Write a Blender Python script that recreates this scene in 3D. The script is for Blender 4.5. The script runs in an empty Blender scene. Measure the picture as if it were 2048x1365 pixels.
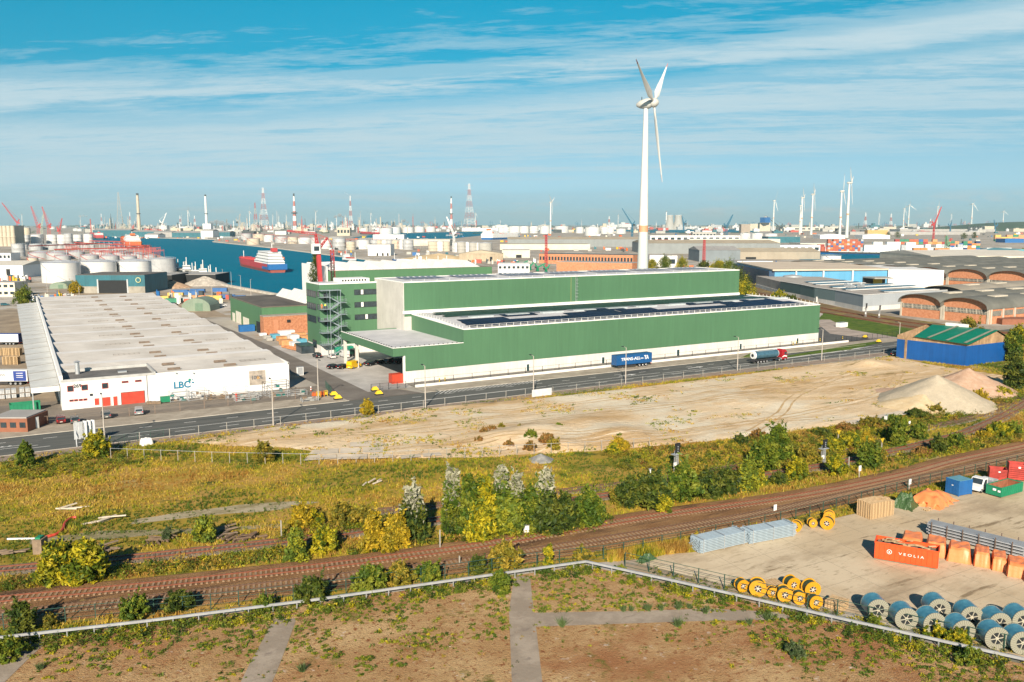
import bpy,bmesh,math,random
import numpy as np
from mathutils import Vector,Matrix,noise
from mathutils.geometry import delaunay_2d_cdt,tessellate_polygon
R=random.Random(7);NR=np.random.default_rng(11)
S=bpy.context.scene;COL=S.collection
rad=math.radians;PI=math.pi
F=1690.;CX=1024.;CY=682.5;YH=449.;H=43.
TH=math.atan((CY-YH)/F);AZ=math.atan((3950-CX)*math.cos(TH)/F)
FW=(math.cos(AZ),math.sin(AZ));RT=(math.sin(AZ),-math.cos(AZ))
cd=bpy.data.cameras.new('camera');cam=bpy.data.objects.new('camera',cd);COL.objects.link(cam)
cam.location=(0,0,H);cam.rotation_euler=(PI/2-TH,0,AZ-PI/2)
cd.sensor_width=36;cd.lens=F/2048*36;cd.clip_start=1;cd.clip_end=90000
S.camera=cam
SUN_AZ=rad(235.4);SUN_EL=rad(27)
w=bpy.data.worlds.new('World');S.world=w;w.use_nodes=True
nt=w.node_tree;nt.nodes.clear()
def nd(t,tree=None,**k):
 n=(tree or nt).nodes.new(t)
 for a,b in k.items():setattr(n,a,b)
 return n
sky=nd('ShaderNodeTexSky',sky_type='NISHITA',sun_disc=False)
sky.sun_elevation=SUN_EL;sky.sun_rotation=PI/2-SUN_AZ;sky.air_density=1.0;sky.dust_density=0.6;sky.ozone_density=2.0
bg=nd('ShaderNodeBackground');bg.inputs[1].default_value=0.06
out=nd('ShaderNodeOutputWorld');L=nt.links.new
tc=nd('ShaderNodeTexCoord');sx=nd('ShaderNodeSeparateXYZ');L(tc.outputs['Generated'],sx.inputs[0])
def mth(op,a,b=None,c=None,clamp=False):
 n=nd('ShaderNodeMath',operation=op);n.use_clamp=clamp
 for i,v in enumerate((a,b,c)):
  if v is None:continue
  if isinstance(v,(int,float)):n.inputs[i].default_value=v
  else:L(v,n.inputs[i])
 return n.outputs[0]
def ramp(src,pts):
 n=nd('ShaderNodeValToRGB');L(src,n.inputs[0]);e=n.color_ramp.elements
 while len(e)<len(pts):e.new(.5)
 for q,(p,c) in zip(e,pts):q.position=p;q.color=(c,c,c,1) if isinstance(c,(int,float)) else(*c,1)
 return n.outputs[0]
def cmix(f,a,b,bt='MIX'):
 n=nd('ShaderNodeMix',data_type='RGBA',blend_type=bt)
 for s,v in((n.inputs[0],f),(n.inputs[6],a),(n.inputs[7],b)):
  if isinstance(v,(int,float)):s.default_value=v
  elif isinstance(v,tuple):s.default_value=(*v,1)
  else:L(v,s)
 return n.outputs[2]
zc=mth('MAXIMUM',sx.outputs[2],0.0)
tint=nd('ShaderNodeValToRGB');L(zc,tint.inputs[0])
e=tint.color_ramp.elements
SKYT=[(0.004,(.66,1.18,1.85)),(.0235,(.54,.95,1.52)),(.06,(.54,.84,1.13)),(.10,(.32,.74,.92)),(.174,(.05,.76,.87)),(.244,(.0,.84,.91)),(.42,(.12,.45,.62))]  # last stop, the unseen upper dome, is darkened to cut fill light
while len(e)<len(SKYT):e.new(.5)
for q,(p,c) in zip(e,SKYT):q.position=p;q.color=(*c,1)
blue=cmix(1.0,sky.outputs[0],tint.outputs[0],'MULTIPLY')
inv=mth('DIVIDE',1.0,mth('ADD',zc,0.045))
px_=mth('MULTIPLY',sx.outputs[0],inv);py_=mth('MULTIPLY',sx.outputs[1],inv)
cb=nd('ShaderNodeCombineXYZ');L(px_,cb.inputs[0]);L(py_,cb.inputs[1])
mp=nd('ShaderNodeMapping');L(cb.outputs[0],mp.inputs[0]);mp.inputs['Rotation'].default_value=(0,0,-(AZ-PI/2)+rad(9))
def cnoise(scale,sc,det,rough,loc=(0,0,0),dist=0.0):
 m2=nd('ShaderNodeMapping');L(mp.outputs[0],m2 .inputs[0]);m2 .inputs['Scale'].default_value=sc;m2 .inputs['Location'].default_value=loc
 n=nd('ShaderNodeTexNoise');L(m2 .outputs[0],n.inputs[0]);n.inputs['Scale'].default_value=scale
 n.inputs['Detail'].default_value=det;n.inputs['Roughness'].default_value=rough;n.inputs['Distortion'].default_value=dist
 return n.outputs[0]
c1=cnoise(1.0,(.16,.85,1),9,.62,(3.1,1.4,0),.25)
c2=cnoise(3.2,(.5,1.4,1),8,.68,(0.3,7.7,0),.5)
c3=cnoise(14,(.6,1.6,1),4,.6,(1.3,2.7,0),.4)
cs=mth('ADD',mth('ADD',mth('MULTIPLY',c1,.50),mth('MULTIPLY',c2,.38)),mth('MULTIPLY',c3,.12))
sdot=mth('ADD',mth('MULTIPLY',sx.outputs[0],RT[0]),mth('MULTIPLY',sx.outputs[1],RT[1]))
zs=mth('SUBTRACT',zc,mth('MULTIPLY',sdot,.075))
lowband=ramp(zs,[(0.0,.06),(.045,.10),(.10,.155),(.165,.165),(.195,.07),(.25,0.02)])
zv=mth('ADD',zs,mth('ADD',mth('MULTIPLY',mth('SUBTRACT',c1,.5),.075),mth('MULTIPLY',mth('SUBTRACT',c2,.5),.035)))
veil=ramp(zv,[(.0,.10),(.045,.16),(.075,.36),(.13,.42),(.145,.08),(.155,.10),(.162,.46),(.176,.46),(.183,.0)])
strk=ramp(mth('ADD',cs,mth('SUBTRACT',lowband,.085)),[(.50,0),(.535,.35),(.58,.75),(.67,1)])
cm=mth('ADD',veil,mth('MULTIPLY',mth('MULTIPLY',strk,ramp(zv,[(.03,.15),(.07,.75),(.13,.95),(.146,.4),(.162,1),(.18,.95),(.19,.55),(.26,.5)])),mth('SUBTRACT',1.0,veil)))
sp=mth('DIVIDE',sx.outputs[0],mth('MAXIMUM',sx.outputs[1],.05))
cb2=nd('ShaderNodeCombineXYZ');L(sp,cb2 .inputs[0]);L(mth('MULTIPLY',zc,9),cb2 .inputs[1])
nb=nd('ShaderNodeTexNoise');L(cb2 .outputs[0],nb.inputs[0]);nb.inputs['Scale'].default_value=5.5;nb.inputs['Detail'].default_value=6;nb.inputs['Roughness'].default_value=.55
puff=mth('MULTIPLY',ramp(nb.outputs[0],[(.54,0),(.62,.8)]),ramp(zc,[(0.0,.4),(.018,1),(.03,.5),(.042,0)]))
cb3=nd('ShaderNodeCombineXYZ');L(mth('MULTIPLY',sp,2.0),cb3 .inputs[0]);L(mth('MULTIPLY',zc,16),cb3 .inputs[1])
nb2=nd('ShaderNodeTexNoise');L(cb3 .outputs[0],nb2 .inputs[0]);nb2 .inputs['Scale'].default_value=1.0;nb2 .inputs['Detail'].default_value=5
bank=mth('MULTIPLY',ramp(mth('ADD',zc,mth('MULTIPLY',nb2 .outputs[0],.03)),[(.02,.3),(.050,.55),(.056,0)]),.8)
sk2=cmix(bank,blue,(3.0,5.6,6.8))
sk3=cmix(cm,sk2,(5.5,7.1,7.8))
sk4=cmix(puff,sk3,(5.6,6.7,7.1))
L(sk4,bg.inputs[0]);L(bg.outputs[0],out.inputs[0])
sd=bpy.data.lights.new('sun','SUN');so=bpy.data.objects.new('sun',sd);COL.objects.link(so)
sd.energy=4.9;sd.angle=rad(.55);sd.color=(1,.865,.69)
dv=Vector((-math.cos(SUN_AZ)*math.cos(SUN_EL),-math.sin(SUN_AZ)*math.cos(SUN_EL),-math.sin(SUN_EL)))
so.rotation_euler=dv.to_track_quat('-Z','Y').to_euler();so.location=(0,0,300)
S.view_settings.view_transform='Standard';S.view_settings.look='None';S.view_settings.gamma=1
S.view_settings.exposure=0.78
S.render.engine='CYCLES';S.cycles.volume_bounces=0;S.cycles.max_bounces=6;S.cycles.diffuse_bounces=2;S.cycles.transparent_max_bounces=6
def G(px,py,z=0):
 x=(px-CX)/F;y=-(py-CY)/F
 fw=math.cos(TH)+y*math.sin(TH);up=y*math.cos(TH)-math.sin(TH)
 t=(z-H)/up
 return(t*(x*RT[0]+fw*FW[0]),t*(x*RT[1]+fw*FW[1]))
def PY(X,Y,Z):
 d=X*FW[0]+Y*FW[1];u=Z-H
 return CY-F*(u*math.cos(TH)+d*math.sin(TH))/(d*math.cos(TH)-u*math.sin(TH))
def hgt(px,py,top):
 X,Y=G(px,py);lo,hi=-2,500
 for _ in range(40):
  m=(lo+hi)/2
  if PY(X,Y,m)>top:lo=m
  else:hi=m
 return lo
def dist(X,Y):return X*FW[0]+Y*FW[1]
MATS={}
def base(name):
 m=bpy.data.materials.new(name);m.use_nodes=True;t=m.node_tree;b=t.nodes['Principled BSDF']
 return m,t,b
def mat(name,c,rough=.75,var=.12,sc=.6,metal=0.,bump=0.,bsc=8.,c2=None,panel=None,spec=None,alpha=None,streak=0.):
 if name in MATS:return MATS[name]
 m,t,b=base(name);l=t.links.new
 b.inputs['Roughness'].default_value=rough;b.inputs['Metallic'].default_value=metal
 if spec is not None:b.inputs['Specular IOR Level'].default_value=spec
 if alpha is not None:b.inputs['Alpha'].default_value=alpha
 g=nd('ShaderNodeTexCoord',t)
 n=nd('ShaderNodeTexNoise',t);n.inputs['Scale'].default_value=sc;n.inputs['Detail'].default_value=6;n.inputs['Roughness'].default_value=.65
 l(g.outputs['Object'],n.inputs[0])
 mx=nd('ShaderNodeMix',t,data_type='RGBA')
 mr=nd('ShaderNodeMapRange',t);mr.inputs[1].default_value=.35;mr.inputs[2].default_value=.65;l(n.outputs[0],mr.inputs[0]);l(mr.outputs[0],mx.inputs[0])
 mx.inputs[6].default_value=(*[v*(1-var) for v in c],1)
 mx.inputs[7].default_value=(*(c2 if c2 else[min(1,v*(1+var)) for v in c]),1)
 o=mx.outputs[2]
 if panel:
  pw,ps,pl=panel
  s=nd('ShaderNodeSeparateXYZ',t);l(g.outputs['Object'],s.inputs[0])
  def mm(op,a,bb=0.):
   q=nd('ShaderNodeMath',t,operation=op)
   for i,v in enumerate((a,bb)):
    if isinstance(v,(int,float)):q.inputs[i].default_value=v
    else:l(v,q.inputs[i])
   return q.outputs[0]
  u=mm('DIVIDE',mm('ADD',s.outputs[0],s.outputs[1]),pw)
  wn=nd('ShaderNodeTexWhiteNoise',t,noise_dimensions='1D');l(mm('FLOOR',u),wn.inputs['W'])
  fr=mm('FRACT',u);line=mm('MULTIPLY',mm('LESS_THAN',fr,.09),pl)
  f=mm('SUBTRACT',mm('ADD',mm('MULTIPLY',wn.outputs[0],ps),1-ps/2),line)
  vm=nd('ShaderNodeVectorMath',t,operation='SCALE');l(o,vm.inputs[0]);l(f,vm.inputs['Scale']);o=vm.outputs[0]
 if streak:
  s3=nd('ShaderNodeMapping',t);l(g.outputs['Object'],s3 .inputs[0]);s3 .inputs['Scale'].default_value=(1.6,1.6,.09)
  n3=nd('ShaderNodeTexNoise',t);l(s3 .outputs[0],n3 .inputs[0]);n3 .inputs['Scale'].default_value=1.2;n3 .inputs['Detail'].default_value=5
  mr3=nd('ShaderNodeMapRange',t);mr3 .inputs[1].default_value=.4;mr3 .inputs[2].default_value=.75;mr3 .inputs[3].default_value=1;mr3 .inputs[4].default_value=1-streak;l(n3 .outputs[0],mr3 .inputs[0])
  vm=nd('ShaderNodeVectorMath',t,operation='SCALE');l(o,vm.inputs[0]);l(mr3 .outputs[0],vm.inputs['Scale']);o=vm.outputs[0]
 l(o,b.inputs['Base Color'])
 if bump:
  n2=nd('ShaderNodeTexNoise',t);n2 .inputs['Scale'].default_value=bsc;n2 .inputs['Detail'].default_value=5;l(g.outputs['Object'],n2 .inputs[0])
  bp=nd('ShaderNodeBump',t);bp.inputs['Strength'].default_value=bump;bp.inputs['Distance'].default_value=.3;l(n2 .outputs[0],bp.inputs['Height']);l(bp.outputs[0],b.inputs['Normal'])
 MATS[name]=m;return m
def blend_mat(name,layers,rough=.95,bump=.5,bsc=2.0):
 """ground cover: layers = [(colour, noise scale, low, high, stretch)] laid one over the other by noise"""
 m,t,b=base(name);l=t.links.new;b.inputs['Roughness'].default_value=rough;b.inputs['Specular IOR Level'].default_value=.15
 g=nd('ShaderNodeNewGeometry',t);o=None
 for i,(c,sc,lo,hi,st) in enumerate(layers):
  if o is None:
   o=nd('ShaderNodeRGB',t);o.outputs[0].default_value=(*c,1);o=o.outputs[0];continue
  mpn=nd('ShaderNodeMapping',t);l(g.outputs['Position'],mpn.inputs[0]);mpn.inputs['Location'].default_value=(i*17.3,i*9.1,0)
  mpn.inputs['Rotation'].default_value=(0,0,.12);mpn.inputs['Scale'].default_value=(1/st,1,1)
  n=nd('ShaderNodeTexNoise',t);n.inputs['Scale'].default_value=sc;n.inputs['Detail'].default_value=9;n.inputs['Roughness'].default_value=.68;l(mpn.outputs[0],n.inputs[0])
  mr=nd('ShaderNodeMapRange',t);mr.inputs[1].default_value=lo;mr.inputs[2].default_value=hi;l(n.outputs[0],mr.inputs[0])
  mx=nd('ShaderNodeMix',t,data_type='RGBA');l(mr.outputs[0],mx.inputs[0]);l(o,mx.inputs[6]);mx.inputs[7].default_value=(*c,1);o=mx.outputs[2]
 l(o,b.inputs['Base Color'])
 n2=nd('ShaderNodeTexNoise',t);n2 .inputs['Scale'].default_value=bsc;n2 .inputs['Detail'].default_value=8;n2 .inputs['Roughness'].default_value=.7;l(g.outputs['Position'],n2 .inputs[0])
 bp=nd('ShaderNodeBump',t);bp.inputs['Strength'].default_value=bump;bp.inputs['Distance'].default_value=.4;l(n2 .outputs[0],bp.inputs['Height']);l(bp.outputs[0],b.inputs['Normal'])
 return m
def leaf_material():
 m,t,b=base('foliage');l=t.links.new
 a=nd('ShaderNodeVertexColor',t);a.layer_name='Col';l(a.outputs[0],b.inputs['Base Color']);b.inputs['Roughness'].default_value=.6;b.inputs['Specular IOR Level'].default_value=.25
 tr=nd('ShaderNodeBsdfTranslucent',t);l(a.outputs[0],tr.inputs[0]);mx=nd('ShaderNodeMixShader',t);mx.inputs[0].default_value=.22
 l(b.outputs[0],mx.inputs[1]);l(tr.outputs[0],mx.inputs[2]);l(mx.outputs[0],t.nodes['Material Output'].inputs[0]);return m
LEAF=leaf_material()
def water_material():
 m,t,b=base('dock_water');l=t.links.new
 g=nd('ShaderNodeNewGeometry',t);n=nd('ShaderNodeTexNoise',t);n.inputs['Scale'].default_value=.02;n.inputs['Detail'].default_value=8;n.inputs['Roughness'].default_value=.7;l(g.outputs['Position'],n.inputs[0])
 mx=nd('ShaderNodeMix',t,data_type='RGBA');l(n.outputs[0],mx.inputs[0]);mx.inputs[6].default_value=(.0,.115,.205,1);mx.inputs[7].default_value=(.0,.18,.28,1);l(mx.outputs[2],b.inputs['Base Color'])  # teal of sky reflected in the waves is painted into the base colour
 b.inputs['Roughness'].default_value=.5;b.inputs['Specular IOR Level'].default_value=.006
 n2=nd('ShaderNodeTexNoise',t);n2 .inputs['Scale'].default_value=.35;n2 .inputs['Detail'].default_value=6;l(g.outputs['Position'],n2 .inputs[0])
 bp=nd('ShaderNodeBump',t);bp.inputs['Strength'].default_value=.9;bp.inputs['Distance'].default_value=.8;l(n2 .outputs[0],bp.inputs['Height']);l(bp.outputs[0],b.inputs['Normal'])
 return m
def link(o,parent=None):
 COL.objects.link(o)
 if parent is not None:o.parent=parent
 return o
class MB:
 def __init__(s):s.v=[];s.f=[];s.mi=[];s.cur=0
 def add(s,vs,fs):
  k=len(s.v);s.v.extend(vs)
  for f in fs:s.f.append([i+k for i in f]);s.mi.append(s.cur)
  return s
 def box(s,x0,x1,y0,y1,z0,z1):
  return s.add([(x0,y0,z0),(x1,y0,z0),(x1,y1,z0),(x0,y1,z0),(x0,y0,z1),(x1,y0,z1),(x1,y1,z1),(x0,y1,z1)],[(0,3,2,1),(4,5,6,7),(0,1,5,4),(1,2,6,5),(2,3,7,6),(3,0,4,7)])
 def prism(s,poly,z0,z1,top=True):
  a=sum(poly[i][0]*poly[(i+1)%len(poly)][1]-poly[(i+1)%len(poly)][0]*poly[i][1] for i in range(len(poly)))
  if a<0:poly=poly[::-1]
  n=len(poly);vs=[(p[0],p[1],z0) for p in poly]+[(p[0],p[1],z1) for p in poly]
  fs=[(i,(i+1)%n,n+(i+1)%n,n+i) for i in range(n)]
  if top:fs+=[tuple(range(n,2*n)),tuple(range(n-1,-1,-1))]
  return s.add(vs,fs)
 def tube(s,p0,p1,r0,r1=None,n=10,cap=True):
  r1=r0 if r1 is None else r1;p0=Vector(p0);p1=Vector(p1);d=(p1-p0).normalized()
  a=d.orthogonal().normalized();b=d.cross(a)
  vs=[]
  for p,r in((p0,r0),(p1,r1)):
   for i in range(n):
    t=2*PI*i/n;vs.append(tuple(p+(a*math.cos(t)+b*math.sin(t))*r))
  fs=[(i,(i+1)%n,n+(i+1)%n,n+i) for i in range(n)]
  if cap:fs+=[tuple(range(n-1,-1,-1)),tuple(range(n,2*n))]
  return s.add(vs,fs)
 def lathe(s,prof,c=(0,0,0),n=24):
  vs=[];fs=[]
  for(r,z) in prof:
   for i in range(n):
    t=2*PI*i/n;vs.append((c[0]+r*math.cos(t),c[1]+r*math.sin(t),c[2]+z))
  for k in range(len(prof)-1):
   for i in range(n):
    fs.append((k*n+i,k*n+(i+1)%n,(k+1)*n+(i+1)%n,(k+1)*n+i))
  fs.append(tuple(range((len(prof)-1)*n,len(prof)*n)))
  return s.add(vs,fs)
 def extr(s,prof,a0,a1,axis='y'):
  n=len(prof)
  f=(lambda u,z,a:(u,a,z)) if axis=='y' else(lambda u,z,a:(a,u,z))
  vs=[f(u,z,a0) for u,z in prof]+[f(u,z,a1) for u,z in prof]
  return s.add(vs,[(i,(i+1)%n,n+(i+1)%n,n+i) for i in range(n)]+[tuple(range(n-1,-1,-1)),tuple(range(n,2*n))])
 def beam(s,p0,p1,w,h=None):
  h=h or w;p0=Vector(p0);p1=Vector(p1);d=(p1-p0).normalized()
  up=Vector((0,0,1)) if abs(d.z)<.95 else Vector((1,0,0))
  a=d.cross(up).normalized()*w/2;b=d.cross(a).normalized()*h/2
  vs=[tuple(p+sa*a+sb*b) for p in(p0,p1) for sa,sb in((-1,-1),(1,-1),(1,1),(-1,1))]
  return s.add(vs,[(0,1,2,3),(7,6,5,4),(0,4,5,1),(1,5,6,2),(2,6,7,3),(3,7,4,0)])
 def o(s,name,m,parent=None,smooth=False):
  me=bpy.data.meshes.new(name)
  off=Vector((0,0,0));p=parent
  while p is not None:off+=p.location;p=p.parent
  me.from_pydata([(v[0]-off.x,v[1]-off.y,v[2]-off.z) for v in s.v],[],s.f)
  for q in(m if isinstance(m,(list,tuple)) else[m]):me.materials.append(q)
  if isinstance(m,(list,tuple)):me.polygons.foreach_set('material_index',s.mi)
  bm=bmesh.new();bm.from_mesh(me);bmesh.ops.recalc_face_normals(bm,faces=bm.faces);bm.to_mesh(me);bm.free()
  if smooth:
   me.polygons.foreach_set('use_smooth',[True]*len(me.polygons));me.set_sharp_from_angle(angle=rad(38))
  return link(bpy.data.objects.new(name,me),parent)
def tag(o,label=None,cat=None,group=None,kind=None):
 if label:o['label']=label
 if cat:o['category']=cat
 if group:o['group']=group
 if kind:o['kind']=kind
 return o
def thing(name,label,cat,loc=(0,0,0),group=None):
 o=bpy.data.objects.new(name,None);o.location=loc;o.empty_display_size=.5;COL.objects.link(o)
 return tag(o,label,cat,group)
def copy_tree(o,parent=None):
 c=o.copy();COL.objects.link(c)
 if parent is not None:c.parent=parent
 for ch in[x for x in o.children]:copy_tree(ch,c)
 return c
def place(o,x,y,rz=0,label=None,first=False,z=0,s=None,group=None):
 c=o if first else copy_tree(o)
 c.location=(x,y,z);c.rotation_euler=(0,0,rz)
 if label:c['label']=label
 if group:c['group']=group
 if s:c.scale=(s,s,s)
 return c
ORD=['first','second','third','fourth','fifth','sixth','seventh','eighth','ninth','tenth','eleventh','twelfth','thirteenth','fourteenth','fifteenth','sixteenth','seventeenth','eighteenth','nineteenth','twentieth','twenty-first','twenty-second','twenty-third','twenty-fourth','twenty-fifth','twenty-sixth','twenty-seventh','twenty-eighth','twenty-ninth','thirtieth']
def flat(name,pts,z,m,kind='structure',jit=0.,step=3.,px=False,parent=None):
 """a thin sheet on the ground; jit ruffles its outline"""
 P=[G(*p) for p in pts] if px else list(pts)
 if jit:
  Q=[]
  for i in range(len(P)):
   a=Vector(P[i]);b=Vector(P[(i+1)%len(P)]);n=max(1,int((b-a).length/step))
   nn=Vector((-(b-a).y,(b-a).x)).normalized() if n>0 and(b-a).length>0 else Vector((0,0))
   for k in range(n):
    q=a.lerp(b,k/n);d=(noise.noise((q.x*.13,q.y*.13,z*40))*1.0+noise.noise((q.x*.6,q.y*.6,3.3))*.5)*jit
    Q.append(q+nn*d)
  P=[tuple(q) for q in Q]
 me=bpy.data.meshes.new(name);vs=[(p[0],p[1],z) for p in P]
 tr=tessellate_polygon([[Vector(v) for v in vs]])
 me.from_pydata(vs,[],[tuple(t) for t in tr]);me.materials.append(m)
 bm=bmesh.new();bm.from_mesh(me)
 for f in bm.faces:
  if f.normal.z<0:f.normal_flip()
 bm.to_mesh(me);bm.free()
 o=link(bpy.data.objects.new(name,me),parent)
 if kind:o['kind']=kind
 return o
def inside(poly,X,Y):
 X=np.asarray(X);Y=np.asarray(Y);r=np.zeros(X.shape,bool);n=len(poly)
 for i in range(n):
  x0,y0=poly[i];x1,y1=poly[(i+1)%n]
  c=((y0>Y)!=(y1>Y));r^=c&(X<(x1-x0)*(Y-y0)/((y1-y0) or 1e-9)+x0)
 return r
def terrain(name,poly,res,zf,m,jit=.8):
 """an uneven ground sheet; its edge dips under its neighbours"""
 B=[]
 for i in range(len(poly)):
  a=Vector(poly[i]);b=Vector(poly[(i+1)%len(poly)]);n=max(1,int((b-a).length/(res*1.2)))
  for k in range(n):
   q=a.lerp(b,k/n);B.append((q.x+noise.noise((q.x*.5,q.y*.5,9))*jit,q.y+noise.noise((q.x*.5,q.y*.5,5))*jit))
 xs=[p[0] for p in B];ys=[p[1] for p in B]
 gx,gy=np.meshgrid(np.arange(min(xs),max(xs),res),np.arange(min(ys),max(ys),res));gx=gx.ravel()+NR.uniform(-.3,.3,gx.size)*res;gy=gy.ravel()+NR.uniform(-.3,.3,gy.size)*res
 BA=np.array(B);k=inside(B,gx,gy);gx=gx[k];gy=gy[k]
 d=np.min(np.hypot(gx[:,None]-BA[None,:,0],gy[:,None]-BA[None,:,1]),axis=1);k=d>res*.7;gx=gx[k];gy=gy[k];d=d[k]
 V=[Vector(p) for p in B]+[Vector(p) for p in zip(gx,gy)];nb_=len(B)
 ov,oe,of,_,_,_=delaunay_2d_cdt(V,[],[list(range(nb_))],1,1e-4)
 D=np.concatenate([np.zeros(nb_),d])
 kd={}
 vs=[]
 for i,p in enumerate(ov):
  dd=D[i] if i<len(D) else 0;vs.append((p.x,p.y,zf(p.x,p.y,dd)))
 me=bpy.data.meshes.new(name);me.from_pydata(vs,[],of);me.materials.append(m);me.polygons.foreach_set('use_smooth',[True]*len(me.polygons))
 bm=bmesh.new();bm.from_mesh(me)
 for f in bm.faces:
  if f.normal.z<0:f.normal_flip()
 bm.to_mesh(me);bm.free()
 return tag(link(bpy.data.objects.new(name,me)),kind='structure')
def spline(pts,n=8):
 P=[Vector(p) for p in pts];o=[]
 for i in range(len(P)-1):
  a=P[max(i-1,0)];b=P[i];c=P[i+1];d=P[min(i+2,len(P)-1)]
  for k in range(n):
   t=k/n;o.append(.5*((2*b)+(c-a)*t+(2*a-5*b+4*c-d)*t*t+(3*b-a-3*c+d)*t**3))
 o.append(P[-1]);return o
def resample(P,step,start=0.):
 o=[];acc=start;want=0.
 L_=[0.]
 for i in range(1,len(P)):L_.append(L_[-1]+(P[i]-P[i-1]).length)
 s=start;i=0
 while s<L_[-1]:
  while L_[i+1]<s:i+=1
  t=(s-L_[i])/max(1e-6,L_[i+1]-L_[i]);o.append((P[i].lerp(P[i+1],t),(P[i+1]-P[i]).normalized()));s+=step
 return o
def txt(s,size,m,parent,loc,rot,depth=.03,name='lettering',bold=0.,sx_=1.,align='CENTER',label=None):
 cu=bpy.data.curves.new('t','FONT');cu.body=s;cu.size=size;cu.extrude=depth;cu.offset=bold;cu.align_x=align;cu.align_y='CENTER'
 ob=bpy.data.objects.new('t',cu);COL.objects.link(ob);bpy.context.view_layer.update()
 me=bpy.data.meshes.new_from_object(ob.evaluated_get(bpy.context.evaluated_depsgraph_get()));bpy.data.objects.remove(ob);bpy.data.curves.remove(cu)
 me.name=name;me.materials.clear();me.materials.append(m);o=link(bpy.data.objects.new(name,me),parent)
 off=Vector((0,0,0));p=parent
 while p is not None:off+=p.location;p=p.parent
 o.location=Vector(loc)-off;o.rotation_euler=rot;o.scale=(sx_,1,1)
 if label:o['label']=label
 return o
def leaf_mesh(name,cen,col,size,asp=1.5,up=.0):
 """cen Nx3, col Nx3: one small tilted leaf-shaped quad each"""
 n=len(cen);d=NR.normal(size=(n,3));d[:,2]=np.abs(d[:,2])*(1+up);d/=np.linalg.norm(d,axis=1)[:,None]
 a=np.cross(d,NR.normal(size=(n,3)));a/=np.linalg.norm(a,axis=1)[:,None];b=np.cross(d,a)
 s=(size*NR.uniform(.6,1.35,n))[:,None]
 v=np.stack([cen-a*s*asp,cen-b*s*.6,cen+a*s*asp,cen+b*s*.6],1).reshape(-1,3)
 me=bpy.data.meshes.new(name);me.vertices.add(4*n);me.vertices.foreach_set('co',v.astype(np.float32).ravel())
 me.loops.add(4*n);me.loops.foreach_set('vertex_index',np.arange(4*n,dtype=np.int32));me.polygons.add(n);me.polygons.foreach_set('loop_start',np.arange(0,4*n,4,dtype=np.int32))
 me.update(calc_edges=True)
 ca=me.color_attributes.new('Col','FLOAT_COLOR','POINT');c=np.ones((n,4,4),np.float32);c[:,:,:3]=col[:,None,:];ca.data.foreach_set('color',c.ravel())
 me.materials.append(LEAF);return me
PAL={'green':[(.055,.10,.010),(.11,.155,.014),(.19,.21,.02)],'dark':[(.032,.058,.010),(.065,.095,.012),(.13,.145,.018)],'yg':[(.09,.13,.010),(.25,.24,.012),(.42,.35,.015)],'gold':[(.34,.25,.015),(.48,.33,.02),(.24,.20,.015)],'olive':[(.12,.12,.016),(.22,.19,.02),(.33,.24,.03)],'silver':[(.05,.085,.03),(.08,.11,.04),(.11,.14,.06)],'rust':[(.25,.12,.03),(.32,.18,.05),(.16,.12,.03)],'lime':[(.16,.20,.02),(.28,.28,.02),(.10,.15,.02)],'straw':[(.36,.25,.09),(.28,.20,.07),(.20,.17,.04)]}
def crown(w_,h_,pal,n,leaf,tops=None,low=0.0,spiky=0.):
 """leaf cloud filling an uneven crown of width w_ and height h_, made of separate clumps"""
 p=np.array(PAL[pal]);nc=max(7,int(n/55));C=[];
 for i in range(nc):
  u=NR.uniform(0,1)**.8;a=NR.uniform(0,2*PI);zz=low+(1-low)*NR.uniform(0,1)
  env=(math.sin(PI*min(1,(zz*.82+.16)))**.6) if not spiky else max(.16,(1.05-zz)**.55)
  C.append((math.cos(a)*u*env*w_/2*.95,math.sin(a)*u*env*w_/2*.95,zz*h_*.93+.04*h_,zz))
 C=np.array(C);k=NR.integers(0,nc,n);rr=min(w_,h_)*NR.uniform(.10,.19,nc)
 d=NR.normal(size=(n,3));d/=np.linalg.norm(d,axis=1)[:,None];d*=(NR.uniform(.45,1.1,n)*rr[k])[:,None];d[:,2]*=1.35 if spiky else .9
 ns=max(5,nc//2);sn=int(n*.16);si=NR.integers(0,ns,sn);sd_=NR.normal(size=(ns,3))*.5;sd_[:,2]=np.abs(sd_[:,2])+.8;sd_*=(min(w_,h_)*NR.uniform(.16,.34,ns)/1.2)[:,None]
 cen=C[k,:3]+d;cen[:sn]=C[si,:3]+sd_[si]*NR.uniform(.2,1.15,sn)[:,None]+NR.normal(0,.02*w_,(sn,3));cen[:,2]=np.maximum(cen[:,2],.05)
 mixc=NR.uniform(0,1,nc)[k];i0=np.clip((mixc*3).astype(int),0,2);col=p[i0]*NR.uniform(.75,1.3,n)[:,None]
 if tops is not None:
  hi=((cen[:,2]/h_+NR.normal(0,.13,n))>.74)&(NR.random(n)<.8);col[hi]=np.array(tops)*NR.uniform(.6,1.15,hi.sum())[:,None]
 return leaf_mesh('crown',cen,col,leaf)
BARK=mat('bark',(.09,.07,.05),.9,.3,3)
def stems(h_,w_,n=5,r=.07,trunk=.25):
 b=MB();b.tube((0,0,-.1),(0,0,h_*trunk),r*1.4,r,7)
 for i in range(n):
  a=2*PI*i/n+R.uniform(-.4,.4);q=R.uniform(.2,.42)*w_;m_=(math.cos(a)*q*.4,math.sin(a)*q*.4,h_*(trunk+.22));b.tube((0,0,h_*trunk*.6),m_,r*.8,r*.5,6)
  b.tube(m_,(math.cos(a)*q,math.sin(a)*q,h_*R.uniform(.68,.85)),r*.5,r*.15,5)
 return b
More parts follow.
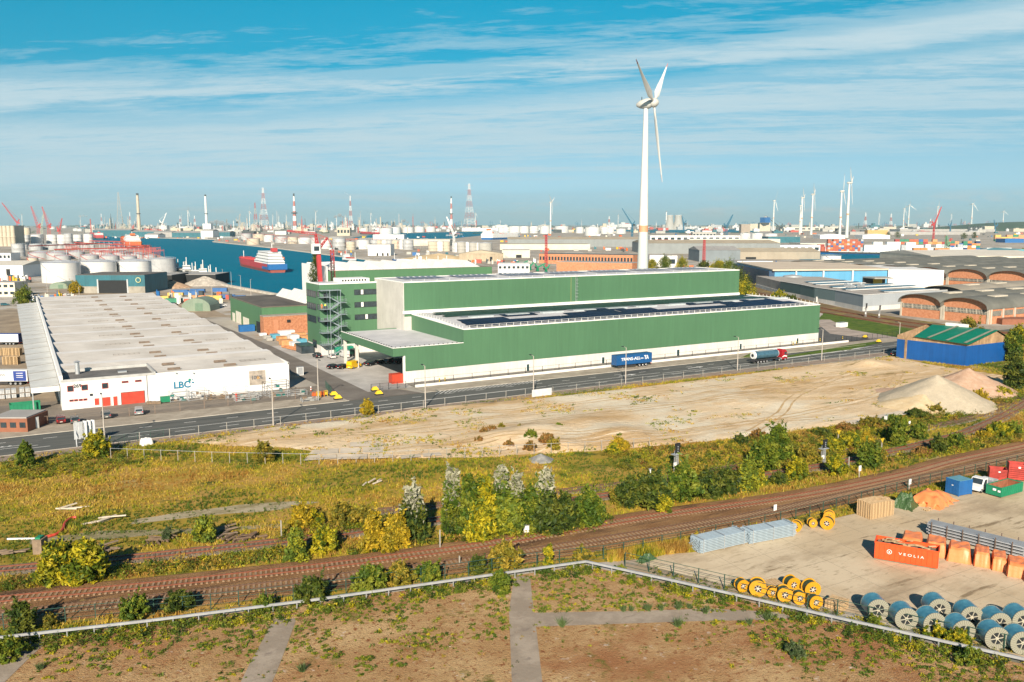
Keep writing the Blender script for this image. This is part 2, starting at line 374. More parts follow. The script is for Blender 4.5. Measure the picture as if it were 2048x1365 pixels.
def plant(name,x,y,w_,h_,pal,label,cat,n=None,leaf=None,tops=None,group=None,spiky=0.,low=.0,trunk=.25,parts=('crown','trunk')):
 t=thing(name,label,cat,(x,y,0),group);n=n or int(900+260*w_*h_);n=min(n,6500)
 leaf=leaf or max(.09,min(.2,.05*math.sqrt(w_*h_)))
 me=crown(w_,h_,pal,n,leaf,tops,low,spiky);c=link(bpy.data.objects.new('crown',me),t)
 stems(h_,w_,5,.02+.016*h_,trunk).o('trunk',BARK,t).location=(0,0,0)
 return t
def tufts(name,X,Y,col,hgt_,wid,nb=5,zf=None,lean=.35):
 """grass and weeds as many upright blades; one mesh"""
 n=len(X);k=n*nb;X=np.repeat(X,nb)+NR.normal(0,1,k)*wid*1.6;Y=np.repeat(Y,nb)+NR.normal(0,1,k)*wid*1.6;c=np.repeat(col,nb,0)*NR.uniform(.75,1.25,(k,1))
 h=np.repeat(hgt_,nb)*NR.uniform(.55,1.2,k);a=NR.uniform(0,PI,k);wv=wid*NR.uniform(.6,1.2,k)
 Z=zf(X,Y) if zf else np.zeros(k);dx=np.cos(a)*wv;dy=np.sin(a)*wv;lx=NR.normal(0,lean,k)*h;ly=NR.normal(0,lean,k)*h
 v=np.stack([np.stack([X-dx,Y-dy,Z],1),np.stack([X+dx,Y+dy,Z],1),np.stack([X+lx,Y+ly,Z+h],1)],1).reshape(-1,3)
 me=bpy.data.meshes.new(name);me.vertices.add(3*k);me.vertices.foreach_set('co',v.astype(np.float32).ravel());me.loops.add(3*k);me.loops.foreach_set('vertex_index',np.arange(3*k,dtype=np.int32))
 me.polygons.add(k);me.polygons.foreach_set('loop_start',np.arange(0,3*k,3,dtype=np.int32));me.update(calc_edges=True)
 ca=me.color_attributes.new('Col','FLOAT_COLOR','POINT');cc=np.ones((k,3,4),np.float32);cc[:,:,:3]=c[:,None,:];ca.data.foreach_set('color',cc.ravel());me.materials.append(LEAF)
 return link(bpy.data.objects.new(name,me))
def fbm(x,y,s,seed=0.):
 return np.array([noise.fractal((a*s,b*s,seed),1.0,2.0,4) for a,b in zip(x,y)])
def hitY(px,py,Yc):
 x=(px-CX)/F;y=-(py-CY)/F;fw=math.cos(TH)+y*math.sin(TH);up=y*math.cos(TH)-math.sin(TH)
 dx=x*RT[0]+fw*FW[0];dy=x*RT[1]+fw*FW[1];t=Yc/dy;return(t*dx,H+t*up)
def hitX(px,py,Xc):
 x=(px-CX)/F;y=-(py-CY)/F;fw=math.cos(TH)+y*math.sin(TH);up=y*math.cos(TH)-math.sin(TH)
 dx=x*RT[0]+fw*FW[0];dy=x*RT[1]+fw*FW[1];t=Xc/dx;return(t*dy,H+t*up)
# GROUND
gm=blend_mat('port_ground',[((.36,.33,.29),1,0,1,1),((.50,.47,.43),.012,.45,.6,1),((.20,.19,.17),.02,.52,.64,1),((.33,.26,.18),.05,.52,.6,1),((.13,.14,.05),.008,.60,.68,1)],bump=.1,bsc=.5)
b=MB();b.add([(-9000,-400,0),(27000,-400,0),(27000,27000,0),(-9000,27000,0)],[(0,1,2,3)])
tag(b.o('ground',gm),kind='structure')
WAT=water_material()
flat('dock_water',[(186,470.5),(240,474),(430,479.5),(425,485),(560,499),(700,517),(790,527),(905,536),(905,545),(700,600),(600,600),(440,570),(350,546),(345,520),(285,500),(240,497),(186,484)],.05,WAT,px=True)
flat('dock_water',[(760,468),(1010,462),(1020,466),(960,472),(880,480),(800,479),(700,476)],.05,WAT,px=True)
flat('dock_water',[(1560,497),(1960,497),(2048,507),(2300,512),(2000,518),(1850,522),(1720,523),(1600,520)],.05,WAT,px=True)
flat('dock_water',[(1300,459),(1500,459),(1520,465),(1300,466)],.05,WAT,px=True)
flat('dock_water',[(1000,459),(1080,458),(1300,461),(1300,463.5),(1000,462.5)],.05,WAT,px=True)
QUAY=mat('quay_stone',(.50,.46,.40),.9,.2,.3)
def quay(pts,w_=1.6):
 b=MB();P=[G(*p) for p in pts]
 for a,c in zip(P,P[1:]):b.beam((a[0],a[1],.6),(c[0],c[1],.6),w_*1.6,1.3)
 return b.o('quay_edge',QUAY)
for q,lab in(([(425,484),(560,498.5),(700,516.5),(790,526.5),(905,536)],'pale stone quay edge along the far side of the blue basin'),([(186,471.5),(240,475),(430,480)],'stone quay edge at the head of the basin below the green sheds'),([(600,600.5),(440,570.5),(350,546.5)],'quay edge of the container storage yard beside the blue basin')):
 tag(quay(q),lab,'quay edge')
ASP=blend_mat('asphalt',[((.105,.112,.108),1,0,1,1),((.135,.138,.130),.9,.45,.6,22),((.075,.08,.08),.25,.58,.62,5),((.15,.15,.14),.08,.56,.62,3),((.085,.088,.086),2.5,.55,.62,40)],bump=.1,bsc=6)
PAV=mat('pavement',(.33,.28,.22),.9,.18,.3,c2=(.42,.37,.30))
PAV2=mat('near_pavement',(.27,.20,.16),.9,.2,.3,c2=(.33,.26,.20))
LINE=mat('road_paint',(.72,.72,.70),.8,.15,1.5)
YN,YF=180.8,196.0
flat('road',[(-120,YN),(620,YN),(620,YF),(-120,YF)],.03,ASP)
flat('pavement',[(-120,YF+.15),(86,YF+.15),(86,203.6),(67.5,203.6),(67.5,204.5),(-120,204.5)],.07,PAV)
flat('pavement',[(88.6,YF+.15),(620,YF+.15),(620,203.5),(88.6,203.5)],.07,PAV)
flat('pavement',[(-120,176.5),(620,175.6),(620,YN-.15),(-120,YN-.15)],.07,PAV2)
b=MB();b.box(-120,68,YF,YF+.15,0,.13);b.box(88,262,YF,YF+.15,0,.13);b.box(-120,620,YN-.15,YN,0,.13);tag(b.o('kerb',QUAY),kind='structure')
mk=MB()
def stripe(x0,x1,y,w_=.18):mk.add([(x0,y-w_/2,.036),(x1,y-w_/2,.036),(x1,y+w_/2,.036),(x0,y+w_/2,.036)],[(0,1,2,3)])
for x in range(-100,600,9):
 if not 83<x<121:stripe(x,x+4,184.6,.22)
 stripe(x+3,x+5.5,192.0,.22)
stripe(-100,0,188.2,.22);stripe(36,120,187.6,.22);stripe(121,160,188.4,.22)
stripe(160,205,187.4,.25);stripe(205,330,189.5,.25)
for i in range(24):
 x=89.5+i*1.32;w2=.34+0*i
 mk.add([(x,192.6+i*.045,.036),(x+w2,192.6+i*.045,.036),(x+w2+3.2,195.9,.036),(x+3.2,195.9,.036)],[(0,1,2,3)])
for i in range(26):
 x=-38+i*1.35;h2=1.7-i*.055
 mk.add([(x,188.6-h2,.036),(x+.5,188.6-h2,.036),(x+.5+h2,188.6+h2*.6,.036),(x+h2,188.6+h2*.6,.036)],[(0,1,2,3)])
stripe(-60,1,186.6,.2);
mk.add([(196,187.5,.036),(232,189.2,.036),(262,192.3,.036),(232,192.2,.036)],[(0,1,2,3)])
for x in(146,172,238):
 mk.add([(x,189.7,.036),(x+4.5,190.0,.036),(x+4.5,190.5,.036),(x,190.1,.036)],[(0,1,2,3)]);mk.add([(x+4.2,189.4,.036),(x+6.6,190.2,.036),(x+4.2,191.1,.036)],[(0,1,2)])
tag(mk.o('road_marking',LINE),kind='structure')
DRV=mat('side_asphalt',(.15,.13,.115),.95,.15,.15,c2=(.19,.17,.15))
flat('driveway',[(67.8,YF+.1),(87.5,YF+.1),(84,203.6),(75.9,204),(75.9,300),(72,410),(62,410),(66,300),(67.8,205)],.09,DRV)
CON=mat('concrete_apron',(.40,.385,.37),.9,.22,.09,c2=(.52,.50,.48))
flat('concrete_apron',[(75.9,204.1),(88.6,204.1),(88.9,210),(110,212),(110,270),(86,300),(75.9,300)],.085,CON)
flat('car_park',[(-60,204.6),(67.6,204.6),(67.6,219),(60,219),(60,232),(-60,232)],.06,mat('car_park_asphalt',(.19,.165,.14),.95,.2,.12,c2=(.25,.21,.17)))
flat('storage_yard',[(-60,232),(6,232),(6,500),(-90,500)],.05,mat('yard_dirt',(.28,.22,.16),.95,.25,.1,c2=(.36,.29,.21)))
flat('service_strip',[(88.9,203.9),(256,203.9),(256,210.4),(88.9,210.4)],.06,mat('strip_grey',(.17,.155,.14),.95,.2,.3))
flat('storage_yard',[(62,500),(60,232),(67,232),(66,330),(62,410),(84,410),(84,560),(60,700),(20,700),(20,500)],.055,mat('sandy_yard',(.33,.25,.17),.95,.25,.08,c2=(.40,.32,.23)))
SOILG=blend_mat('green_verge',[((.10,.15,.02),1,0,1,1),((.05,.10,.015),.25,.45,.6,1),((.2,.19,.06),.2,.55,.7,1)])
flat('grass_verge',[(1560,724-9),(1600,708),(1700,691),(1760,682),(1764,686),(1700,700),(1575,716)],.10,SOILG,px=True,jit=.4)
flat('grass_verge',[(1480,717),(1500,708),(1560,706),(1574,709),(1560,713),(1510,716)],.10,SOILG,px=True,jit=.4)
flat('side_yard',[(254,204),(300,204),(305,232),(268,252),(256,258)],.07,mat('dark_yard',(.085,.085,.085),.95,.2,.2))
flat('side_road',[(1640,652),(1640,640),(1655,637),(1672,646),(1700,658),(1765,668),(1800,672),(1800,679),(1740,678),(1660,668)],.075,mat('pale_track',(.36,.30,.26),.95,.2,.2),px=True)
flat('grass_field',[(1640,634),(1650,626),(1800,655),(1850,662),(1850,676),(1800,676),(1700,660),(1660,640),(1640,640)],.08,SOILG,px=True,jit=.8)
RG=blend_mat('siding_ground',[((.19,.13,.075),1,0,1,1),((.28,.22,.07),.12,.5,.62,2),((.12,.12,.03),.2,.55,.68,2)])
flat('railway_land',[(1440,560),(1500,545),(1560,585),(1640,606),(1720,624),(1900,650),(2060,668),(2400,700),(2400,730),(2020,690),(1850,664),(1650,628),(1560,612),(1480,590)],.04,RG,px=True)
MEAD=blend_mat('meadow_soil',[((.34,.24,.038),1,0,1,1),((.18,.18,.015),.07,.50,.62,2.2),((.42,.26,.07),.11,.48,.60,1.6),((.06,.085,.015),.16,.56,.66,1.8),((.42,.33,.20),.05,.60,.68,2.6)])
MEADOW=[G(*p) for p in[(-300,950),(0,917),(400,872),(830,820),(1060,792),(1240,773),(1500,745),(1800,711),(2200,670),(2500,760),(2500,960),(2048,960),(1700,1030),(1385,1110),(1172,1128),(640,1200),(0,1282),(-300,1320)]]
flat('meadow',MEADOW,.03,MEAD)
SANDM=blend_mat('sandy_soil',[((.62,.445,.26),1,0,1,1),((.72,.56,.37),.035,.44,.58,2.6),((.48,.31,.145),.06,.50,.64,3.5),((.76,.61,.43),.5,.55,.62,9),((.36,.25,.12),.35,.60,.66,12),((.30,.21,.09),.11,.60,.67,3),((.20,.18,.05),.25,.63,.68,1.2),((.70,.62,.48),.02,.54,.62,2)],bump=1,bsc=.9)
SAND=[G(*p) for p in[(366,884),(470,868),(560,853),(640,846),(720,838),(830,818),(900,812),(1080,797),(1300,773),(1480,751),(1640,729),(1790,713),(1850,728),(1930,740),(2010,752),(2020,775),(1960,792),(1850,822),(1700,848),(1540,869),(1400,885),(1310,893),(1200,902),(1080,908),(960,916),(760,918),(615,922),(640,905),(560,895),(450,893)]]
DUNES=[(G(1010,880),7,1.2),(G(1080,868),8,1.5),(G(1230,872),9,1.0),(G(1175,850),10,.7),(G(1735,732),8,1.6),(G(1500,800),15,.5),(G(1295,800),5,-.8),(G(1120,895),6,.9)]
def sand_z(x,y,d):
 z=.10+.22*noise.noise((x*.09,y*.09,1))+.10*noise.noise((x*.3,y*.3,4))+.12
 for(c,r_,h_) in DUNES:z+=h_*math.exp(-((x-c[0])**2+(y-c[1])**2)/(r_*r_*.5))
 return .04+max(0.0,z)*min(1,d/2.0)
terrain('sand_lot',SAND,1.1,sand_z,SANDM)
RUT=blend_mat('wheel_rut',[((.52,.36,.19),1,0,1,1),((.64,.47,.28),.7,.45,.6,3),((.40,.26,.13),.3,.55,.65,4)],bump=.8,bsc=3)
for pl in([(700,872),(900,862),(1150,838),(1400,806),(1640,772),(1780,752)],[(560,880),(760,868),(1000,836),(1300,812),(1560,800),(1800,800)],[(1180,890),(1400,862),(1620,826),(1760,790),(1800,750)],[(860,832),(1050,820),(1300,790),(1500,768),(1700,745)],[(1500,868),(1560,830),(1600,790),(1700,750),(1790,740)],[(760,900),(950,885),(1150,874),(1320,868),(1480,850),(1640,838)]):
 for sd in(-.95,.95):
  Q=offset(spline([Vector((*G(*p),0)) for p in pl],14),sd) if 0 else None;P3=spline([Vector((*G(*p),0)) for p in pl],16);vs=[]
  for i,p in enumerate(P3):
   d=(P3[min(i+1,len(P3)-1)]-P3[max(i-1,0)]).normalized();n_=Vector((-d.y,d.x,0));w_=.24+.12*noise.noise((p.x*.5,p.y*.5,sd))
   for e_ in(-1,0,1):q=p+n_*(sd+e_*w_);vs.append((q.x,q.y,sand_z(q.x,q.y,9)+(.05 if e_==0 else .02)))
  m_=len(P3);b=MB();b.add(vs,[(3*i+k,3*i+k+1,3*i+k+4,3*i+k+3) for i in range(m_-1) for k in(0,1)]);tag(b.o('wheel_track',RUT,None,True),kind='structure')
SLAB=mat('old_concrete',(.58,.50,.40),.95,.18,.2)
SL=[[(617,914),(672,912),(674,920),(606,925)],[(676,912),(735,911),(734,921),(676,922)],[(740,911),(786,910),(790,918),(740,921)],[(628,901),(678,900),(676,909),(618,911)],[(681,899),(722,899),(720,909),(680,909)],[(726,898),(768,896),(770,907),(726,908)],[(700,888),(766,884),(770,894),(700,897)],[(800,914),(840,911),(842,917),(802,921)],[(845,910),(880,908),(884,914),(846,917)],[(1690,846),(1740,836),(1760,842),(1705,852)],[(1745,835),(1800,824),(1830,828),(1765,841)]]
for i,s_ in enumerate(SL):flat('concrete_slab',s_,.30,SLAB,px=True,kind='structure')
flat('gravel_patch',[(270,1040),(360,1026),(480,1012),(590,1003),(640,1005),(560,1020),(420,1033),(260,1050)],.05,blend_mat('pale_gravel',[((.42,.36,.25),1,0,1,1),((.24,.2,.1),.3,.5,.65,2)]),px=True,jit=.8)
flat('gravel_patch',[(60,1078),(200,1062),(420,1058),(560,1048),(560,1056),(300,1072),(60,1090)],.05,MATS.get('x') or blend_mat('worn_gravel',[((.30,.26,.16),1,0,1,1),((.18,.16,.06),.3,.45,.65,2)]),px=True,jit=.5)
YARDM,_t,_b=base('yard_concrete');YARDM=blend_mat('yard_concrete_slabs',[((.50,.40,.27),1,0,1,1),((.60,.50,.36),.06,.42,.60,1),((.36,.28,.19),.12,.52,.66,2.5),((.25,.19,.12),.4,.60,.66,6),((.40,.32,.22),1.4,.55,.65,3)],bump=.15)
YARD=[G(*p) for p in[(1275,1127),(1330,1110),(1385,1106),(1600,1052),(1700,1032),(1850,990),(2048,956),(2300,905),(2500,1500),(2048,1316),(1700,1226),(1480,1180),(1350,1146)]]
flat('concrete_yard',YARD,.06,YARDM,jit=.0)
jn=MB()
for k in range(14):
 a=Vector(G(1420+k*85,1090));
 x0=66+k*6;jn.add([(x0,40,.064),(x0+.06,40,.064),(x0+.06+5,83,.064),(x0+5,83,.064)],[(0,1,2,3)])
for k in range(8):y0=42+k*5.5;jn.add([(66,y0,.064),(150,y0,.064),(150,y0+.05,.064),(66,y0+.05,.064)],[(0,1,2,3)])
YP=[tuple(p) for p in YARD]
jb=bmesh.new();
JT=MB()
for f in jn.f:
 q=[jn.v[i] for i in f];a=Vector(q[0]);c=Vector(q[1 if abs(q[1][0]-q[0][0])>1 else 3]);n_=60
 for k in range(n_):
  s0=a.lerp(c,k/n_);s1=a.lerp(c,(k+1)/n_)
  if inside(YP,np.array([s0 .x,s1 .x]),np.array([s0 .y,s1 .y])).all():
   d=(s1-s0).normalized();nn=Vector((-d.y,d.x,0))*.022;JT.add([tuple(s0-nn),tuple(s1-nn),tuple(s1+nn),tuple(s0+nn)],[(0,1,2,3)])
tag(JT.o('yard_joint',mat('joint',(.24,.20,.15),.95)),kind='structure')
FGM=blend_mat('bare_soil',[((.44,.27,.125),1,0,1,1),((.57,.39,.20),.10,.45,.60,1.3),((.28,.12,.05),1.4,.54,.62,1),((.36,.17,.075),.06,.52,.64,1.5),((.17,.085,.045),3.8,.60,.66,1.2),((.15,.15,.03),.22,.58,.68,1),((.62,.50,.40),.7,.61,.68,1)],bump=.8,bsc=4)
FG=[G(*p) for p in[(-300,1325),(0,1284),(640,1206),(1172,1132),(1350,1172),(2048,1330),(2400,1430),(2200,1700),(-200,1700)]]
flat('bare_ground',FG,.05,FGM)
PCON=blend_mat('path_concrete',[((.29,.24,.19),1,0,1,1),((.37,.31,.25),.3,.45,.6,1),((.22,.18,.15),.8,.58,.7,2)],bump=.2)
flat('path',[(1028,1154),(1060,1154),(1068,1227),(1250,1224),(1420,1219),(1560,1226),(1585,1236),(1560,1241),(1400,1244),(1072,1255),(1086,1375),(1090,1500),(1030,1500),(1024,1375),(1018,1224)],.075,PCON,px=True)
flat('path',[(547,1240),(595,1238),(545,1365),(500,1480),(440,1480),(482,1365)],.075,PCON,px=True,jit=.12)
flat('path',[(60,1285),(92,1286),(10,1365),(-60,1440),(-150,1440),(0,1324)],.075,PCON,px=True,jit=.12)
T1=[(-220,1228),(0,1204),(342,1171),(700,1130),(1000,1089),(1293,1038),(1600,995),(1808,952),(1909,925),(2048,895),(2260,845)]
T2=[(-220,1262),(0,1235),(147,1219),(410,1190),(700,1156),(1000,1116),(1395,1052),(1530,1028),(1783,972),(2048,911),(2300,855)]
T3=[(-160,1158),(0,1142),(255,1119),(565,1085),(723,1064),(890,1040),(1050,1016),(1176,998),(1400,967),(1630,936),(1768,908),(1844,890),(1935,865),(2020,826),(2080,790),(2160,740)]
T4=[(740,1026),(852,1014),(1050,992),(1234,972),(1400,948),(1640,905),(1780,873),(1856,856),(1950,835),(2040,800),(2120,770)]
BAL=blend_mat('ballast',[((.27,.145,.068),1,0,1,1),((.36,.21,.10),.3,.45,.6,2),((.12,.07,.042),.3,.52,.64,6),((.34,.23,.09),.8,.60,.68,1)],bump=1,bsc=4)
def band(name,PA,PB,z,m):
 a=spline([Vector((*G(*p),0)) for p in PA],6);b_=spline([Vector((*G(*p),0)) for p in PB],6)
 return a,b_
def offset(P,d):
 o=[]
 for i,p in enumerate(P):
  t=(P[min(i+1,len(P)-1)]-P[max(i-1,0)]).normalized();o.append(p+Vector((-t.y,t.x,0))*d)
 return o
S1=spline([Vector((*G(*p),0)) for p in T1],6);S2=spline([Vector((*G(*p),0)) for p in T2],6)
S3=spline([Vector((*G(*p),0)) for p in T3],6);S4=spline([Vector((*G(*p),0)) for p in T4],6)
def bed(name,A,B,m,h_=.22,sl=.7):
 b=MB();n=len(A);A2=offset(A,sl)
 vs=[];
 Ao=offset(A,sl);Bo=offset(B,-sl)
 m_=min(len(A),len(B))
 rows=[]
 for L_,z in((Ao,.02),(A,h_),(B,h_),(Bo,.02)):rows.append([(p.x,p.y,z) for p in(L_ if len(L_)==m_ else L_[:m_])])
 for r_ in rows:vs+=r_
 fs=[]
 for k in range(3):
  for i in range(m_-1):fs.append((k*m_+i,(k+1)*m_+i,(k+1)*m_+i+1,k*m_+i+1))
 b.add(vs,fs);return tag(b.o(name,m),kind='structure')
def rs(P,n=90):
 Q=resample(P,1.0);L_=[q[0] for q in Q];return[L_[int(i*(len(L_)-1)/n)] for i in range(n+1)]
bed('railway_ballast',offset(rs(S1),2.5),offset(rs(S2),-2.3),BAL)
BAL2=blend_mat('grey_ballast',[((.27,.23,.17),1,0,1,1),((.34,.29,.22),.3,.45,.6,2),((.18,.14,.07),.5,.52,.64,3)],bump=1,bsc=4)
bed('railway_ballast',offset(rs(S3),1.5),offset(rs(S3),-1.5),BAL2,.12,.4)
bed('railway_ballast',offset(rs(S4),1.4),offset(rs(S4),-1.4),BAL2,.10,.4)
RAIL=mat('rusty_rail',(.21,.07,.038),.6,.25,3,metal=.2);RAIL2=mat('worn_rail',(.15,.085,.055),.5,.25,3,metal=.3)
SLP=mat('concrete_sleeper',(.31,.21,.13),.9,.2,2);SLP2=mat('wood_sleeper',(.17,.11,.07),.9,.3,2)
def track(P,z,label,railm,slm,step=.62,group='railway tracks'):
 c0=P[len(P)//2];t=thing('railway_track',label,'track',(c0 .x,c0 .y,0),group)
 for s_ in(-1,1):
  Q=offset(P,s_*.72);b=MB()
  for a,c in zip(Q,Q[1:]):b.beam((a.x,a.y,z+.13),(c.x,c.y,z+.13),.11,.17)
  b.o('rail',railm,t)
 sl=resample(P,step);sl.sort(key=lambda q:dist(q[0].x,q[0].y))
 sl=[q for q in sl if 0<dist(q[0].x,q[0].y)<260]
 b=MB();b.box(-1.25,1.25,-.13,.13,0,.12);proto=None
 for k,(p,d) in enumerate(sl[:100]):
  if proto is None:o=b.o('sleeper',slm,None);proto=o
  else:o=proto.copy();COL.objects.link(o)
  o.parent=t;o.location=(p.x-c0 .x,p.y-c0 .y,z-.05);o.rotation_euler=(0,0,math.atan2(d.y,d.x)+PI/2)
 b2=MB()
 for(p,d) in sl[100:]:
  n_=Vector((-d.y,d.x,0))*1.25;q=p-n_;r_=p+n_;b2 .beam((q.x,q.y,z),(r_.x,r_.y,z),.26,.12)
 if b2 .f:tag(b2 .o('sleepers',slm,t),kind='stuff')
 return t
track(S1,.22,'main railway track further from the camera, crossing the whole picture',RAIL,SLP)
track(S2,.22,'main railway track nearer the camera, running beside the mesh fence',RAIL2,SLP)
track(S3,.12,'rusty single siding passing behind the poplar thicket',RAIL,SLP2)
track(S4,.10,'overgrown siding furthest from the main line, nearest the sand lot',RAIL2,SLP2)
for i,(P_,lb) in enumerate((([(1470,575),(1530,590),(1600,608),(1700,627),(1850,650),(2020,668)],'far siding beside the curved grey shed wall'),([(1462,590),(1530,600),(1600,617),(1700,635),(1850,658),(2000,676)],'siding between the green field and the curved grey shed'))):
 P=spline([Vector((*G(*p),0)) for p in P_],5);c0=P[10];t=thing('railway_track',lb,'track',(c0 .x,c0 .y,0),'railway tracks')
 for s_ in(-1,1):
  Q=offset(P,s_*.8);b=MB()
  for a,c in zip(Q,Q[1:]):b.beam((a.x,a.y,.15),(c.x,c.y,.15),.28,.2)
  b.o('rail',RAIL,t)
 b=MB();Q=offset(P,1.7);Q2=offset(P,-1.7)
 b.add([(p.x,p.y,.07) for p in Q]+[(p.x,p.y,.07) for p in Q2],[(k,k+1,len(Q)+k+1,len(Q)+k) for k in range(len(Q)-1)]);tag(b.o('railway_ballast',BAL),kind='structure')
# FENCES
GALV=mat('galvanised_steel',(.50,.52,.54),.45,.12,2,metal=.5);DKG=mat('dark_green_steel',(.03,.08,.06),.6,.1,1);BLK=mat('black_steel',(.02,.022,.025),.5,.1,1)
CONP=mat('concrete_post',(.36,.34,.30),.9,.2,1)
def fence(P,sp,h_,pm,wm,label,name='fence',pw=.07,wires=(.98,.55,.1),mesh=None,bars=0):
 P=[Vector((p[0],p[1],0)) for p in P];t=thing(name,label,'fence',(P[0].x,P[0].y,0));pr=None
 Q=resample(P,sp)
 for p,d in Q[:100]:
  if pr is None:
   b=MB();b.box(-pw/2,pw/2,-pw/2,pw/2,-.1,h_);pr=b.o('post',pm,None);o=pr
  else:o=pr.copy();COL.objects.link(o)
  o.parent=t;o.location=(p.x-P[0].x,p.y-P[0].y,0)
 b=MB()
 for a,c in zip(Q,Q[1:]):
  for f in wires:b.beam((a[0].x,a[0].y,h_*f),(c[0].x,c[0].y,h_*f),.035 if f<.9 else .05)
  if bars:
   n=int((c[0]-a[0]).length/bars)
   for k in range(1,n):q=a[0].lerp(c[0],k/n);b.beam((q.x,q.y,.1),(q.x,q.y,h_*.96),.025)
 b.o('wire',wm,t);return t
PX=lambda L_:[G(*p) for p in L_]
fence([(-40,204.8),(67,204.8)],5.4,2.0,mat('rusty_post',(.25,.17,.12),.8,.2,2),mat('wire_brown',(.22,.18,.14),.7),'thin wire fence between the left pavement and the parked cars',pw=.09)
fence([(13,179.3),(109,178.9)],5.6,2.0,CONP,GALV,'galvanised railing fence along the near side of the road on the left',pw=.11,wires=(.97,))
fence([(116,178.2),(262,178.2)],7.3,1.9,CONP,GALV,'wire fence with thin posts between the road and the sand lot',pw=.10,wires=(.9,.5))
fence(PX([(222,918),(430,926),(620,930),(800,924),(1000,913),(1200,903),(1312,895)]),3.3,2.1,CONP,GALV,'old post and wire fence with leaning concrete posts between meadow and sand lot',pw=.09,wires=(.95,))
fence([(90,206.3),(256,206.3)],5.8,1.9,BLK,BLK,'black mesh fence in front of the white base of the long green hall',pw=.10,wires=(.98,.5,.08),bars=0)
fence([(256,204.4),(300,204.2),(316,203)],2.9,2.2,BLK,BLK,'dark bar fence round the side yard right of the green hall',pw=.10,bars=.5)
fence([(77,204.6),(88.6,204.4)],2.4,1.9,BLK,BLK,'black sliding gate standing open by the green hall car park',name='sliding_gate',pw=.12,bars=.3)
fence([(66.5,205),(68.6,217)],2.6,2.0,DKG,DKG,'short green fence beside the side street by the white warehouse',pw=.08,bars=.35)
fence(PX([(222,893),(332,873)]),2.6,1.9,DKG,DKG,'dark green bar fence behind the billboard',pw=.08,bars=.35)
fence(PX([(-120,1275),(0,1262),(200,1240),(433,1219),(675,1191),(850,1165),(1086,1132),(1216,1118),(1385,1086),(1600,1040),(1850,972),(2048,928),(2300,870)]),3.0,1.9,DKG,DKG,'green mesh fence following the near railway track',pw=.09,wires=(.98,.66,.34,.05))
fence(PX([(1250,1134),(1350,1156),(1480,1187),(1700,1238),(2048,1312),(2300,1370)]),3.2,1.9,DKG,DKG,'green mesh fence between the cable drums and the bare ground',pw=.09,wires=(.98,.66,.34,.05))
b=MB();b.box(89,262,203.55,203.85,0,.75);tag(b.o('low_wall',mat('white_wall',(.70,.68,.66),.85,.1,.5)),'low white concrete wall between pavement and black fence','wall')
t=thing('crash_barrier','long pale steel barrier with a corner, in front of the bare ground','barrier',(*G(1172,1135),0));ZN=mat('zinc_rail',(.46,.47,.49),.4,.12,.8,metal=.35)
CO=[Vector((*G(x,y,.9),0)) for x,y in[(-150,1291),(0,1275),(300,1241),(640,1198),(1172,1123),(1350,1162),(1700,1241),(2048,1318),(2200,1352)]]
b=MB()
for a,c in zip(CO,CO[1:]):b.beam((a.x,a.y,.86),(c.x,c.y,.86),.12,.25);b.beam((a.x,a.y,1.0),(c.x,c.y,1.0),.19,.05)
b.o('rail',ZN,t);pr=None
for p,d in resample(CO,2.6):
 if pr is None:bb=MB();bb.box(-.05,.05,-.05,.05,0,.7);pr=bb.o('post',ZN,None);o=pr
 else:o=pr.copy();COL.objects.link(o)
 o.parent=t;o.location=(p.x-t.location.x,p.y-t.location.y,0)
# STREET LAMPS
POLE=mat('lamp_pole',(.42,.38,.34),.6,.15,1)
def make_lamp():
 t=thing('street_lamp','tall concrete street lamp','street lamp',(0,0,0),'street lamps along the road')
 b=MB();b.tube((0,0,0),(0,0,10),.17,.09,10);b.o('pole',POLE,t,True)
 b=MB();b.beam((0,0,9.95),(0,1.1,10.15),.09);b.o('arm',POLE,t)
 b=MB();b.extr([(-.18,10.05),(.18,10.05),(.12,10.22),(-.12,10.22)],.9,1.9);b.o('lamp_head',BLK,t);return t
lp=make_lamp()
for i,((x,y),lab) in enumerate(zip([(208,886),(538,845),(820,802),(1057,787),(1257,770),(1455,738),(1625,719),(1770,700)],['beside the billboard at the left','in front of the scaffolding by the white warehouse','beside the canopy corner of the green hall','at the end of the hatched road marking','in front of the blue semitrailer','between semitrailer and tanker truck','just right of the red tanker cab','left of the blue corrugated shed'])):
 X,Y=G(x,y);place(lp,X,179.6,0,'tall street lamp '+lab,first=(i==0))
b_=lp
for(x,y,h_,lab) in[(463,573,10,'nearest the quay corner'),(482,582,10,'second along the quay of the storage yard'),(502,592,10,'at the end of the quay of the storage yard'),(446,566,8,'furthest along the quay edge'),(637,800,11,'beside the white container on the side street'),(160,612,9,'by the teal shed corner'),(425,612,10,'next to the green arched hut'),(95,585,9,'beside the row of parked cars at the dock')]:
 X,Y=G(x,y);place(lp,X,Y,R.uniform(0,6),'grey lamp post '+lab,group='lamp posts in the yards')
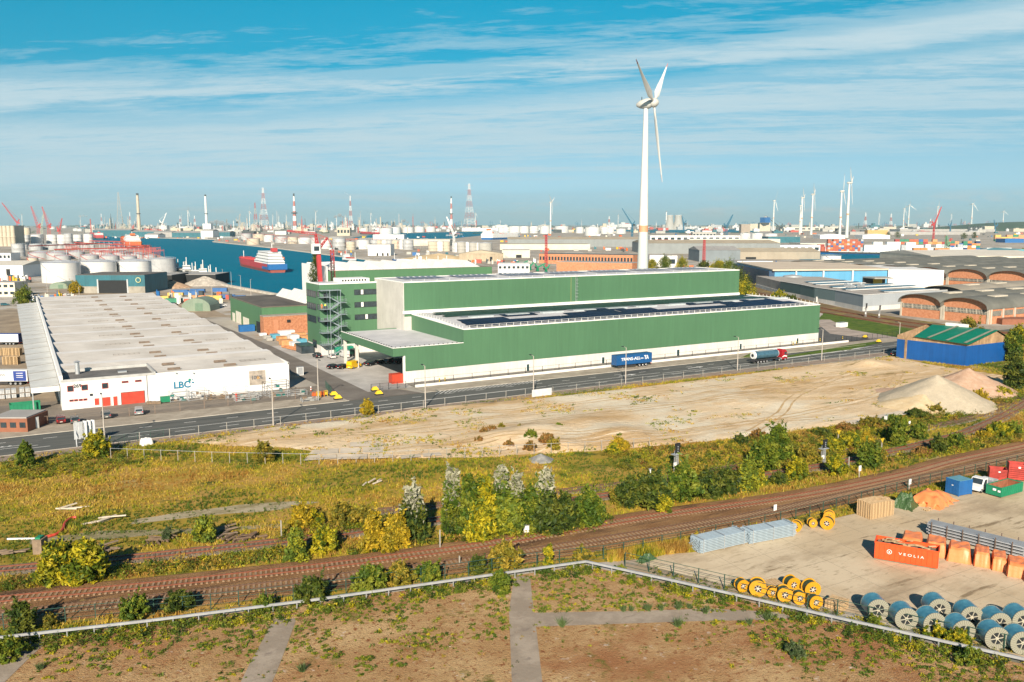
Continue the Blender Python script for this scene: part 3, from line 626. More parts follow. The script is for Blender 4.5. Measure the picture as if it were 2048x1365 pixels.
# MAIN GREEN COMPLEX
GRN=mat('green_cladding',(.073,.175,.091),.55,.06,.04,panel=(1.1,.06,.04),streak=.10)
GRN2=mat('green_cladding_rear',(.078,.185,.092),.5,.04,.05,panel=(1.1,.06,.03),streak=.05)
WHB=mat('white_base',(.63,.61,.58),.85,.07,.2,panel=(3.0,.04,.03),streak=.12)
CONC=mat('precast_concrete',(.54,.52,.48),.9,.10,.16,streak=.08)
WROOF=mat('white_roof',(.54,.545,.57),.7,.12,.12,c2=(.64,.635,.65));WTRIM=mat('white_trim',(.80,.79,.77),.6,.05,1)
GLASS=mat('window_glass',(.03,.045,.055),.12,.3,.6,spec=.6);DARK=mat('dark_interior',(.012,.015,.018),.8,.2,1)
DOORD=mat('dark_door',(.02,.05,.055),.5,.2,1);SOLAR=mat('solar_panel',(.010,.022,.055),.5,.3,.5,panel=(1.05,.5,-.10),spec=.12);SOLARG=mat('solar_panel_green',(.022,.060,.055),.55,.3,.5,panel=(1.05,.5,-.06),spec=.12)
def Zf(zx,zy,ox,oy,sc):return(ox+zx/sc,oy+zy/sc)
def rects_on_Y(parent,name,L_,Yc,m,dep=.08,fm=None,wl=None):
 """rectangular features of a wall facing the road: L_ = [(x0,y0,x1,y1) in the photo]"""
 for(a,t_,c,d) in L_:
  x0,z1=hitY(a,t_,Yc);x1,_=hitY(c,t_,Yc);_,z0=hitY(a,d,Yc)
  b=MB();b.box(x0,x1,Yc-dep,Yc+.02,z0,z1);o=b.o(name,m,parent)
  if fm:
   f=MB();w_=.09
   for(p,q,r_,s_) in((x0-w_,x1+w_,z1,z1+w_),(x0-w_,x1+w_,z0-w_,z0),(x0-w_,x0,z0,z1),(x1,x1+w_,z0,z1)):f.box(p,q,Yc-dep-.05,Yc+.02,r_,s_)
   if name=='window' and(x1-x0)>2.5:
    n=int((x1-x0)/1.6)
    for k in range(1,n):xx=x0+(x1-x0)*k/n;f.box(xx-.04,xx+.04,Yc-dep-.04,Yc,z0,z1)
    bl=MB();xx=x0+(x1-x0)*R.choice([.28,.45,.6]);bl.box(xx,xx+.8,Yc-dep-.02,Yc,z0+.1,z1);bl.o('blind',WTRIM,o)
   f.o('frame',fm,o)
def rects_on_X(parent,name,L_,Xc,m,dep=.08,fm=None):
 for(a,t_,c,d) in L_:
  y0,z1=hitX(a,t_,Xc);y1,_=hitX(c,t_,Xc);_,z0=hitX(a,d,Xc)
  if y0>y1:y0,y1=y1,y0
  b=MB();b.box(Xc-dep,Xc+.02,y0,y1,z0,z1);o=b.o(name,m,parent)
  if fm:
   f=MB();f.box(Xc-dep-.05,Xc+.02,y0-.08,y1+.08,z1,z1+.09);f.box(Xc-dep-.05,Xc+.02,y0-.08,y1+.08,z0-.09,z0);n=max(1,int((y1-y0)/2))
   for k in range(n+1):yy=y0+(y1-y0)*k/n;f.box(Xc-dep-.04,Xc,yy-.05,yy+.05,z0,z1)
   f.o('frame',fm,o)
z6=lambda L_:[(440+a/4.708,540+b/4.708,440+c/4.708,540+d/4.708) for a,b,c,d in L_]
LX0,LX1,LY0,LY1,LZ=107.,254.,210.5,247.,13.6;RZ=14.6
t=thing('low_warehouse','long low green warehouse with a solar panel roof and white base along the road','warehouse',(180,210.5,0))
b=MB();b.extr([(LY0,3.35),(LY0,LZ),(LY0+18,RZ+.1),(LY1,RZ),(LY1,3.35)],LX0,LX1,'x');b.o('wall',GRN,t)
b=MB();b.box(LX0+.1,LX1-.05,LY0+.12,LY1,0,3.35);b.box(89.0,LX0+.1,LY0+.12,LY0+.5,0,3.35);b.o('base_wall',WHB,t)
b=MB();b.extr([(LY0+.5,LZ+.03),(LY0+18,RZ+.16),(LY1,RZ+.06),(LY1,RZ+.1),(LY0+18,RZ+.2),(LY0+.5,LZ+.07)],LX0+.3,LX1-.3,'x');b.o('roof',WROOF,t)
b=MB();b.box(LX0,LX1,LY0-.06,LY0+.5,LZ-.02,LZ+.26);b.extr([(LY0+.5,LZ),(LY0+.5,LZ+.26),(LY0+18,RZ+.38),(LY1,RZ+.3),(LY1,RZ)],LX0-.06,LX0+.4,'x');b.extr([(LY0+.5,LZ),(LY0+.5,LZ+.26),(LY0+18,RZ+.38),(LY1,RZ+.3),(LY1,RZ)],LX1-.4,LX1+.06,'x');b.o('parapet',WTRIM,t)
b=MB()
for x in np.arange(LX0+2,LX1,2.4):b.beam((x,LY0+.2,LZ+.2),(x,LY0+.2,LZ+1.15),.09)
for z_ in(.68,1.12):b.beam((LX0+1,LY0+.2,LZ+z_),(LX1-.5,LY0+.2,LZ+z_),.06)
for y in np.arange(LY0+1,LY1-3,1.9):
 zz=LZ+(y-LY0)/18*1.1 if y<LY0+18 else RZ+.1;b.beam((LX0+.2,y,zz),(LX0+.2,y,zz+.95),.08);b.beam((LX1-.2,y,zz),(LX1-.2,y,zz+.95),.08)
b.o('railing',WTRIM,t)
def roofz(y):return LZ+(y-LY0-.5)/17.5*(RZ-LZ+.13) if y<LY0+18 else RZ+.16-(y-LY0-18)*.0035
for k in range(4):
 y0=LY0+1.9+k*4.3;segs=[(110.5+k*.8,146,0),(146.5,182,0),(182.5,216,0),(216.5,249,0)] if k<2 else([(112,128,0),(150,170,0),(171,186,0),(218,246,0)] if k==2 else[(129,141,0),(160,176,0),(204,226,0),(231,246,0)])
 for(xa,xb,_) in segs:
  b=MB();za,zb=roofz(y0)+.22,roofz(y0+4)+.25;b.add([(xa,y0,za),(xb,y0,za),(xb,y0+4,zb),(xa,y0+4,zb),(xa,y0,za+.06),(xb,y0,za+.06),(xb,y0+4,zb+.06),(xa,y0+4,zb+.06)],[(0,3,2,1),(4,5,6,7),(0,1,5,4),(1,2,6,5),(2,3,7,6),(3,0,4,7)])
  b.o('solar_array',SOLAR,t)
for k in range(4):
 y0=LY0+21.5+k*3.5;b=MB();b.box(112+2*(k%2),251-3*(k%3),y0,y0+3.2,RZ+.35,RZ+.42);b.o('solar_array',SOLARG,t,False)
for(xa,xb) in((116,150),(156,192),(200,240)):
 b=MB();b.box(xa,xb,LY0+18.9,LY0+21.2,RZ+.33,RZ+.4);b.o('solar_array',mat('pale_solar',(.22,.25,.30),.5,.3,.6),t)
for k,x in enumerate(np.arange(118,250,13)):
 b=MB();b.box(x,x+8,LY0+16.8,LY0+18.6,RZ+.12,RZ+.55);b.o('rooflight',mat('rooflight',(.42,.46,.48),.4,.1,1),t)
rects_on_Y(t,'door',[(1053,729,1058,743),(1203.5,715,1208.5,727.5),(1353.5,700,1358.5,712),(1479,688,1483,699),(1593,677,1596.5,687)],LY0+.12,DOORD,.1,WTRIM)
TX0,TX1,TY0,TY1,TZ=104.3,249.5,247.0,271.5,24.8
t=thing('tall_warehouse','tall green high-bay warehouse with a grey concrete end wall, behind the solar roof','warehouse',(176,247,0))
b=MB();b.box(TX0+.3,TX1,TY0,TY1,14,TZ);b.o('wall',GRN,t)
b=MB();b.box(TX0,TX0+.28,TY0,TY1,0,TZ-.02);b.box(TX0+.28,TX1-.1,TY0+.1,TY1,0,14);b.o('end_wall',CONC,t,label=None) if False else b.o('end_wall',CONC,t)
b=MB();b.box(TX0+.3,TX1-.2,TY0+.2,TY1-.2,TZ,TZ+.06);b.o('roof',WROOF,t)
b=MB();b.box(TX0,TX1+.03,TY0-.04,TY0+.2,TZ-.12,TZ+.22);b.box(TX0,TX1,TY1-.2,TY1,TZ,TZ+.2);b.box(TX1-.2,TX1+.04,TY0,TY1,TZ-.12,TZ+.22);b.box(TX0-.04,TX0+.2,TY0,TY1,TZ-.1,TZ+.22);b.box(LX0-3,TX1,TY0-.5,TY0-.04,RZ+.25,RZ+1.25);b.o('parapet',WTRIM,t)
b=MB();xx=hitY(1152,570,TY0)[0]
for dx in(-.3,.3):b.beam((xx+dx,TY0-.25,15.4),(xx+dx,TY0-.25,25.6),.08)
for z_ in np.arange(15.6,25,.5):b.beam((xx-.3,TY0-.25,z_),(xx+.3,TY0-.25,z_),.06)
for z_ in np.arange(17.5,25,1.2):b.beam((xx-.45,TY0-.85,z_),(xx+.45,TY0-.85,z_),.06);b.beam((xx-.45,TY0-.85,z_),(xx-.3,TY0-.2,z_),.06);b.beam((xx+.45,TY0-.85,z_),(xx+.3,TY0-.2,z_),.06)
b.o('ladder',GALV,t)
b=MB();xx=hitY(1142,570,TY0)[0];b.box(xx-.08,xx+.08,TY0-.08,TY0,RZ+1,TZ);b.o('downpipe',mat('ochre_pipe',(.25,.26,.10),.6),t)
b=MB()
for k,x in enumerate(np.arange(TX0+6,TX1-4,2.2)):
 if k%9 in(7,8):continue
 b.add([(x,TY0+12,TZ+.15),(x+1.7,TY0+12,TZ+.15),(x+1.7,TY0+22,TZ+.5),(x,TY0+22,TZ+.5)],[(0,1,2,3)])
b.o('solar_array',mat('pale_solar',(.22,.25,.30),.3,.3,.6),t)
b=MB()
for x in np.arange(TX0+3,TX1,4.5):b.beam((x,TY0+.35,TZ+.2),(x,TY0+.35,TZ+.85),.07)
b.o('railing',WTRIM,t)
t=thing('loading_canopy','green loading canopy with a white roof sheltering parked cars at the hall corner','canopy',(97,212,0))
b=MB();b.box(85.6,107,210.5,210.9,7.6,9.9);b.box(85.6,86.0,210.9,252.5,7.6,9.9);b.box(89,107,210.45,210.9,3.35,7.62);b.box(86,104,252.2,252.6,7.6,9.9);b.o('fascia',GRN,t)
b=MB();b.box(86.0,107,210.9,252.2,9.55,9.7);b.o('roof',WROOF,t)
b=MB();b.box(85.55,106.9,210.4,210.75,9.88,10.05);b.box(85.5,85.85,210.75,252.4,9.88,10.05);b.o('trim',WTRIM,t)
for(x,y) in((86.4,241),(86.4,251.5)):
 b=MB();b.box(x-.45,x+.45,y-.35,y+.35,0,7.6);b.o('column',CONC,t)
b=MB();b.box(88.75,89.1,210.4,211.4,0,7.6);b.o('column',WTRIM,t)
b=MB()
for k in range(15):x=86.4+k*1.42;b.box(x,x+.25,210.6,210.95,10.05,10.22)
for k in range(22):y=212+k*1.85;b.box(85.7,86.1,y,y+.3,10.05,10.22)
b.o('roof_fixing',BLK,t)
OY=270.0;OX0=84.5;OX1=TX0;OYb=hitX(612,566,84.5)[0];OZ=23.4
t=thing('office_building','green five-storey office block with ribbon windows and an outside steel stair','office building',(94,270,0))
b=MB();b.box(OX0,OX1-.02,OY,OYb,3.3,OZ);b.o('wall',GRN,t)
b=MB();b.box(OX0+.05,OX1-.02,OY+.12,OYb,0,3.3);b.o('base_wall',WHB,t)
b=MB();b.box(OX0+.3,OX1,OY+.3,OYb-.3,OZ,OZ+.05);b.o('roof',WROOF,t)
b=MB();b.box(OX0-.05,OX1,OY-.05,OY+.3,OZ,OZ+.45);b.box(OX0-.05,OX0+.3,OY,OYb,OZ,OZ+.45);b.box(94,OX1,OYb-8,OYb-.5,OZ+.05,OZ+1.3);b.o('parapet',WTRIM,t)
b=MB()
for k in range(9):b=MB();b.box(94.5+k*1.0,95.0+k*1.0,OYb-8.2,OYb-8.0,OZ+.4,OZ+1.0);b.o('louvre',BLK,t)
rects_on_Y(t,'window',z6([(1265,190,1481,236),(1268,308,1483,354),(1271,425,1487,471)]),OY,GLASS,.06,BLK)
rects_on_Y(t,'door',z6([(975,220,1010,283),(980,338,1010,400),(982,458,1012,520)]),OY,DARK,.06)
rects_on_X(t,'window',z6([(818,185,903,240),(913,205,934,248),(822,302,905,356),(918,325,938,370),(826,418,906,474),(921,442,942,486)]),OX0,GLASS,.06,BLK)
rects_on_X(t,'door',z6([(875,655,910,720)]),OX0,GLASS,.06,BLK)
b=MB();x0,z0=hitY(620,702,OY-4);b.box(79.5,84.2,276,283,2.7,3.0);b.o('porch_roof',mat('porch',(.03,.07,.06),.4),t)
b=MB();b.box(79.8,84.0,276.3,282.7,.1,2.7);b.o('porch_glass',GLASS,t)
ST=mat('stair_steel',(.30,.36,.40),.5,.15,1,metal=.3)
s=thing('outdoor_stair','zigzag grey steel fire stair climbing the front of the green office block','stair',(89,268,0))
sx0=hitY(440+1035/4.708,660,OY-2.5)[0];sx1=hitY(440+1135/4.708,660,OY-2.5)[0];yA,yB=OY-3.4,OY-.3
lv=[0,3.9,7.8,11.7,15.6,19.5]
for(px__,py__) in((sx0,yA),(sx1,yA),(sx0,yB),(sx1,yB)):
 b=MB();b.beam((px__,py__,0),(px__,py__,21.8),.16);b.o('post',ST,s)
for i,z_ in enumerate(lv[1:]):
 b=MB();b.box(sx0-3.0,sx0+.2,yA,yB,z_-.12,z_);b.o('landing',ST,s)
 b=MB();b.box(sx1-.2,sx1+2.2,yA,yB,z_-2.05,z_-1.93);b.o('landing',ST,s)
 for(xa,za,xb,zb,yy) in((sx0+.2,z_-3.9,sx1-.1,z_-1.95,yA+.75),(sx1-.1,z_-1.95,sx0+.2,z_,yB-.8)):
  b=MB();b.beam((xa,yy-.6,za),(xb,yy-.6,zb),.08,.3);b.beam((xa,yy+.6,za),(xb,yy+.6,zb),.08,.3)
  for k in range(10):q=(k+.5)/10;b.box(xa+(xb-xa)*q-.16,xa+(xb-xa)*q+.16,yy-.6,yy+.6,za+(zb-za)*q-.03,za+(zb-za)*q+.02)
  b.beam((xa,yy-.6,za+1),(xb,yy-.6,zb+1),.06);b.o('flight',ST,s)
 b=MB()
 for hh in(.5,1.05):
  b.beam((sx0-3,yA,z_+hh),(sx0+.2,yA,z_+hh),.06);b.beam((sx0-3,yA,z_+hh),(sx0-3,yB,z_+hh),.06);b.beam((sx1+2.2,yA,z_-1.95+hh),(sx1+2.2,yB,z_-1.95+hh),.06);b.beam((sx1-.2,yA,z_-1.95+hh),(sx1+2.2,yA,z_-1.95+hh),.06)
 for k in range(5):b.beam((sx0-3+k*.75,yA,z_),(sx0-3+k*.75,yA,z_+1.05),.05)
 b.o('railing',ST,s)
b=MB();b.box(sx0-3,sx1+.3,yA-.1,yB,21.6,21.75);b.o('roof',ST,s)
t=thing('sawtooth_hall','rear green hall with a row of white sawtooth rooflights and a white gable','factory hall',(140,430,0))
HX0,HX1=137.4,234;HY=424.
b=MB();b.box(HX0,HX1,HY,470,0,19);b.o('wall',GRN2,t)
b=MB();b.box(HX0-.5,HX0,HY-.2,468,0,21.6);b.box(HX0,HX0+13,458,460,19,22.3);b.o('gable_wall',mat('white_gable',(.74,.73,.72),.7,.06,.1),t)
b=MB();b.box(HX0+.1,HX1-.1,HY+.1,469.9,19,19.06);b.o('roof',mat('brown_roof',(.20,.165,.13),.9,.15,.1),t)
SAW=mat('white_sheet',(.72,.70,.68),.6,.05,.3,panel=(1.9,.10,.35));SAWD=mat('saw_glass',(.25,.24,.22),.5,.2,.3)
n=9;wv=(HX1-6-HX0-2)/n
for k in range(n):
 x=HX0+2+k*wv;b=MB();y0,y1=HY+3,HY+40
 b.add([(x,y0,19),(x+wv,y0+0,19),(x+wv*.42,y0+6,22.6),(x,y1,19),(x+wv,y1,19),(x+wv*.42,y1,22.6)],[(0,1,2),(1,4,5,2),(0,2,5,3),(3,5,4)]);o=b.o('sawtooth_rooflight',SAW,t)
b=MB();x0=225;b.box(x0,x0+14,HY-6,HY-1,0,19.0);b.o('white_tower_block',mat('cream_block',(.72,.70,.66),.8,.08,.2),t) if False else None
t=thing('green_workshop','single-storey green workshop with a dark flat roof behind the side street','workshop',(82,337,0))
b=MB();b.box(82,122,337,394,0,10.3);b.o('wall',GRN2,t)
b=MB();b.box(81.9,122,336.9,394.1,10.3,10.6);b.o('roof_edge',mat('roof_edge_brown',(.15,.13,.1),.9),t)
b=MB();b.box(82.4,121.6,337.4,393.6,10.6,10.66);b.o('roof',mat('bitumen_roof',(.085,.075,.065),.95,.25,.1,c2=(.13,.115,.10)),t)
for(x,w_,y0,y1) in((101,4.5,343,388),(105.7,4.5,341,386),(112,4.5,352,390)):
 b=MB();b.add([(x,y0,10.66),(x+w_,y0,10.66),(x+w_*.5,y0+4,14.2),(x,y1,10.66),(x+w_,y1,10.66),(x+w_*.5,y1-4,14.2)],[(0,1,2),(1,4,5,2),(0,2,5,3),(3,5,4)]);b.o('sawtooth_rooflight',SAW,t)
rects_on_X(t,'door',z6([(118,400,140,500),(150,385,195,530),(218,440,270,520)]),82,mat('cream_door',(.62,.60,.52),.7),.1)
BRK=mat('red_brick',(.44,.17,.08),.9,.22,1.2,c2=(.52,.24,.13),streak=.1)
a_=thing('brick_annex','orange brick annex built against the green workshop','annex',(90,334,0))
b=MB();b.box(81.2,106,331.5,336.9,0,7.2);b.o('wall',BRK,a_);b=MB();b.box(81.1,106.1,331.4,336.9,7.2,7.5);b.o('roof',mat('annex_roof',(.30,.27,.24),.9),a_)
rects_on_Y(a_,'door',z6([(505,475,545,590)]),331.5,mat('orange_door',(.50,.22,.12),.7),.06);rects_on_Y(a_,'ventilator',z6([(630,470,662,496)]),331.5,BLK,.3)
rects_on_X(a_,'door',z6([(342,480,375,585)]),81.2,DARK,.05)
# WHITE WAREHOUSE
WX0,WX1,WY0,WY1,WZ=6.6,59.8,219.2,474.,6.7
WSH=mat('white_sheet_wall',(.74,.73,.72),.65,.05,.1,panel=(.9,.05,.06),streak=.08)
t=thing('white_warehouse','very long white warehouse with a folded roof and a dark flat roofed office corner','warehouse',(33,219,0))
b=MB();b.box(WX0,WX1,WY0,WY1,0,WZ-.02);b.o('wall',WSH,t)
WR=mat('fibre_roof',(.56,.525,.48),.9,.12,.09,c2=(.64,.61,.57),panel=(1.1,.10,.07));WR2=mat('pale_roof_strip',(.72,.70,.68),.8,.08,.1)
NB=11;P_=(WY1-WY0)/NB;rb=MB();rs2=MB()
for k in range(NB):
 y=WY0+k*P_;zr=WZ+1.15
 x0=WX0+.6;xs=x0 if k else 27.2
 def q(ya,za,yb,zb,M_,xa):M_.add([(xa,ya,za),(WX1-.3,ya,za),(WX1-.3,yb,zb),(xa,yb,zb)],[(0,1,2,3)])
 if k==0:
  q(y+.3,WZ,y+14.2,WZ+.7,rb,27.2);q(y+14.2,WZ+.7,y+P_-5.5,zr,rb,x0)
 else:q(y,WZ,y+P_-5.5,zr,rb,x0)
 q(y+P_-5.5,zr,y+P_-1.4,zr-.05,rs2,x0);q(y+P_-1.4,zr-.05,y+P_,WZ,rb,x0)
rb.o('roof',WR,t);rs2 .o('roof_strip',WR2,t)
b=MB();b.box(WX0-.15,WX0+.55,WY0-.02,WY1,WZ-.4,WZ+1.5);b.box(WX1-.3,WX1+.06,WY0-.05,WY1,WZ-.1,WZ+.35);b.box(27.2,WX1,WY0-.05,WY0+.3,WZ-.1,WZ+.3);b.o('parapet',WTRIM,t)
BIT=mat('office_roof',(.13,.125,.12),.9,.25,.2,c2=(.20,.19,.18))
b=MB();b.box(WX0+.5,26.8,WY0+.3,WY0+13.8,WZ-.05,WZ+.02);b.o('office_roof',BIT,t)
b=MB();b.box(WX0,27.2,WY0-.05,WY0+.3,WZ-.1,WZ+.5);b.box(26.8,27.2,WY0,WY0+14.2,WZ-.1,WZ+.75);b.box(WX0+.5,27.2,WY0+13.8,WY0+14.2,WZ-.1,WZ+.75);b.o('office_parapet',mat('grey_trim',(.45,.45,.44),.7),t)
b=MB();b.tube((10.8,229.5,WZ),(10.8,229.5,WZ+2.9),.55,.5,12);b.tube((10.8,229.5,WZ+3.0),(10.8,229.5,WZ+3.3),.85,.2,12);b.o('chimney',GALV,t,True)
b=MB();b.box(19.5,21.5,226,227.2,WZ,WZ+.35);b.o('roof_hatch',GALV,t)
VNT=mat('vent_brown',(.16,.12,.09),.8,.2,1)
for k in range(NB):
 y=WY0+k*P_
 for(x,yo) in((30.5,3.5),(42.5,8),(44,3.0),(30,9.5)):
  if k==0 and x<30:continue
  zz=WZ+yo/(P_-5.5)*1.15;b=MB();b.extr([(y+yo,zz),(y+yo+.9,zz+.05),(y+yo+.45,zz+.55)],x,x+3.0,'x');b.o('roof_vent',VNT,t)
 for(x,yo) in((21,10.2),(49,7.0)):
  if k==0 and x<30:continue
  zz=WZ+yo/(P_-5.5)*1.15+.04;b=MB()
  for j in range(6):b.beam((x+j*1.3,y+yo,zz),(x+j*1.3,y+yo+1.5,zz+.1),.09)
  b.beam((x,y+yo,zz),(x+6.5,y+yo,zz),.08);b.beam((x,y+yo+1.5,zz+.1),(x+6.5,y+yo+1.5,zz+.1),.08);b.o('rooflight_frame',mat('frame_grey',(.22,.20,.18),.8),t)
z5=lambda L_:[(a/4.015,560+b/4.015,c/4.015,560+d/4.015) for a,b,c,d in L_]
RED=mat('red_paint',(.50,.055,.03),.55,.15,.8)
rects_on_Y(t,'window',z5([(541,855,585,897),(655,847,700,886),(820,833,864,872),(980,817,1026,827),(1087,808,1132,818),(560,966,587,976),(598,963,622,973),(636,960,660,970),(672,957,696,967)]),WY0,GLASS,.06,RED)
rects_on_Y(t,'door',z5([(758,953,795,1008),(820,945,886,1017),(908,937,942,1015)]),WY0,RED,.08,WTRIM)
rects_on_Y(t,'roller_door',z5([(972,908,1158,1003)]),WY0,RED,.08,mat('dark_trim',(.1,.09,.08),.7))
rects_on_Y(t,'ventilator',z5([(720,916,742,932)]),WY0,BLK,.2)
BLU=mat('sign_teal',(.01,.17,.30),.5);NAV=mat('sign_dark',(.02,.025,.03),.5)
x_,z_=hitY(621/4.015,560+853/4.015,WY0);txt('269',1.15,NAV,t,(x_,WY0-.06,z_),(PI/2,0,0),.03,'house_number',.02)
x_,z_=hitY(1462/4.015,560+845/4.015,WY0);txt('LBC',2.3,BLU,t,(x_,WY0-.06,z_),(PI/2,0,0),.03,'lettering',.06)
for(a,c,r_) in((1523,803,.32),(1549,824,.24),(1523,827,.18),(1546,803,.15)):
 x_,z_=hitY(a/4.015,560+c/4.015,WY0);b=MB();b.tube((x_,WY0-.1,z_),(x_,WY0,z_),r_,r_,14);b.o('logo_dot',BLU if r_<.3 else mat('sign_green',(.02,.22,.16),.5),t)
x0,z1=hitY(498,743,WY0);x1,z0=hitY(531,768,WY0);bb=MB();bb.box(x0,x1,WY0-.12,WY0-.02,z0,z1);o=bb.o('sign_board',mat('sign_tan',(.36,.31,.26),.8,.25,.8),t)
x_,z_=hitY(513.5,755.5,WY0);txt('100%',1.35,mat('sign_ink',(.08,.09,.11),.6),o,(x_,WY0-.15,z_),(PI/2,0,0),.01,'lettering',.02);txt('o',1.3,mat('sign_orange',(.6,.3,.05),.6),o,(x_+.30,WY0-.17,z_+.05),(PI/2,0,0),.01,'lettering',.02)
b=MB();xx=hitY(294,770,WY0)[0];b.box(xx-.06,xx+.06,WY0-.12,WY0,0,WZ);b.o('downpipe',mat('pipe_grey',(.18,.18,.18),.6),t)
for a in(1412,1551):x_,z_=hitY(a/4.015,560+748/4.015,WY0);b=MB();b.box(x_-.15,x_+.15,WY0-.5,WY0,z_-.1,z_+.15);b.o('floodlight',GALV,t)
t=thing('side_awning','long pale awning running along the left side of the white warehouse','awning',(0,221,0));AW=mat('awning_sheet',(.55,.56,.55),.6,.10,.2,panel=(2.4,.08,.10))
b=MB();b.add([(.6,220.5,5.2),(6.45,220.5,5.75),(6.45,466,5.75),(-1.8,466,5.2),(.6,220.5,4.95),(6.45,220.5,5.5),(6.45,466,5.5),(-1.8,466,4.95)],[(0,1,2,3),(7,6,5,4),(0,4,5,1),(1,5,6,2),(2,6,7,3),(3,7,4,0)]);b.o('roof',AW,t)
b=MB();b.box(.6,6.4,220.3,220.5,4.5,5.7);b.o('fascia',WTRIM,t)
b=MB()
for k in range(21):y=221+k*12.2;b.beam((.5-(y-220)*.009,y,5.27),(6.4,y,5.83),.14,.06)
b.o('seam',mat('seam_brown',(.25,.23,.20),.8),t)
for k in range(7):b=MB();y=221+k*40;b.box(.75-(y-220)*.009,1.0-(y-220)*.009,y,y+.25,0,5.0);b.o('post',GALV,t)
# BLUE SHED with green roof
t=thing('blue_shed','blue corrugated shed with a steep green roof and bare timber eaves','shed',(*G(1792,716),0))
q0,q1,q2=Vector(G(1792,716)),Vector(G(1930,733)),Vector(G(2012,722));q3=q0+(q2-q1)
BL=mat('blue_sheet',(.004,.080,.30),.5,.10,.2,panel=(.8,.12,.15),streak=.1);BL2=BL if 1 else mat('blue_sheet_end',(.012,.10,.33),.5,.10,.2,panel=(.8,.12,.15),streak=.1)
WD=mat('weathered_boards',(.33,.20,.11),.9,.25,.5,c2=(.42,.28,.16),panel=(.7,.3,.3));GR=mat('green_roof_sheet',(.004,.17,.10),.45,.08,.3,panel=(1.2,.06,.12));SKYL=mat('dull_rooflight',(.25,.26,.20),.6)
C4=[q0,q1,q2,q3]
b=MB();b.prism([(q.x,q.y) for q in C4],0,6.2);b.o('wall',BL,t)
ax=(q1-q0);wd=(q2-q1);rdg=10.3
def pt(u,v,z):p=q0+ax*u+wd*v;return(p.x,p.y,z)
b=MB();b.add([pt(0,0,6.2),pt(1,0,6.2),pt(1,1,6.2),pt(0,1,6.2),pt(0,0,7.5),pt(1,0,7.1),pt(1,1,7.1),pt(0,1,7.5),pt(1,.68,10.0),pt(0,.68,10.0)],[(0,1,5,4),(1,2,6,8,5),(2,3,7,6),(3,0,4,9,7)]);b.o('timber_eaves',WD,t)
b=MB();b.add([pt(-.012,-.04,7.1),pt(1.015,.30,8.2),pt(1.015,.70,10.2),pt(-.012,.70,10.2),pt(1.015,1.04,7.2),pt(-.012,1.04,7.2)],[(2,4,5,3)]);b.add([pt(.26,-.03,7.55),pt(1.06,-.05,6.9),pt(1.03,.70,10.25),pt(.22,.70,10.25)],[(0,1,2,3)]);b.add([pt(.26,-.03,7.5),pt(.22,.70,10.2),pt(.08,.70,10.2)],[(0,1,2)]);b.o('roof',GR,t)
for u in(.45,.72,.97):
 zl=7.55-.65*(u-.26)/.8;b=MB();b.add([pt(u,-.03,zl+.32),pt(u+.045,-.03,zl+.30),pt(u+.03,.70,10.55),pt(u-.015,.70,10.55)],[(0,1,2,3)]);b.o('rooflight',SKYL,t)
b=MB();b.beam(pt(.26,.74,10.6),pt(.58,.74,10.6),1.0,1.0);b.o('ridge_unit',WTRIM,t)
b=MB();p=pt(.14,-.004,0);b.beam(p,(p[0],p[1],7),.7,.2);b.o('timber_strip',WD,t)
# RIGHT SIDE SHEDS
DGR=mat('dark_teal_panel',(.035,.085,.095),.5,.05,.1,panel=(1.2,.06,.1));MGR=mat('mid_grey_panel',(.13,.19,.205),.5,.05,.1,panel=(1.2,.05,.1));LGR=mat('light_grey_panel',(.25,.30,.34),.5,.05,.1,panel=(1.2,.05,.1));PGR=mat('pale_grey_panel',(.36,.39,.42),.5,.05,.1,panel=(1.2,.04,.08))
t=thing('curved_grey_shed','long low shed whose curved wall shades from dark teal to light grey','shed',(*G(1725,623),0))
wl=[G(1560,589),G(1600,597),G(1628,604),G(1669,611),G(1725,623),(372,266)];wl[-1]=(430,wl[4][1]-1)
for i,m_ in enumerate((DGR,MGR,MGR,LGR,PGR)):
 a,c=wl[i],wl[i+1];b=MB();d=Vector((c[0]-a[0],c[1]-a[1])).normalized();n_=Vector((-d.y,d.x))*.5
 if i<4:n_=-Vector((-abs(n_.x),-abs(n_.y)))
 b.prism([a,c,(c[0]+.6,c[1]+.4),(a[0]+.6,a[1]+.4)],2.2,8.0+(i==0)*.02+i*.003);b.o('wall',[DGR,mat('teal_panel',(.07,.15,.16),.5,.05,.1,panel=(1.2,.05,.1)),MGR,LGR,PGR][i],t)
poly=wl+[(440,330),(470,390),(440,420)]
b=MB();b.prism(poly,0,2.2);b.o('base_wall',WHB,t)
b=MB();b.prism([(p[0]+.7,p[1]+.5) for p in poly],2.2,7.7);b.o('roof',mat('gravel_roof',(.36,.33,.30),.95,.15,.1),t)
b=MB()
for i in range(5):a,c=wl[i],wl[i+1];b.beam((a[0],a[1],8.15),(c[0],c[1],8.15),.5,.18)
b.o('parapet',WTRIM,t)
for k,(yy,xx,ln) in enumerate(((352,412,40),(338,402,45),(318,392,62),(303,384,70),(284,390,70))):
 p=(xx,yy);b=MB()
 for j in range(2):b.beam((p[0]+j*3,p[1]+j*3.5,8.3),(p[0]+ln*.85+j*3,p[1]-ln*.02+j*3.5,8.3),2.6,.12)
 b.o('solar_array',mat('teal_solar',(.015,.08,.13),.25,.4,.4,panel=(1.3,.6,-.1)),t)
 b=MB();b.beam((p[0]-1,p[1]-3.4,8.1),(p[0]+ln*.85,p[1]-3.4-ln*.02,8.1),3.2,.25);b.o('rooflight',WTRIM,t)
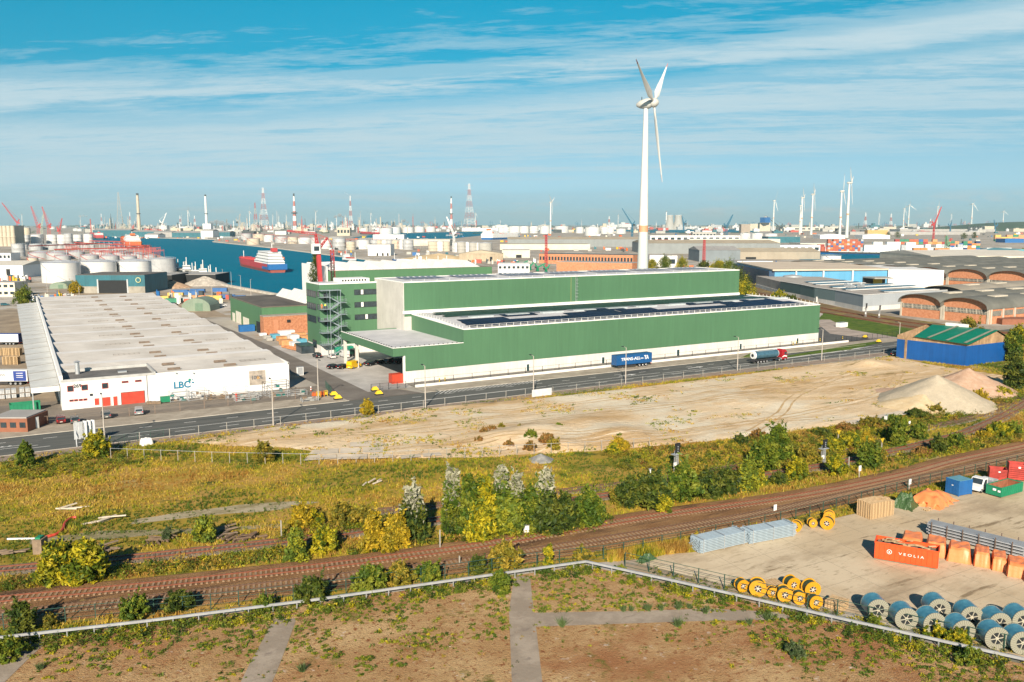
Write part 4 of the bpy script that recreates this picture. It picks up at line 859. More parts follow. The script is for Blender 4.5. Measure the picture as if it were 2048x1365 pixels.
for(pa,pb) in((1695,573),(1702,575),(1722,574)):
 p=G(pa,pb,8.5);b=MB();b.box(p[0],p[0]+3,p[1],p[1]+2.4,7.7,9.8);b.tube((p[0]+1.5,p[1]+1.2,9.8),(p[0]+1.5,p[1]+1.2,10.4),.7,.7,10);b.o('roof_unit',GALV,t)
t=thing('sky_blue_shed','sky blue industrial shed with a cream roof and a white sheeted end','shed',(*G(1773,570),0))
A0,A1,A2=Vector(G(1548,576)),Vector(G(1773,574)),Vector(G(1886,576));bk=Vector((60,95))
SB=mat('sky_blue_sheet',(.10,.32,.52),.5,.06,.1,panel=(2,.05,.08));
b=MB();b.prism([tuple(A0),tuple(A1),tuple(A1+bk),tuple(A0+bk)],0,11.6);b.o('wall',SB,t)
b=MB();b.prism([tuple(A1+Vector((.3,-.6))),tuple(A2),tuple(A2+bk),tuple(A1+bk)],0,11.9);b.o('white_section',WSH,t)
b=MB();b.prism([tuple(A0+Vector((-3,2))),tuple(A0+Vector((-.2,0))),tuple(A0+bk),tuple(A0+bk+Vector((-3,2)))],0,11.4);b.o('dark_end',mat('navy_sheet',(.01,.05,.12),.5),t)
b=MB();b.prism([tuple(A0+Vector((-3,-1))),tuple(A1+Vector((0,-1))),tuple(A1+bk),tuple(A0+bk)],11.6,12.6);b.o('roof',mat('cream_roof',(.55,.46,.36),.9,.1,.05),t)
for f in(.18,.42,.68):
 p=A0 .lerp(A1,f);b=MB();b.box(p.x-.5,p.x+.5,p.y-1.2,p.y-.7,0,11.5);b.o('downpipe',WTRIM,t)
p=A0 .lerp(A1,.78);e_=A0 .lerp(A1,.98);b=MB();b.prism([tuple(p+Vector((-6,-14))),tuple(e_+Vector((-10,-14))),tuple(e_),tuple(p)],6.5,7.3);b.o('porch_roof',mat('porch_grey',(.30,.30,.28),.8),t)
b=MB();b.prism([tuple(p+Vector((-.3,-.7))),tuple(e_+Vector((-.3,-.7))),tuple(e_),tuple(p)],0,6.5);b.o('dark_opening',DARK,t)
b=MB();m_=p.lerp(e_,.45);b.prism([tuple(m_+Vector((-.4,-1.0))),tuple(e_+Vector((-4,-1.0))),tuple(e_+Vector((-4,-.3))),tuple(m_)],0,6.0);b.o('yellow_door',mat('ochre_door',(.35,.28,.03),.6),t)
x,y=G(1584,577);t=thing('water_tank','small round steel tank in front of the sky blue shed','tank',(x,y,0));b=MB();b.lathe([(6.2,0),(6.2,8.4),(6.0,8.6),(0.1,9.4)],(x,y,0),28);b.o('shell',GALV,t,True)
VR=mat('vault_roof',(.125,.13,.115),.9,.2,.08,c2=(.17,.17,.15),streak=.0);VT=mat('tan_vault_roof',(.30,.27,.22),.9,.15,.08);BRK2=mat('orange_brick',(.50,.19,.09),.9,.15,.8,c2=(.58,.27,.15));FRM=mat('cream_frame',(.50,.45,.37),.85,.1,.5)
def vaults(label,X0,X1,ys,eave,rise,rm,bays=(),facade=True,skyl=2,open_=False,side=True):
 t=thing('vaulted_warehouse',label,'warehouse',(X0,ys[0],0),'barrel roofed brick warehouses');n=14
 for j in range(len(ys)-1):
  ya,yb=ys[j],ys[j+1];c_=(ya+yb)/2;r_=(yb-ya)/2
  arc=[(c_+r_*math.cos(PI*k/n),eave+rise*math.sin(PI*k/n)**.85) for k in range(n+1)]
  b=MB();top=[(u,z+.35) for u,z in arc];b.extr(arc+top[::-1],X0-2.2,X1,'x');b.o('roof',rm,t,True)
  if facade:
   b=MB();b.extr([(ya+.3,0),(yb-.3,0)]+[(min(max(u,ya+.3),yb-.3),z) for u,z in arc],X0,X0+.6,'x');b.o('gable_wall',DARK if open_ else BRK2,t)
   if not open_:
    b=MB();w_=0.35;b.box(X0-.12,X0,ya+1,yb-1,eave-2.4,eave-.3);o=b.o('window',GLASS,t)
    f=MB()
    for k in range(30):yy=ya+1+(yb-ya-2)*k/29;wd_=.4 if k%7==0 else .16;f.box(X0-.25,X0-.12,yy-wd_/2,yy+wd_/2,eave-2.4,eave-.3)
    f.box(X0-.22,X0-.12,ya+1,yb-1,eave-1.4,eave-1.28);f.o('frame',FRM,o)
    b=MB();b.box(X0-.3,X0+.3,ya+.1,ya+1,0,eave+.2);b.box(X0-.3,X0+.3,yb-1,yb-.1,0,eave+.2);b.o('pillar',FRM,t)
  for k in range(skyl):
   b=MB();xx=X0+14+k*26;b.box(xx,xx+10,c_-4.5,c_-1.0,eave+rise*.93,eave+rise+.62);b.o('rooflight',FRM,t)
 if side:
  y0=ys[0];b=MB();b.box(X0+.5,X1,y0+.3,y0+.9,0,eave-.1);b.o('side_wall',BRK2,t)
  f=MB();g_=MB()
  for k in range(int((X1-X0)/9)):
   xa=X0+1.5+k*9;f.box(xa-.5,xa+.5,y0-.05,y0+.3,0,eave);g_.box(xa+1.2,xa+7.4,y0+.1,y0+.3,eave-3,eave-.8)
  f.o('pillar',FRM,t);o=g_.o('window',GLASS,t);h_=MB()
  for k in range(int((X1-X0)/9)):
   xa=X0+2.7+k*9
   for j in range(8):h_.box(xa+j*.88-.08,xa+j*.88+.08,y0,y0+.1,eave-3,eave-.8)
  h_.o('frame',FRM,o)
 return t
vaults('pair of brick warehouses with dark barrel roofs and arched orange gables facing the railway',361.5,520,[210,231.5,253],6.4,4.4,VR,skyl=3)
vaults('tan barrel roofed open sheds behind the front pair of arched brick gables',430,600,[236,262,288],5.5,4.6,VT,open_=True,side=False)
vaults('long run of dark wavy barrel roofs behind the sky blue shed with orange arched gables',562,800,[300+k*29 for k in range(8)],6.5,6.2,VR,skyl=2,side=False)
b=MB();x,y=G(1889,571);b.box(x-1,x,y-4,y+6,0,7);tag(b.o('yellow_panel',mat('yellow_panel',(.75,.5,.02),.6)),'bright yellow door panel beside the white end of the sky blue shed','door')
# THE PORT BEHIND
WHT=mat('white_paint',(.74,.74,.73),.55,.06,.1);TNK=mat('grey_tank',(.40,.41,.42),.55,.12,.12,streak=.15);TNW=mat('white_tank',(.62,.62,.61),.6,.06,.12,streak=.12);TRF=mat('tank_roof',(.44,.46,.50),.6,.1,.2)
RDP=mat('red_lead',(.42,.07,.05),.6,.2,.5);REDC=mat('crane_red',(.45,.05,.055),.6,.1,.5);BEI=mat('beige_concrete',(.52,.46,.36),.85,.1,.1,streak=.12);GRYC=mat('grey_concrete',(.40,.39,.36),.85,.1,.1,streak=.1)
TEA=mat('teal_sheet',(.02,.13,.17),.6,.15,.1,panel=(2,.1,.1),streak=.2);TEAR=mat('teal_roof',(.10,.28,.33),.7,.1,.1);DKB=mat('dark_machinery',(.045,.055,.06),.7,.3,.2);ORG=mat('orange_paint',(.62,.13,.03),.6,.15,.3);BLUE=mat('blue_paint',(.015,.12,.34),.55,.1,.5);BCR=mat('crane_blue',(.02,.14,.24),.6,.1,.3)
GRF=mat('grey_roof',(.34,.33,.32),.85,.1,.1);TANR=mat('tan_roof',(.40,.34,.25),.9,.12,.05);CRM=mat('cream_wall',(.58,.54,.45),.8,.1,.1);GWL=mat('grey_wall',(.22,.24,.245),.7,.06,.1,panel=(3,.06,.05));BRD=mat('dark_brick',(.24,.095,.055),.9,.15,.3);YEL=mat('yellow_paint',(.60,.40,.02),.6,.1,.5);GRE=mat('green_paint',(.01,.20,.10),.6,.1,.5)
def mpp(px,py):X,Y=G(px,py);return(dist(X,Y)*math.cos(TH)+H*math.sin(TH))/F
def tank(px,yb,wpx,yt,label,m=TNK,dome=.12,group=None,rail=False,name='storage_tank',stair=True):
 r=wpx*mpp(px,yb)/2;X,Y=G(px,yb);X+=FW[0]*r;Y+=FW[1]*r;h_=hgt(px,yb,yt)
 t=thing(name,label,'tank',(X,Y,0),group)
 b=MB();b.lathe([(r,0),(r,h_*.33),(r*1.006,h_*.335),(r*1.006,h_*.35),(r,h_*.355),(r,h_*.66),(r*1.006,h_*.665),(r*1.006,h_*.68),(r,h_*.685),(r,h_)],(X,Y,0),32);b.o('shell',m,t,True)
 b=MB();b.lathe([(r*1.01,h_),(r*.99,h_+.05),(r*.6,h_+r*dome*.55),(.2,h_+r*dome)],(X,Y,0),32);b.o('roof',TRF if m is not TNW or r>12 else m,t,True)
 if rail or r>3:
  b=MB();n=16 if r<15 else 28
  for k in range(n):
   a0,a1=2*PI*k/n,2*PI*(k+1)/n;p=(X+r*math.cos(a0),Y+r*math.sin(a0));q=(X+r*math.cos(a1),Y+r*math.sin(a1));w_=.12+r*.004
   b.beam((*p,h_+1.1),(*q,h_+1.1),w_);b.beam((*p,h_),(*p,h_+1.1),w_)
  b.o('railing',RDP if rail else GALV,t)
 if stair and r>4:
  b=MB();n=14
  for k in range(n):
   a0=AZ+PI+.9-k*.12;a1=a0-.12;b.beam((X+(r+.4)*math.cos(a0),Y+(r+.4)*math.sin(a0),h_*k/n),(X+(r+.4)*math.cos(a1),Y+(r+.4)*math.sin(a1),h_*(k+1)/n),.7,.35)
  b.o('stair',RDP if rail else GALV,t)
 return t
def bld(label,x0,x1,yb,yt,depth=20,wm=WHT,rm=GRF,yb2=None,name='warehouse',cat='building',win=0,door=None,ridge=0.,group=None,wrow=1,parapet=0.,gable=False):
 p=Vector(G(x0,yb));q=Vector(G(x1,yb2 if yb2 else yb));d=q-p;n_=Vector((-d.y,d.x)).normalized()
 if n_.dot(Vector(FW))<0:n_=-n_
 h_=max(2.0,hgt(x0,yb,yt));t=thing(name,label,cat,(p.x,p.y,0),group);Ln=d.length;u=d.normalized()
 def W(a,c,z):v=p+u*a+n_*c;return(v.x,v.y,z)
 b=MB();b.prism([tuple(p),tuple(q),tuple(q+n_*depth),tuple(p+n_*depth)],0,h_);b.o('wall',wm,t)
 b=MB()
 if ridge and gable:
  b.add([W(-.3,-.4,h_),W(Ln+.3,-.4,h_),W(Ln/2,-.4,h_+ridge),W(-.3,depth,h_),W(Ln+.3,depth,h_),W(Ln/2,depth,h_+ridge)],[(0,2,5,3),(1,4,5,2),(0,1,2),(3,5,4)])
 elif ridge:b.add([W(-.3,-.3,h_),W(Ln+.3,-.3,h_),W(Ln+.3,depth/2,h_+ridge),W(-.3,depth/2,h_+ridge),W(-.3,depth,h_),W(Ln+.3,depth,h_)],[(0,1,2,3),(3,2,5,4),(1,5,2),(0,3,4)])
 else:b.prism([W(.25,.25,0)[:2],W(Ln-.25,.25,0)[:2],W(Ln-.25,depth-.3,0)[:2],W(.25,depth-.3,0)[:2]],h_,h_+.25)
 b.o('roof',rm,t)
 for r_ in range(wrow):
  for k in range(win):
   a=Ln*(k+.2)/win;b=MB();z0=h_*((r_+.35)/wrow);b.prism([W(a,-.12,0)[:2],W(a+Ln/win*.6,-.12,0)[:2],W(a+Ln/win*.6,.02,0)[:2],W(a,.02,0)[:2]],z0,z0+h_/wrow*.38);b.o('window',GLASS,t)
 if door:
  for(a0,a1,f) in door:b=MB();b.prism([W(Ln*a0,-.15,0)[:2],W(Ln*a1,-.15,0)[:2],W(Ln*a1,.02,0)[:2],W(Ln*a0,.02,0)[:2]],0,h_*f);b.o('door',DARK,t)
 return t
def lattice(b,p0,p1,w0,w1,n,th):
 p0=Vector(p0);p1=Vector(p1);d=(p1-p0).normalized();up=Vector((0,0,1)) if abs(d.z)<.8 else Vector((1,0,0));a=d.cross(up).normalized();c=d.cross(a).normalized()
 def cn(f,i):w_=(w0+(w1-w0)*f)/2;s_=((-1,-1),(1,-1),(1,1),(-1,1))[i];return p0 .lerp(p1,f)+a*s_[0]*w_+c*s_[1]*w_
 for i in range(4):
  b.beam(cn(0,i),cn(1,i),th*1.3)
  for k in range(n):
   b.beam(cn(k/n,i),cn((k+1)/n,(i+1)%4),th);b.beam(cn((k+1)/n,i),cn((k+1)/n,(i+1)%4),th)
PYR=mat('pylon_red',(.42,.15,.13),.7)
def pylon(px,yb,yt,wpx,label,bands=7,arms=True,ma=PYR,mb_=WHT):
 X,Y=G(px,yb);h_=hgt(px,yb,yt);w_=wpx*mpp(px,yb);t=thing('lattice_tower',label,'lattice tower',(X,Y,0));th=max(.35,mpp(px,yb)*.30)
 for k in range(bands):
  f0,f1=k/bands,(k+1)/bands;wf=lambda f:w_*max(.12,(1-f)**1.2*.9+.1);b=MB();lattice(b,(X,Y,h_*f0),(X,Y,h_*f1),wf(f0),wf(f1),2,th);b.o('section',ma if k%2==bands%2 else mb_,t)
 if arms:
  b=MB()
  for f in(.72,.86,.97):a=Vector((RT[0],RT[1],0))*w_*.42;c_=Vector((X,Y,h_*f));b.beam(c_-a,c_+a,th)
  b.o('cross_arm',ma,t)
 return t
def chimney(px,yb,yt,wpx,label,m=GRYC,top=None,taper=.75,bands=0,name='chimney',cat='chimney',group=None):
 X,Y=G(px,yb);h_=hgt(px,yb,yt);r=wpx*mpp(px,yb)/2;t=thing(name,label,cat,(X,Y,0),group)
 if bands:
  for k in range(bands):f0,f1=k/bands,(k+1)/bands;b=MB();b.tube((X,Y,h_*f0),(X,Y,h_*f1),r*(1-(1-taper)*f0),r*(1-(1-taper)*f1),12,True);b.o('band',PYR if k%2==bands%2 else WHT,t,True)
 else:b=MB();b.tube((X,Y,0),(X,Y,h_),r,r*taper,14);b.o('shaft',m,t,True)
 b=MB();b.tube((X,Y,h_),(X,Y,h_+r*1.2),r*taper*.98,r*taper*.98,12);b.tube((X,Y,h_*.5),(X,Y,h_*.5+r*.5),r*1.25,r*1.25,12);b.o('rim',top or DKB,t);return t
def crane(px,yb,tip,label,m=REDC,mast=None,wpx=5,cat='crane',lean_only=False,name='harbour_crane',back=None):
 """luffing crane: tower at (px,yb), jib to the point seen at tip, cab and counterweight"""
 X,Y=G(px,yb);s_=mpp(px,yb);my=mast or(yb+tip[1])/2;hm=hgt(px,yb,my);ht=hgt(px,yb,tip[1]);dx=(tip[0]-px)*s_;T=Vector((X,Y,0));A=T+Vector((0,0,hm));B_=T+Vector((RT[0]*dx,RT[1]*dx,ht));th=max(.3,s_*.36)
 t=thing(name,label,cat,(X,Y,0));b=MB();lattice(b,tuple(T),tuple(A),wpx*s_,wpx*s_*.7,5,th);b.o('tower',m,t)
 b=MB();lattice(b,tuple(A),tuple(B_),wpx*s_*.7,wpx*s_*.25,9,th);b.o('jib',m,t)
 sd_=-1 if dx>0 else 1;K=A+Vector((RT[0]*sd_*5*s_,RT[1]*sd_*5*s_,7*s_));b=MB();lattice(b,tuple(A),tuple(K),wpx*s_*.5,wpx*s_*.3,4,th);b.beam(K,B_,th*.7);b.beam(K,A+Vector((RT[0]*sd_*4*s_,RT[1]*sd_*4*s_,0)),th);b.o('stay',m,t)
 c_=A+Vector((RT[0]*sd_*3*s_,RT[1]*sd_*3*s_,0));b=MB();b.box(c_.x-2*s_,c_.x+2*s_,c_.y-2*s_,c_.y+2*s_,c_.z-2*s_,c_.z+1.5*s_);b.o('machine_house',DKB if m is not REDC else m,t);return t
TWM=mat('turbine_white',(.66,.65,.62),.55,.05,.1);TWG=mat('turbine_grey',(.50,.54,.53),.6,.04,.1);TBAND=mat('turbine_orange',(.62,.30,.17),.6,.05,.2);NAC=mat('nacelle',(.50,.50,.47),.5,.1,.2);NACD=mat('nacelle_dark',(.04,.09,.10),.5,.1,.2)
def turbine(px,yb,yhub,label,rot_az,phase=4,blade=36.,first=None,tr=(3.4,1.0),detail=True):
 X,Y=G(px,yb);hh=hgt(px,yb,yhub);t=thing('wind_turbine',label,'wind turbine',(X,Y,0),'wind turbines in the port')
 k_=hh/98.;R0,R1=tr[0]*k_,tr[1]*k_
 rr=lambda z:R0+(R1-R0)*(z/hh)**.8
 for(z0,z1,m,nm) in((0,hh*.415,TWG,'tower_base'),(hh*.415,hh*.445,TBAND,'orange_band'),(hh*.445,hh-1.6*k_,TWM,'tower')):
  b=MB();n=5
  for i in range(n):a,c=z0+(z1-z0)*i/n,z0+(z1-z0)*(i+1)/n;b.tube((X,Y,a),(X,Y,c),rr(a),rr(c),28,False)
  b.o(nm,m,t,True)
 ax_=Vector((math.cos(rot_az),math.sin(rot_az),0));Cn=Vector((X,Y,hh));side=Vector((-ax_.y,ax_.x,0));tilt=rad(4);ax_=(ax_*math.cos(tilt)+Vector((0,0,math.sin(tilt))))
 b=MB();pr=[(-4.6,.15),(-4.2,.9),(-2.6,1.8),(0,2.35),(1.6,2.3),(2.6,1.7)]
 vs=[];n=16;upv=ax_.cross(side).normalized()*-1
 for(a,r_) in pr:
  for i in range(n):q=2*PI*i/n;vs.append(tuple(Cn+ax_*a*k_+(side*math.cos(q)+Vector((0,0,1))*math.sin(q))*r_*k_))
 fs=[(j*n+i,j*n+(i+1)%n,(j+1)*n+(i+1)%n,(j+1)*n+i) for j in range(len(pr)-1) for i in range(n)]+[tuple(range(n-1,-1,-1)),tuple(range((len(pr)-1)*n,len(pr)*n))]
 b.add(vs,fs);b.o('nacelle',NAC,t,True)
 b=MB();HB=Cn+ax_*3.6*k_;pr=[(-.9,1.9),(0,2.15),(1.0,1.9),(1.9,1.1),(2.3,.2)];vs=[]
 for(a,r_) in pr:
  for i in range(n):q=2*PI*i/n;vs.append(tuple(HB+ax_*a*k_+(side*math.cos(q)+Vector((0,0,1))*math.sin(q))*r_*k_))
 b.add(vs,[(j*n+i,j*n+(i+1)%n,(j+1)*n+(i+1)%n,(j+1)*n+i) for j in range(len(pr)-1) for i in range(n)]+[tuple(range(n-1,-1,-1)),tuple(range((len(pr)-1)*n,len(pr)*n))]);b.o('hub',NAC,t,True)
 up=side.cross(ax_).normalized()
 if up.z<0:up=-up
 for q in range(3):
  a=rad(180+phase+120*q);D=(up*math.cos(a)+side*math.sin(a));D=(D+ax_*.015).normalized();Wd=D.cross(ax_).normalized();b=MB();vs=[];Lb=blade*k_
  st=[(1.2,1.0,.95,75),(4,1.15,.9,70),(8,3.0,.55,58),(14,2.3,.38,45),(22,1.2,.22,32),(32.5,.55,.12,20),(36,.22,.06,15)]
  for(s_,ch,th,tw) in st:
   s_*=blade/36;c_=HB+D*s_*k_+ax_*(.0004*s_*s_)*k_;ta=rad(90-tw);e1=Wd*math.cos(ta)+ax_*math.sin(ta);e2=D.cross(e1)
   for i in range(8):g=2*PI*i/8;vs.append(tuple(c_+(e1*math.cos(g)*ch*.5+e2*math.sin(g)*th*.5)*k_*1.05))
  fs=[(j*8+i,j*8+(i+1)%8,(j+1)*8+(i+1)%8,(j+1)*8+i) for j in range(len(st)-1) for i in range(8)]+[tuple(range(7,-1,-1)),tuple(range((len(st)-1)*8,len(st)*8))]
  b.add(vs,fs);b.mi=[1 if(f[0]//8>=5 and f[0]%8>1) else 0 for f in b.f];b.o('blade',[TWM,mat('blade_tip',(.40,.20,.20),.6)],t,True)
 if detail:b=MB();b.beam(Cn+ax_*-2*k_,Cn+ax_*-2*k_+Vector((0,0,3.2))*k_,.25*k_);b.o('wind_vane',DKB,t)
 return t
AXM=math.atan2(RT[1]*.92-FW[1]*.39,RT[0]*.92-FW[0]*.39)
turbine(1283,640,208,'huge white wind turbine towering directly behind the tall green warehouse',AXM,-8,35.5,tr=(3.35,.95))
for(px,yb,yh,ph,lab,da) in[(1679,474,383,35,'wind turbine standing just left of the tallest distant one',.15),(1693,476,366,10,'tallest of the distant wind turbines, behind the red container stack',-.05),(1622,470,389,8,'wind turbine left of the tall pair, with one blade straight up',0),(1602,468,396,12,'wind turbine second from the left of the right hand row',0),(1599,468,412,50,'small wind turbine half hidden behind another',0),(1546,462,402,25,'wind turbine right beside the blue topped silo',.5),(1101,470,405,5,'lone wind turbine among the white tanks left of the huge turbine',.1),(1806,460,418,30,'left one of a distant pair of turbines',.3),(1816,459,411,55,'right one of a distant pair of turbines',1.0),(1873,459,414,15,'distant turbine behind a red crane above the container yard',0),(1942,458,408,40,'distant turbine second from the right edge',.6),(2005,457,423,50,'distant turbine nearest the green hill',.8),(1757,457,428,5,'small far turbine between two pylons',.2),(1901,455,429,5,'small far turbine right of the red crane',.2),(377,458,422,30,'small turbine between the two tall chimneys',.9),(500,458,424,60,'small turbine left of the tall red and white pylon',.9),(632,456,425,5,'small turbine right of the candy striped chimney',.2),(951,456,427,40,'small turbine right of the second tall pylon',.8),(742,455,427,40,'small turbine right of the flare stack',.8),(45,455,430,10,'small turbine between the red cranes at the left',.6),(546,455,431,10,'tiny turbine right of the first tall pylon',.6),(558,455,433,50,'tiny turbine beside the candy striped chimney',.6),(573,455,431,20,'tiny turbine left of the candy striped chimney',.6),(1236,456,431,0,'tiny turbine left of the blue dock crane',.3)]:
 turbine(px,yb,yh,lab,AXM+da,ph,40.,tr=(3.4,1.3),detail=False)
for i,(x,w_,yt,yb,m_) in enumerate([(32,18,470,490,TNK),(46,17,471,489,TNW),(68,20,470,490,TNW),(78,12,469,489,TNK),(99,20,470,489,TNW),(120,18,470,489,TNW),(134,15,468,489,TNK),(152,17,470,488,TNW),(173,18,469,489,TNW)]):
 tank(x,yb,w_,yt,ORD[i]+' tank from the left in the far row of tall dock cylinders',m_,.05,'tall tanks in the far row',name='storage_tank')
for i,(x,w_,yt,yb) in enumerate([(31,24,489,514),(46,12,490,500),(66,24,489,501),(84,14,490,500),(100,23,489,500),(118,13,490,500),(134,23,489,500),(151,13,490,500),(168,23,489,500),(183,9,490,500)]):
 tank(x,yb,w_,yt,ORD[i]+' tank from the left in the low row before the tall cylinders',TNK,.05,'low tanks in the second row')
for i,(x,w_,yt,yb,m_) in enumerate([(69,42,507,519,TNK),(61,20,517,532,BEI),(105,40,507,520,TNK),(118,30,513,524,TNK),(145,32,505,518,TNK),(195,44,505,520,TNK),(172,34,512,526,TNK),(238,40,507,520,TNK),(212,36,513,527,TNK),(270,32,509,521,TNK),(252,30,514,528,TNK),(295,26,512,522,TNK)]):
 tank(x,yb,w_,yt,ORD[i]+' red railed low tank behind the big white tanks',m_,.22,'low domed tanks with red railings',rail=True)
for i,(a,c,lab) in enumerate((((150,502),(300,512),'nearest the orange ship'),((60,512),(200,505),'above the domed tanks at the left'),((110,522),(290,516),'just behind the big white tanks'),((180,497),(260,500),'at the jetty'))):
 p,q=G(*a),G(*c);t=thing('pipe_bridge','red pipe bridge '+lab,'pipe bridge',(*p,0),'red pipe bridges of the tank farm');b=MB();z_=13
 for k in range(3):b.beam((p[0],p[1]+k*1.5,z_+k*.3),(q[0],q[1]+k*1.5,z_+k*.3),.8)
 b.o('pipe',RDP,t);b=MB()
 for k in range(9):f=k/8;x,y=p[0]+(q[0]-p[0])*f,p[1]+(q[1]-p[1])*f;b.beam((x,y,0),(x,y,z_),.7)
 b.o('support',GALV,t)
for(x,w_,yt,yb,m_,lb,dm) in[(105,72,527,567,TNW,'biggest white storage tank at the left with a shallow grey dome',.14),(182,68,525,562,TNW,'second big white storage tank partly behind the teal shed',.16),(255,66,524,559,TNW,'third big white storage tank behind the teal shed logo',.16),(314,54,519,549,TNK,'big grey storage tank at the right end of the row',.10),(60,18,533,548,TNW,'small cylindrical tank left of the biggest white tank',.1)]:
 tank(x,yb,w_,yt,lb,m_,dm)
bld('pale silo block with a blue roof strip at the far left edge',-10,28,492,452,40,BEI,TEAR,name='silo_block',cat='silo',win=0)
for k in range(4):chimney(4+k*8,493,457,8,ORD[k]+' beige silo from the left edge of the picture',BEI,BEI,1.0,name='grain_silo',cat='silo',group='beige silos at the left edge')
for k in range(2):tank(38+k*14,488,13,456,'left beige square topped silo' if not k else 'right beige square topped silo',BEI,.02,'beige silos at the left edge',stair=False)
bld('white low shed at the left edge with a pitched roof',-20,47,556,531,40,WHT,mat('cream_roof2',(.55,.52,.46),.9),ridge=3,name='shed',cat='shed',door=[(.5,.62,.7)])
bld('small white office with a flat roof behind the left shed',-10,22,522,507,20,WHT,GRF,name='office',win=4)
bld('beige office building with two rows of windows at the left edge',-30,31,594,566,14,CRM,GRF,name='office',win=5,wrow=2)
tq=bld('weathered teal shed with a wide black opening and a round logo',153,291,587,551,35,TEA,mat('dark_roof_brown',(.12,.11,.10),.9),name='shed',cat='shed')
p=Vector(G(153,587));u=(Vector(G(291,587))-p).normalized();nn=Vector((u.y,-u.x));
def onw(t,f0,f1,z0,z1,m,nm,off=.2):a=p+u*f0+nn*.05;c=p+u*f1+nn*.05;b=MB();b.prism([tuple(a),tuple(c),tuple(c+nn*off),tuple(a+nn*off)],z0,z1);return b.o(nm,m,t)
Lw=(Vector(G(291,587))-p).length;hw=hgt(153,587,551)
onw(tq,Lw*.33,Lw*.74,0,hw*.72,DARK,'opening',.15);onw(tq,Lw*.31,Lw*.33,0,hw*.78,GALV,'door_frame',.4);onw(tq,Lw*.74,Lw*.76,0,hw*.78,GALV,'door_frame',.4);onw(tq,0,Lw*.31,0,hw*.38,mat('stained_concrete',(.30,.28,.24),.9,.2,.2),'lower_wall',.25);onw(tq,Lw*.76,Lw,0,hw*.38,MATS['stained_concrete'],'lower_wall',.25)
c_=p+u*Lw*.91+nn*.4;ang=math.atan2(u.y,u.x);b=MB();b.tube((c_.x,c_.y,hw*.74),(c_.x+nn.x*.15,c_.y+nn.y*.15,hw*.74),hw*.15,hw*.15,24);b.o('logo_ring',mat('logo_yellow',(.5,.5,.25),.6),tq);b=MB();c2_=c_+nn*.17;b.tube((c2_.x,c2_.y,hw*.74),(c2_.x+nn.x*.1,c2_.y+nn.y*.1,hw*.74),hw*.11,hw*.11,24);b.o('logo_disc',TEA,tq)
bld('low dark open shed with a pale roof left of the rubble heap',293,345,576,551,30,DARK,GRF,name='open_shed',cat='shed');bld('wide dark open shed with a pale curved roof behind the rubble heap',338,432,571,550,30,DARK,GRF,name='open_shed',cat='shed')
def arch_hut(label,x0,x1,yb,yt,depth,m,dz=.5):
 p=Vector(G(x0,yb));q=Vector(G(x1,yb));u=(q-p).normalized();L_=(q-p).length;nb=Vector((-u.y,u.x));h_=hgt((x0+x1)/2,yb,yt);t=thing('arched_hut',label,'hut',(p.x,p.y,0));n=12;b=MB();vs=[]
 for d_ in(0,depth):
  for k in range(n+1):a=PI-PI*k/n;v=p+u*(L_/2+L_/2*math.cos(a))+nb*d_;vs.append((v.x,v.y,max(0,h_*(.25+.75*math.sin(a)) if 0<k<n else 0)))
 b.add(vs,[(k,k+1,n+2+k,n+1+k) for k in range(n)]+[tuple(range(n+1)),tuple(range(n+1,2*n+2))]);b.o('shell',m,t)
 a_=p+u*L_*.48-nb*.15;c_=p+u*L_*.74-nb*.15;b=MB();b.prism([tuple(a_),tuple(c_),tuple(c_+nb*.2),tuple(a_+nb*.2)],0,h_*.62);b.o('door',mat('hut_door',(.12,.20,.14),.6),t);return t
HUT=mat('hut_green',(.19,.25,.19),.6,.08,.3,panel=(1,.05,.1));arch_hut('green arched metal hut in the storage yard',363,421,623,597,14,HUT);arch_hut('pale green arched hut at the foot of the biggest white tank',99,136,578,565,16,HUT)
for a in[(186,262,474,461,TEA,'long teal quay shed at the head of the basin'),(262,310,474,464,TEA,'teal quay shed behind the orange ship'),(308,344,475,465,GRF,'grey gabled shed on the far quay'),(344,402,475,466,TEA,'teal shed with a white roof on the far quay'),(402,426,475,462,WHT,'white shed with a dark top on the far quay'),(426,460,474,465,TEA,'last teal shed on the far quay'),(290,316,476,470,WHT,'white curved tent on the far quay')]:
 bld(a[5],a[0],a[1],a[2],a[3],60,a[4],GRF,name='quay_shed',cat='shed',ridge=5)
chimney(279,466,391,6.5,'tall pale grey chimney, leftmost of the two plain ones',BEI,DKB,.75);chimney(414,464,393,5.5,'tall white chimney right of the grey one, beside drifting steam',WHT,DKB,.7);bld('square white base block of the tall white chimney',406,422,465,448,40,WHT,name='boiler_house')
pylon(241,464,385,14,'grey lattice mast left of the two tall chimneys',6,False,GRYC,GRYC);pylon(529,463,376,18,'tallest red and white lattice pylon left of centre',8);pylon(512,462,406,9,'slender dark lattice mast beside the tallest left pylon',5,False,GRYC,RDP);pylon(939,461,368,19,'tallest red and white lattice pylon right of centre',8);
chimney(590,462,393,9,'candy striped red and white chimney left of centre',bands=7,taper=.35);chimney(903,460,397,6,'candy striped chimney beside the tallest right pylon',bands=6,taper=.45);pylon(702,462,392,7,'red and white flare stack with a wisp of smoke',7,False)
for(x,yt,w_) in[(204,428,4),(261,425,4),(361,432,5),(390,432,5),(1218,433,5),(1730,426,6),(1781,428,6),(1860,438,5),(1682,436,4)]:pylon(x,457,yt,w_,'small faraway red and white pylon, %s'%{204:'left of the grey lattice mast',261:'between lattice mast and grey chimney',361:'left of the small turbine by the chimneys',390:'left of the tall white chimney',1218:'left of the huge turbine tower',1730:'right of the tallest distant turbine',1781:'left of the distant turbine pair',1860:'left of the red crane',1682:'behind the distant turbine pair'}[x],4,False)
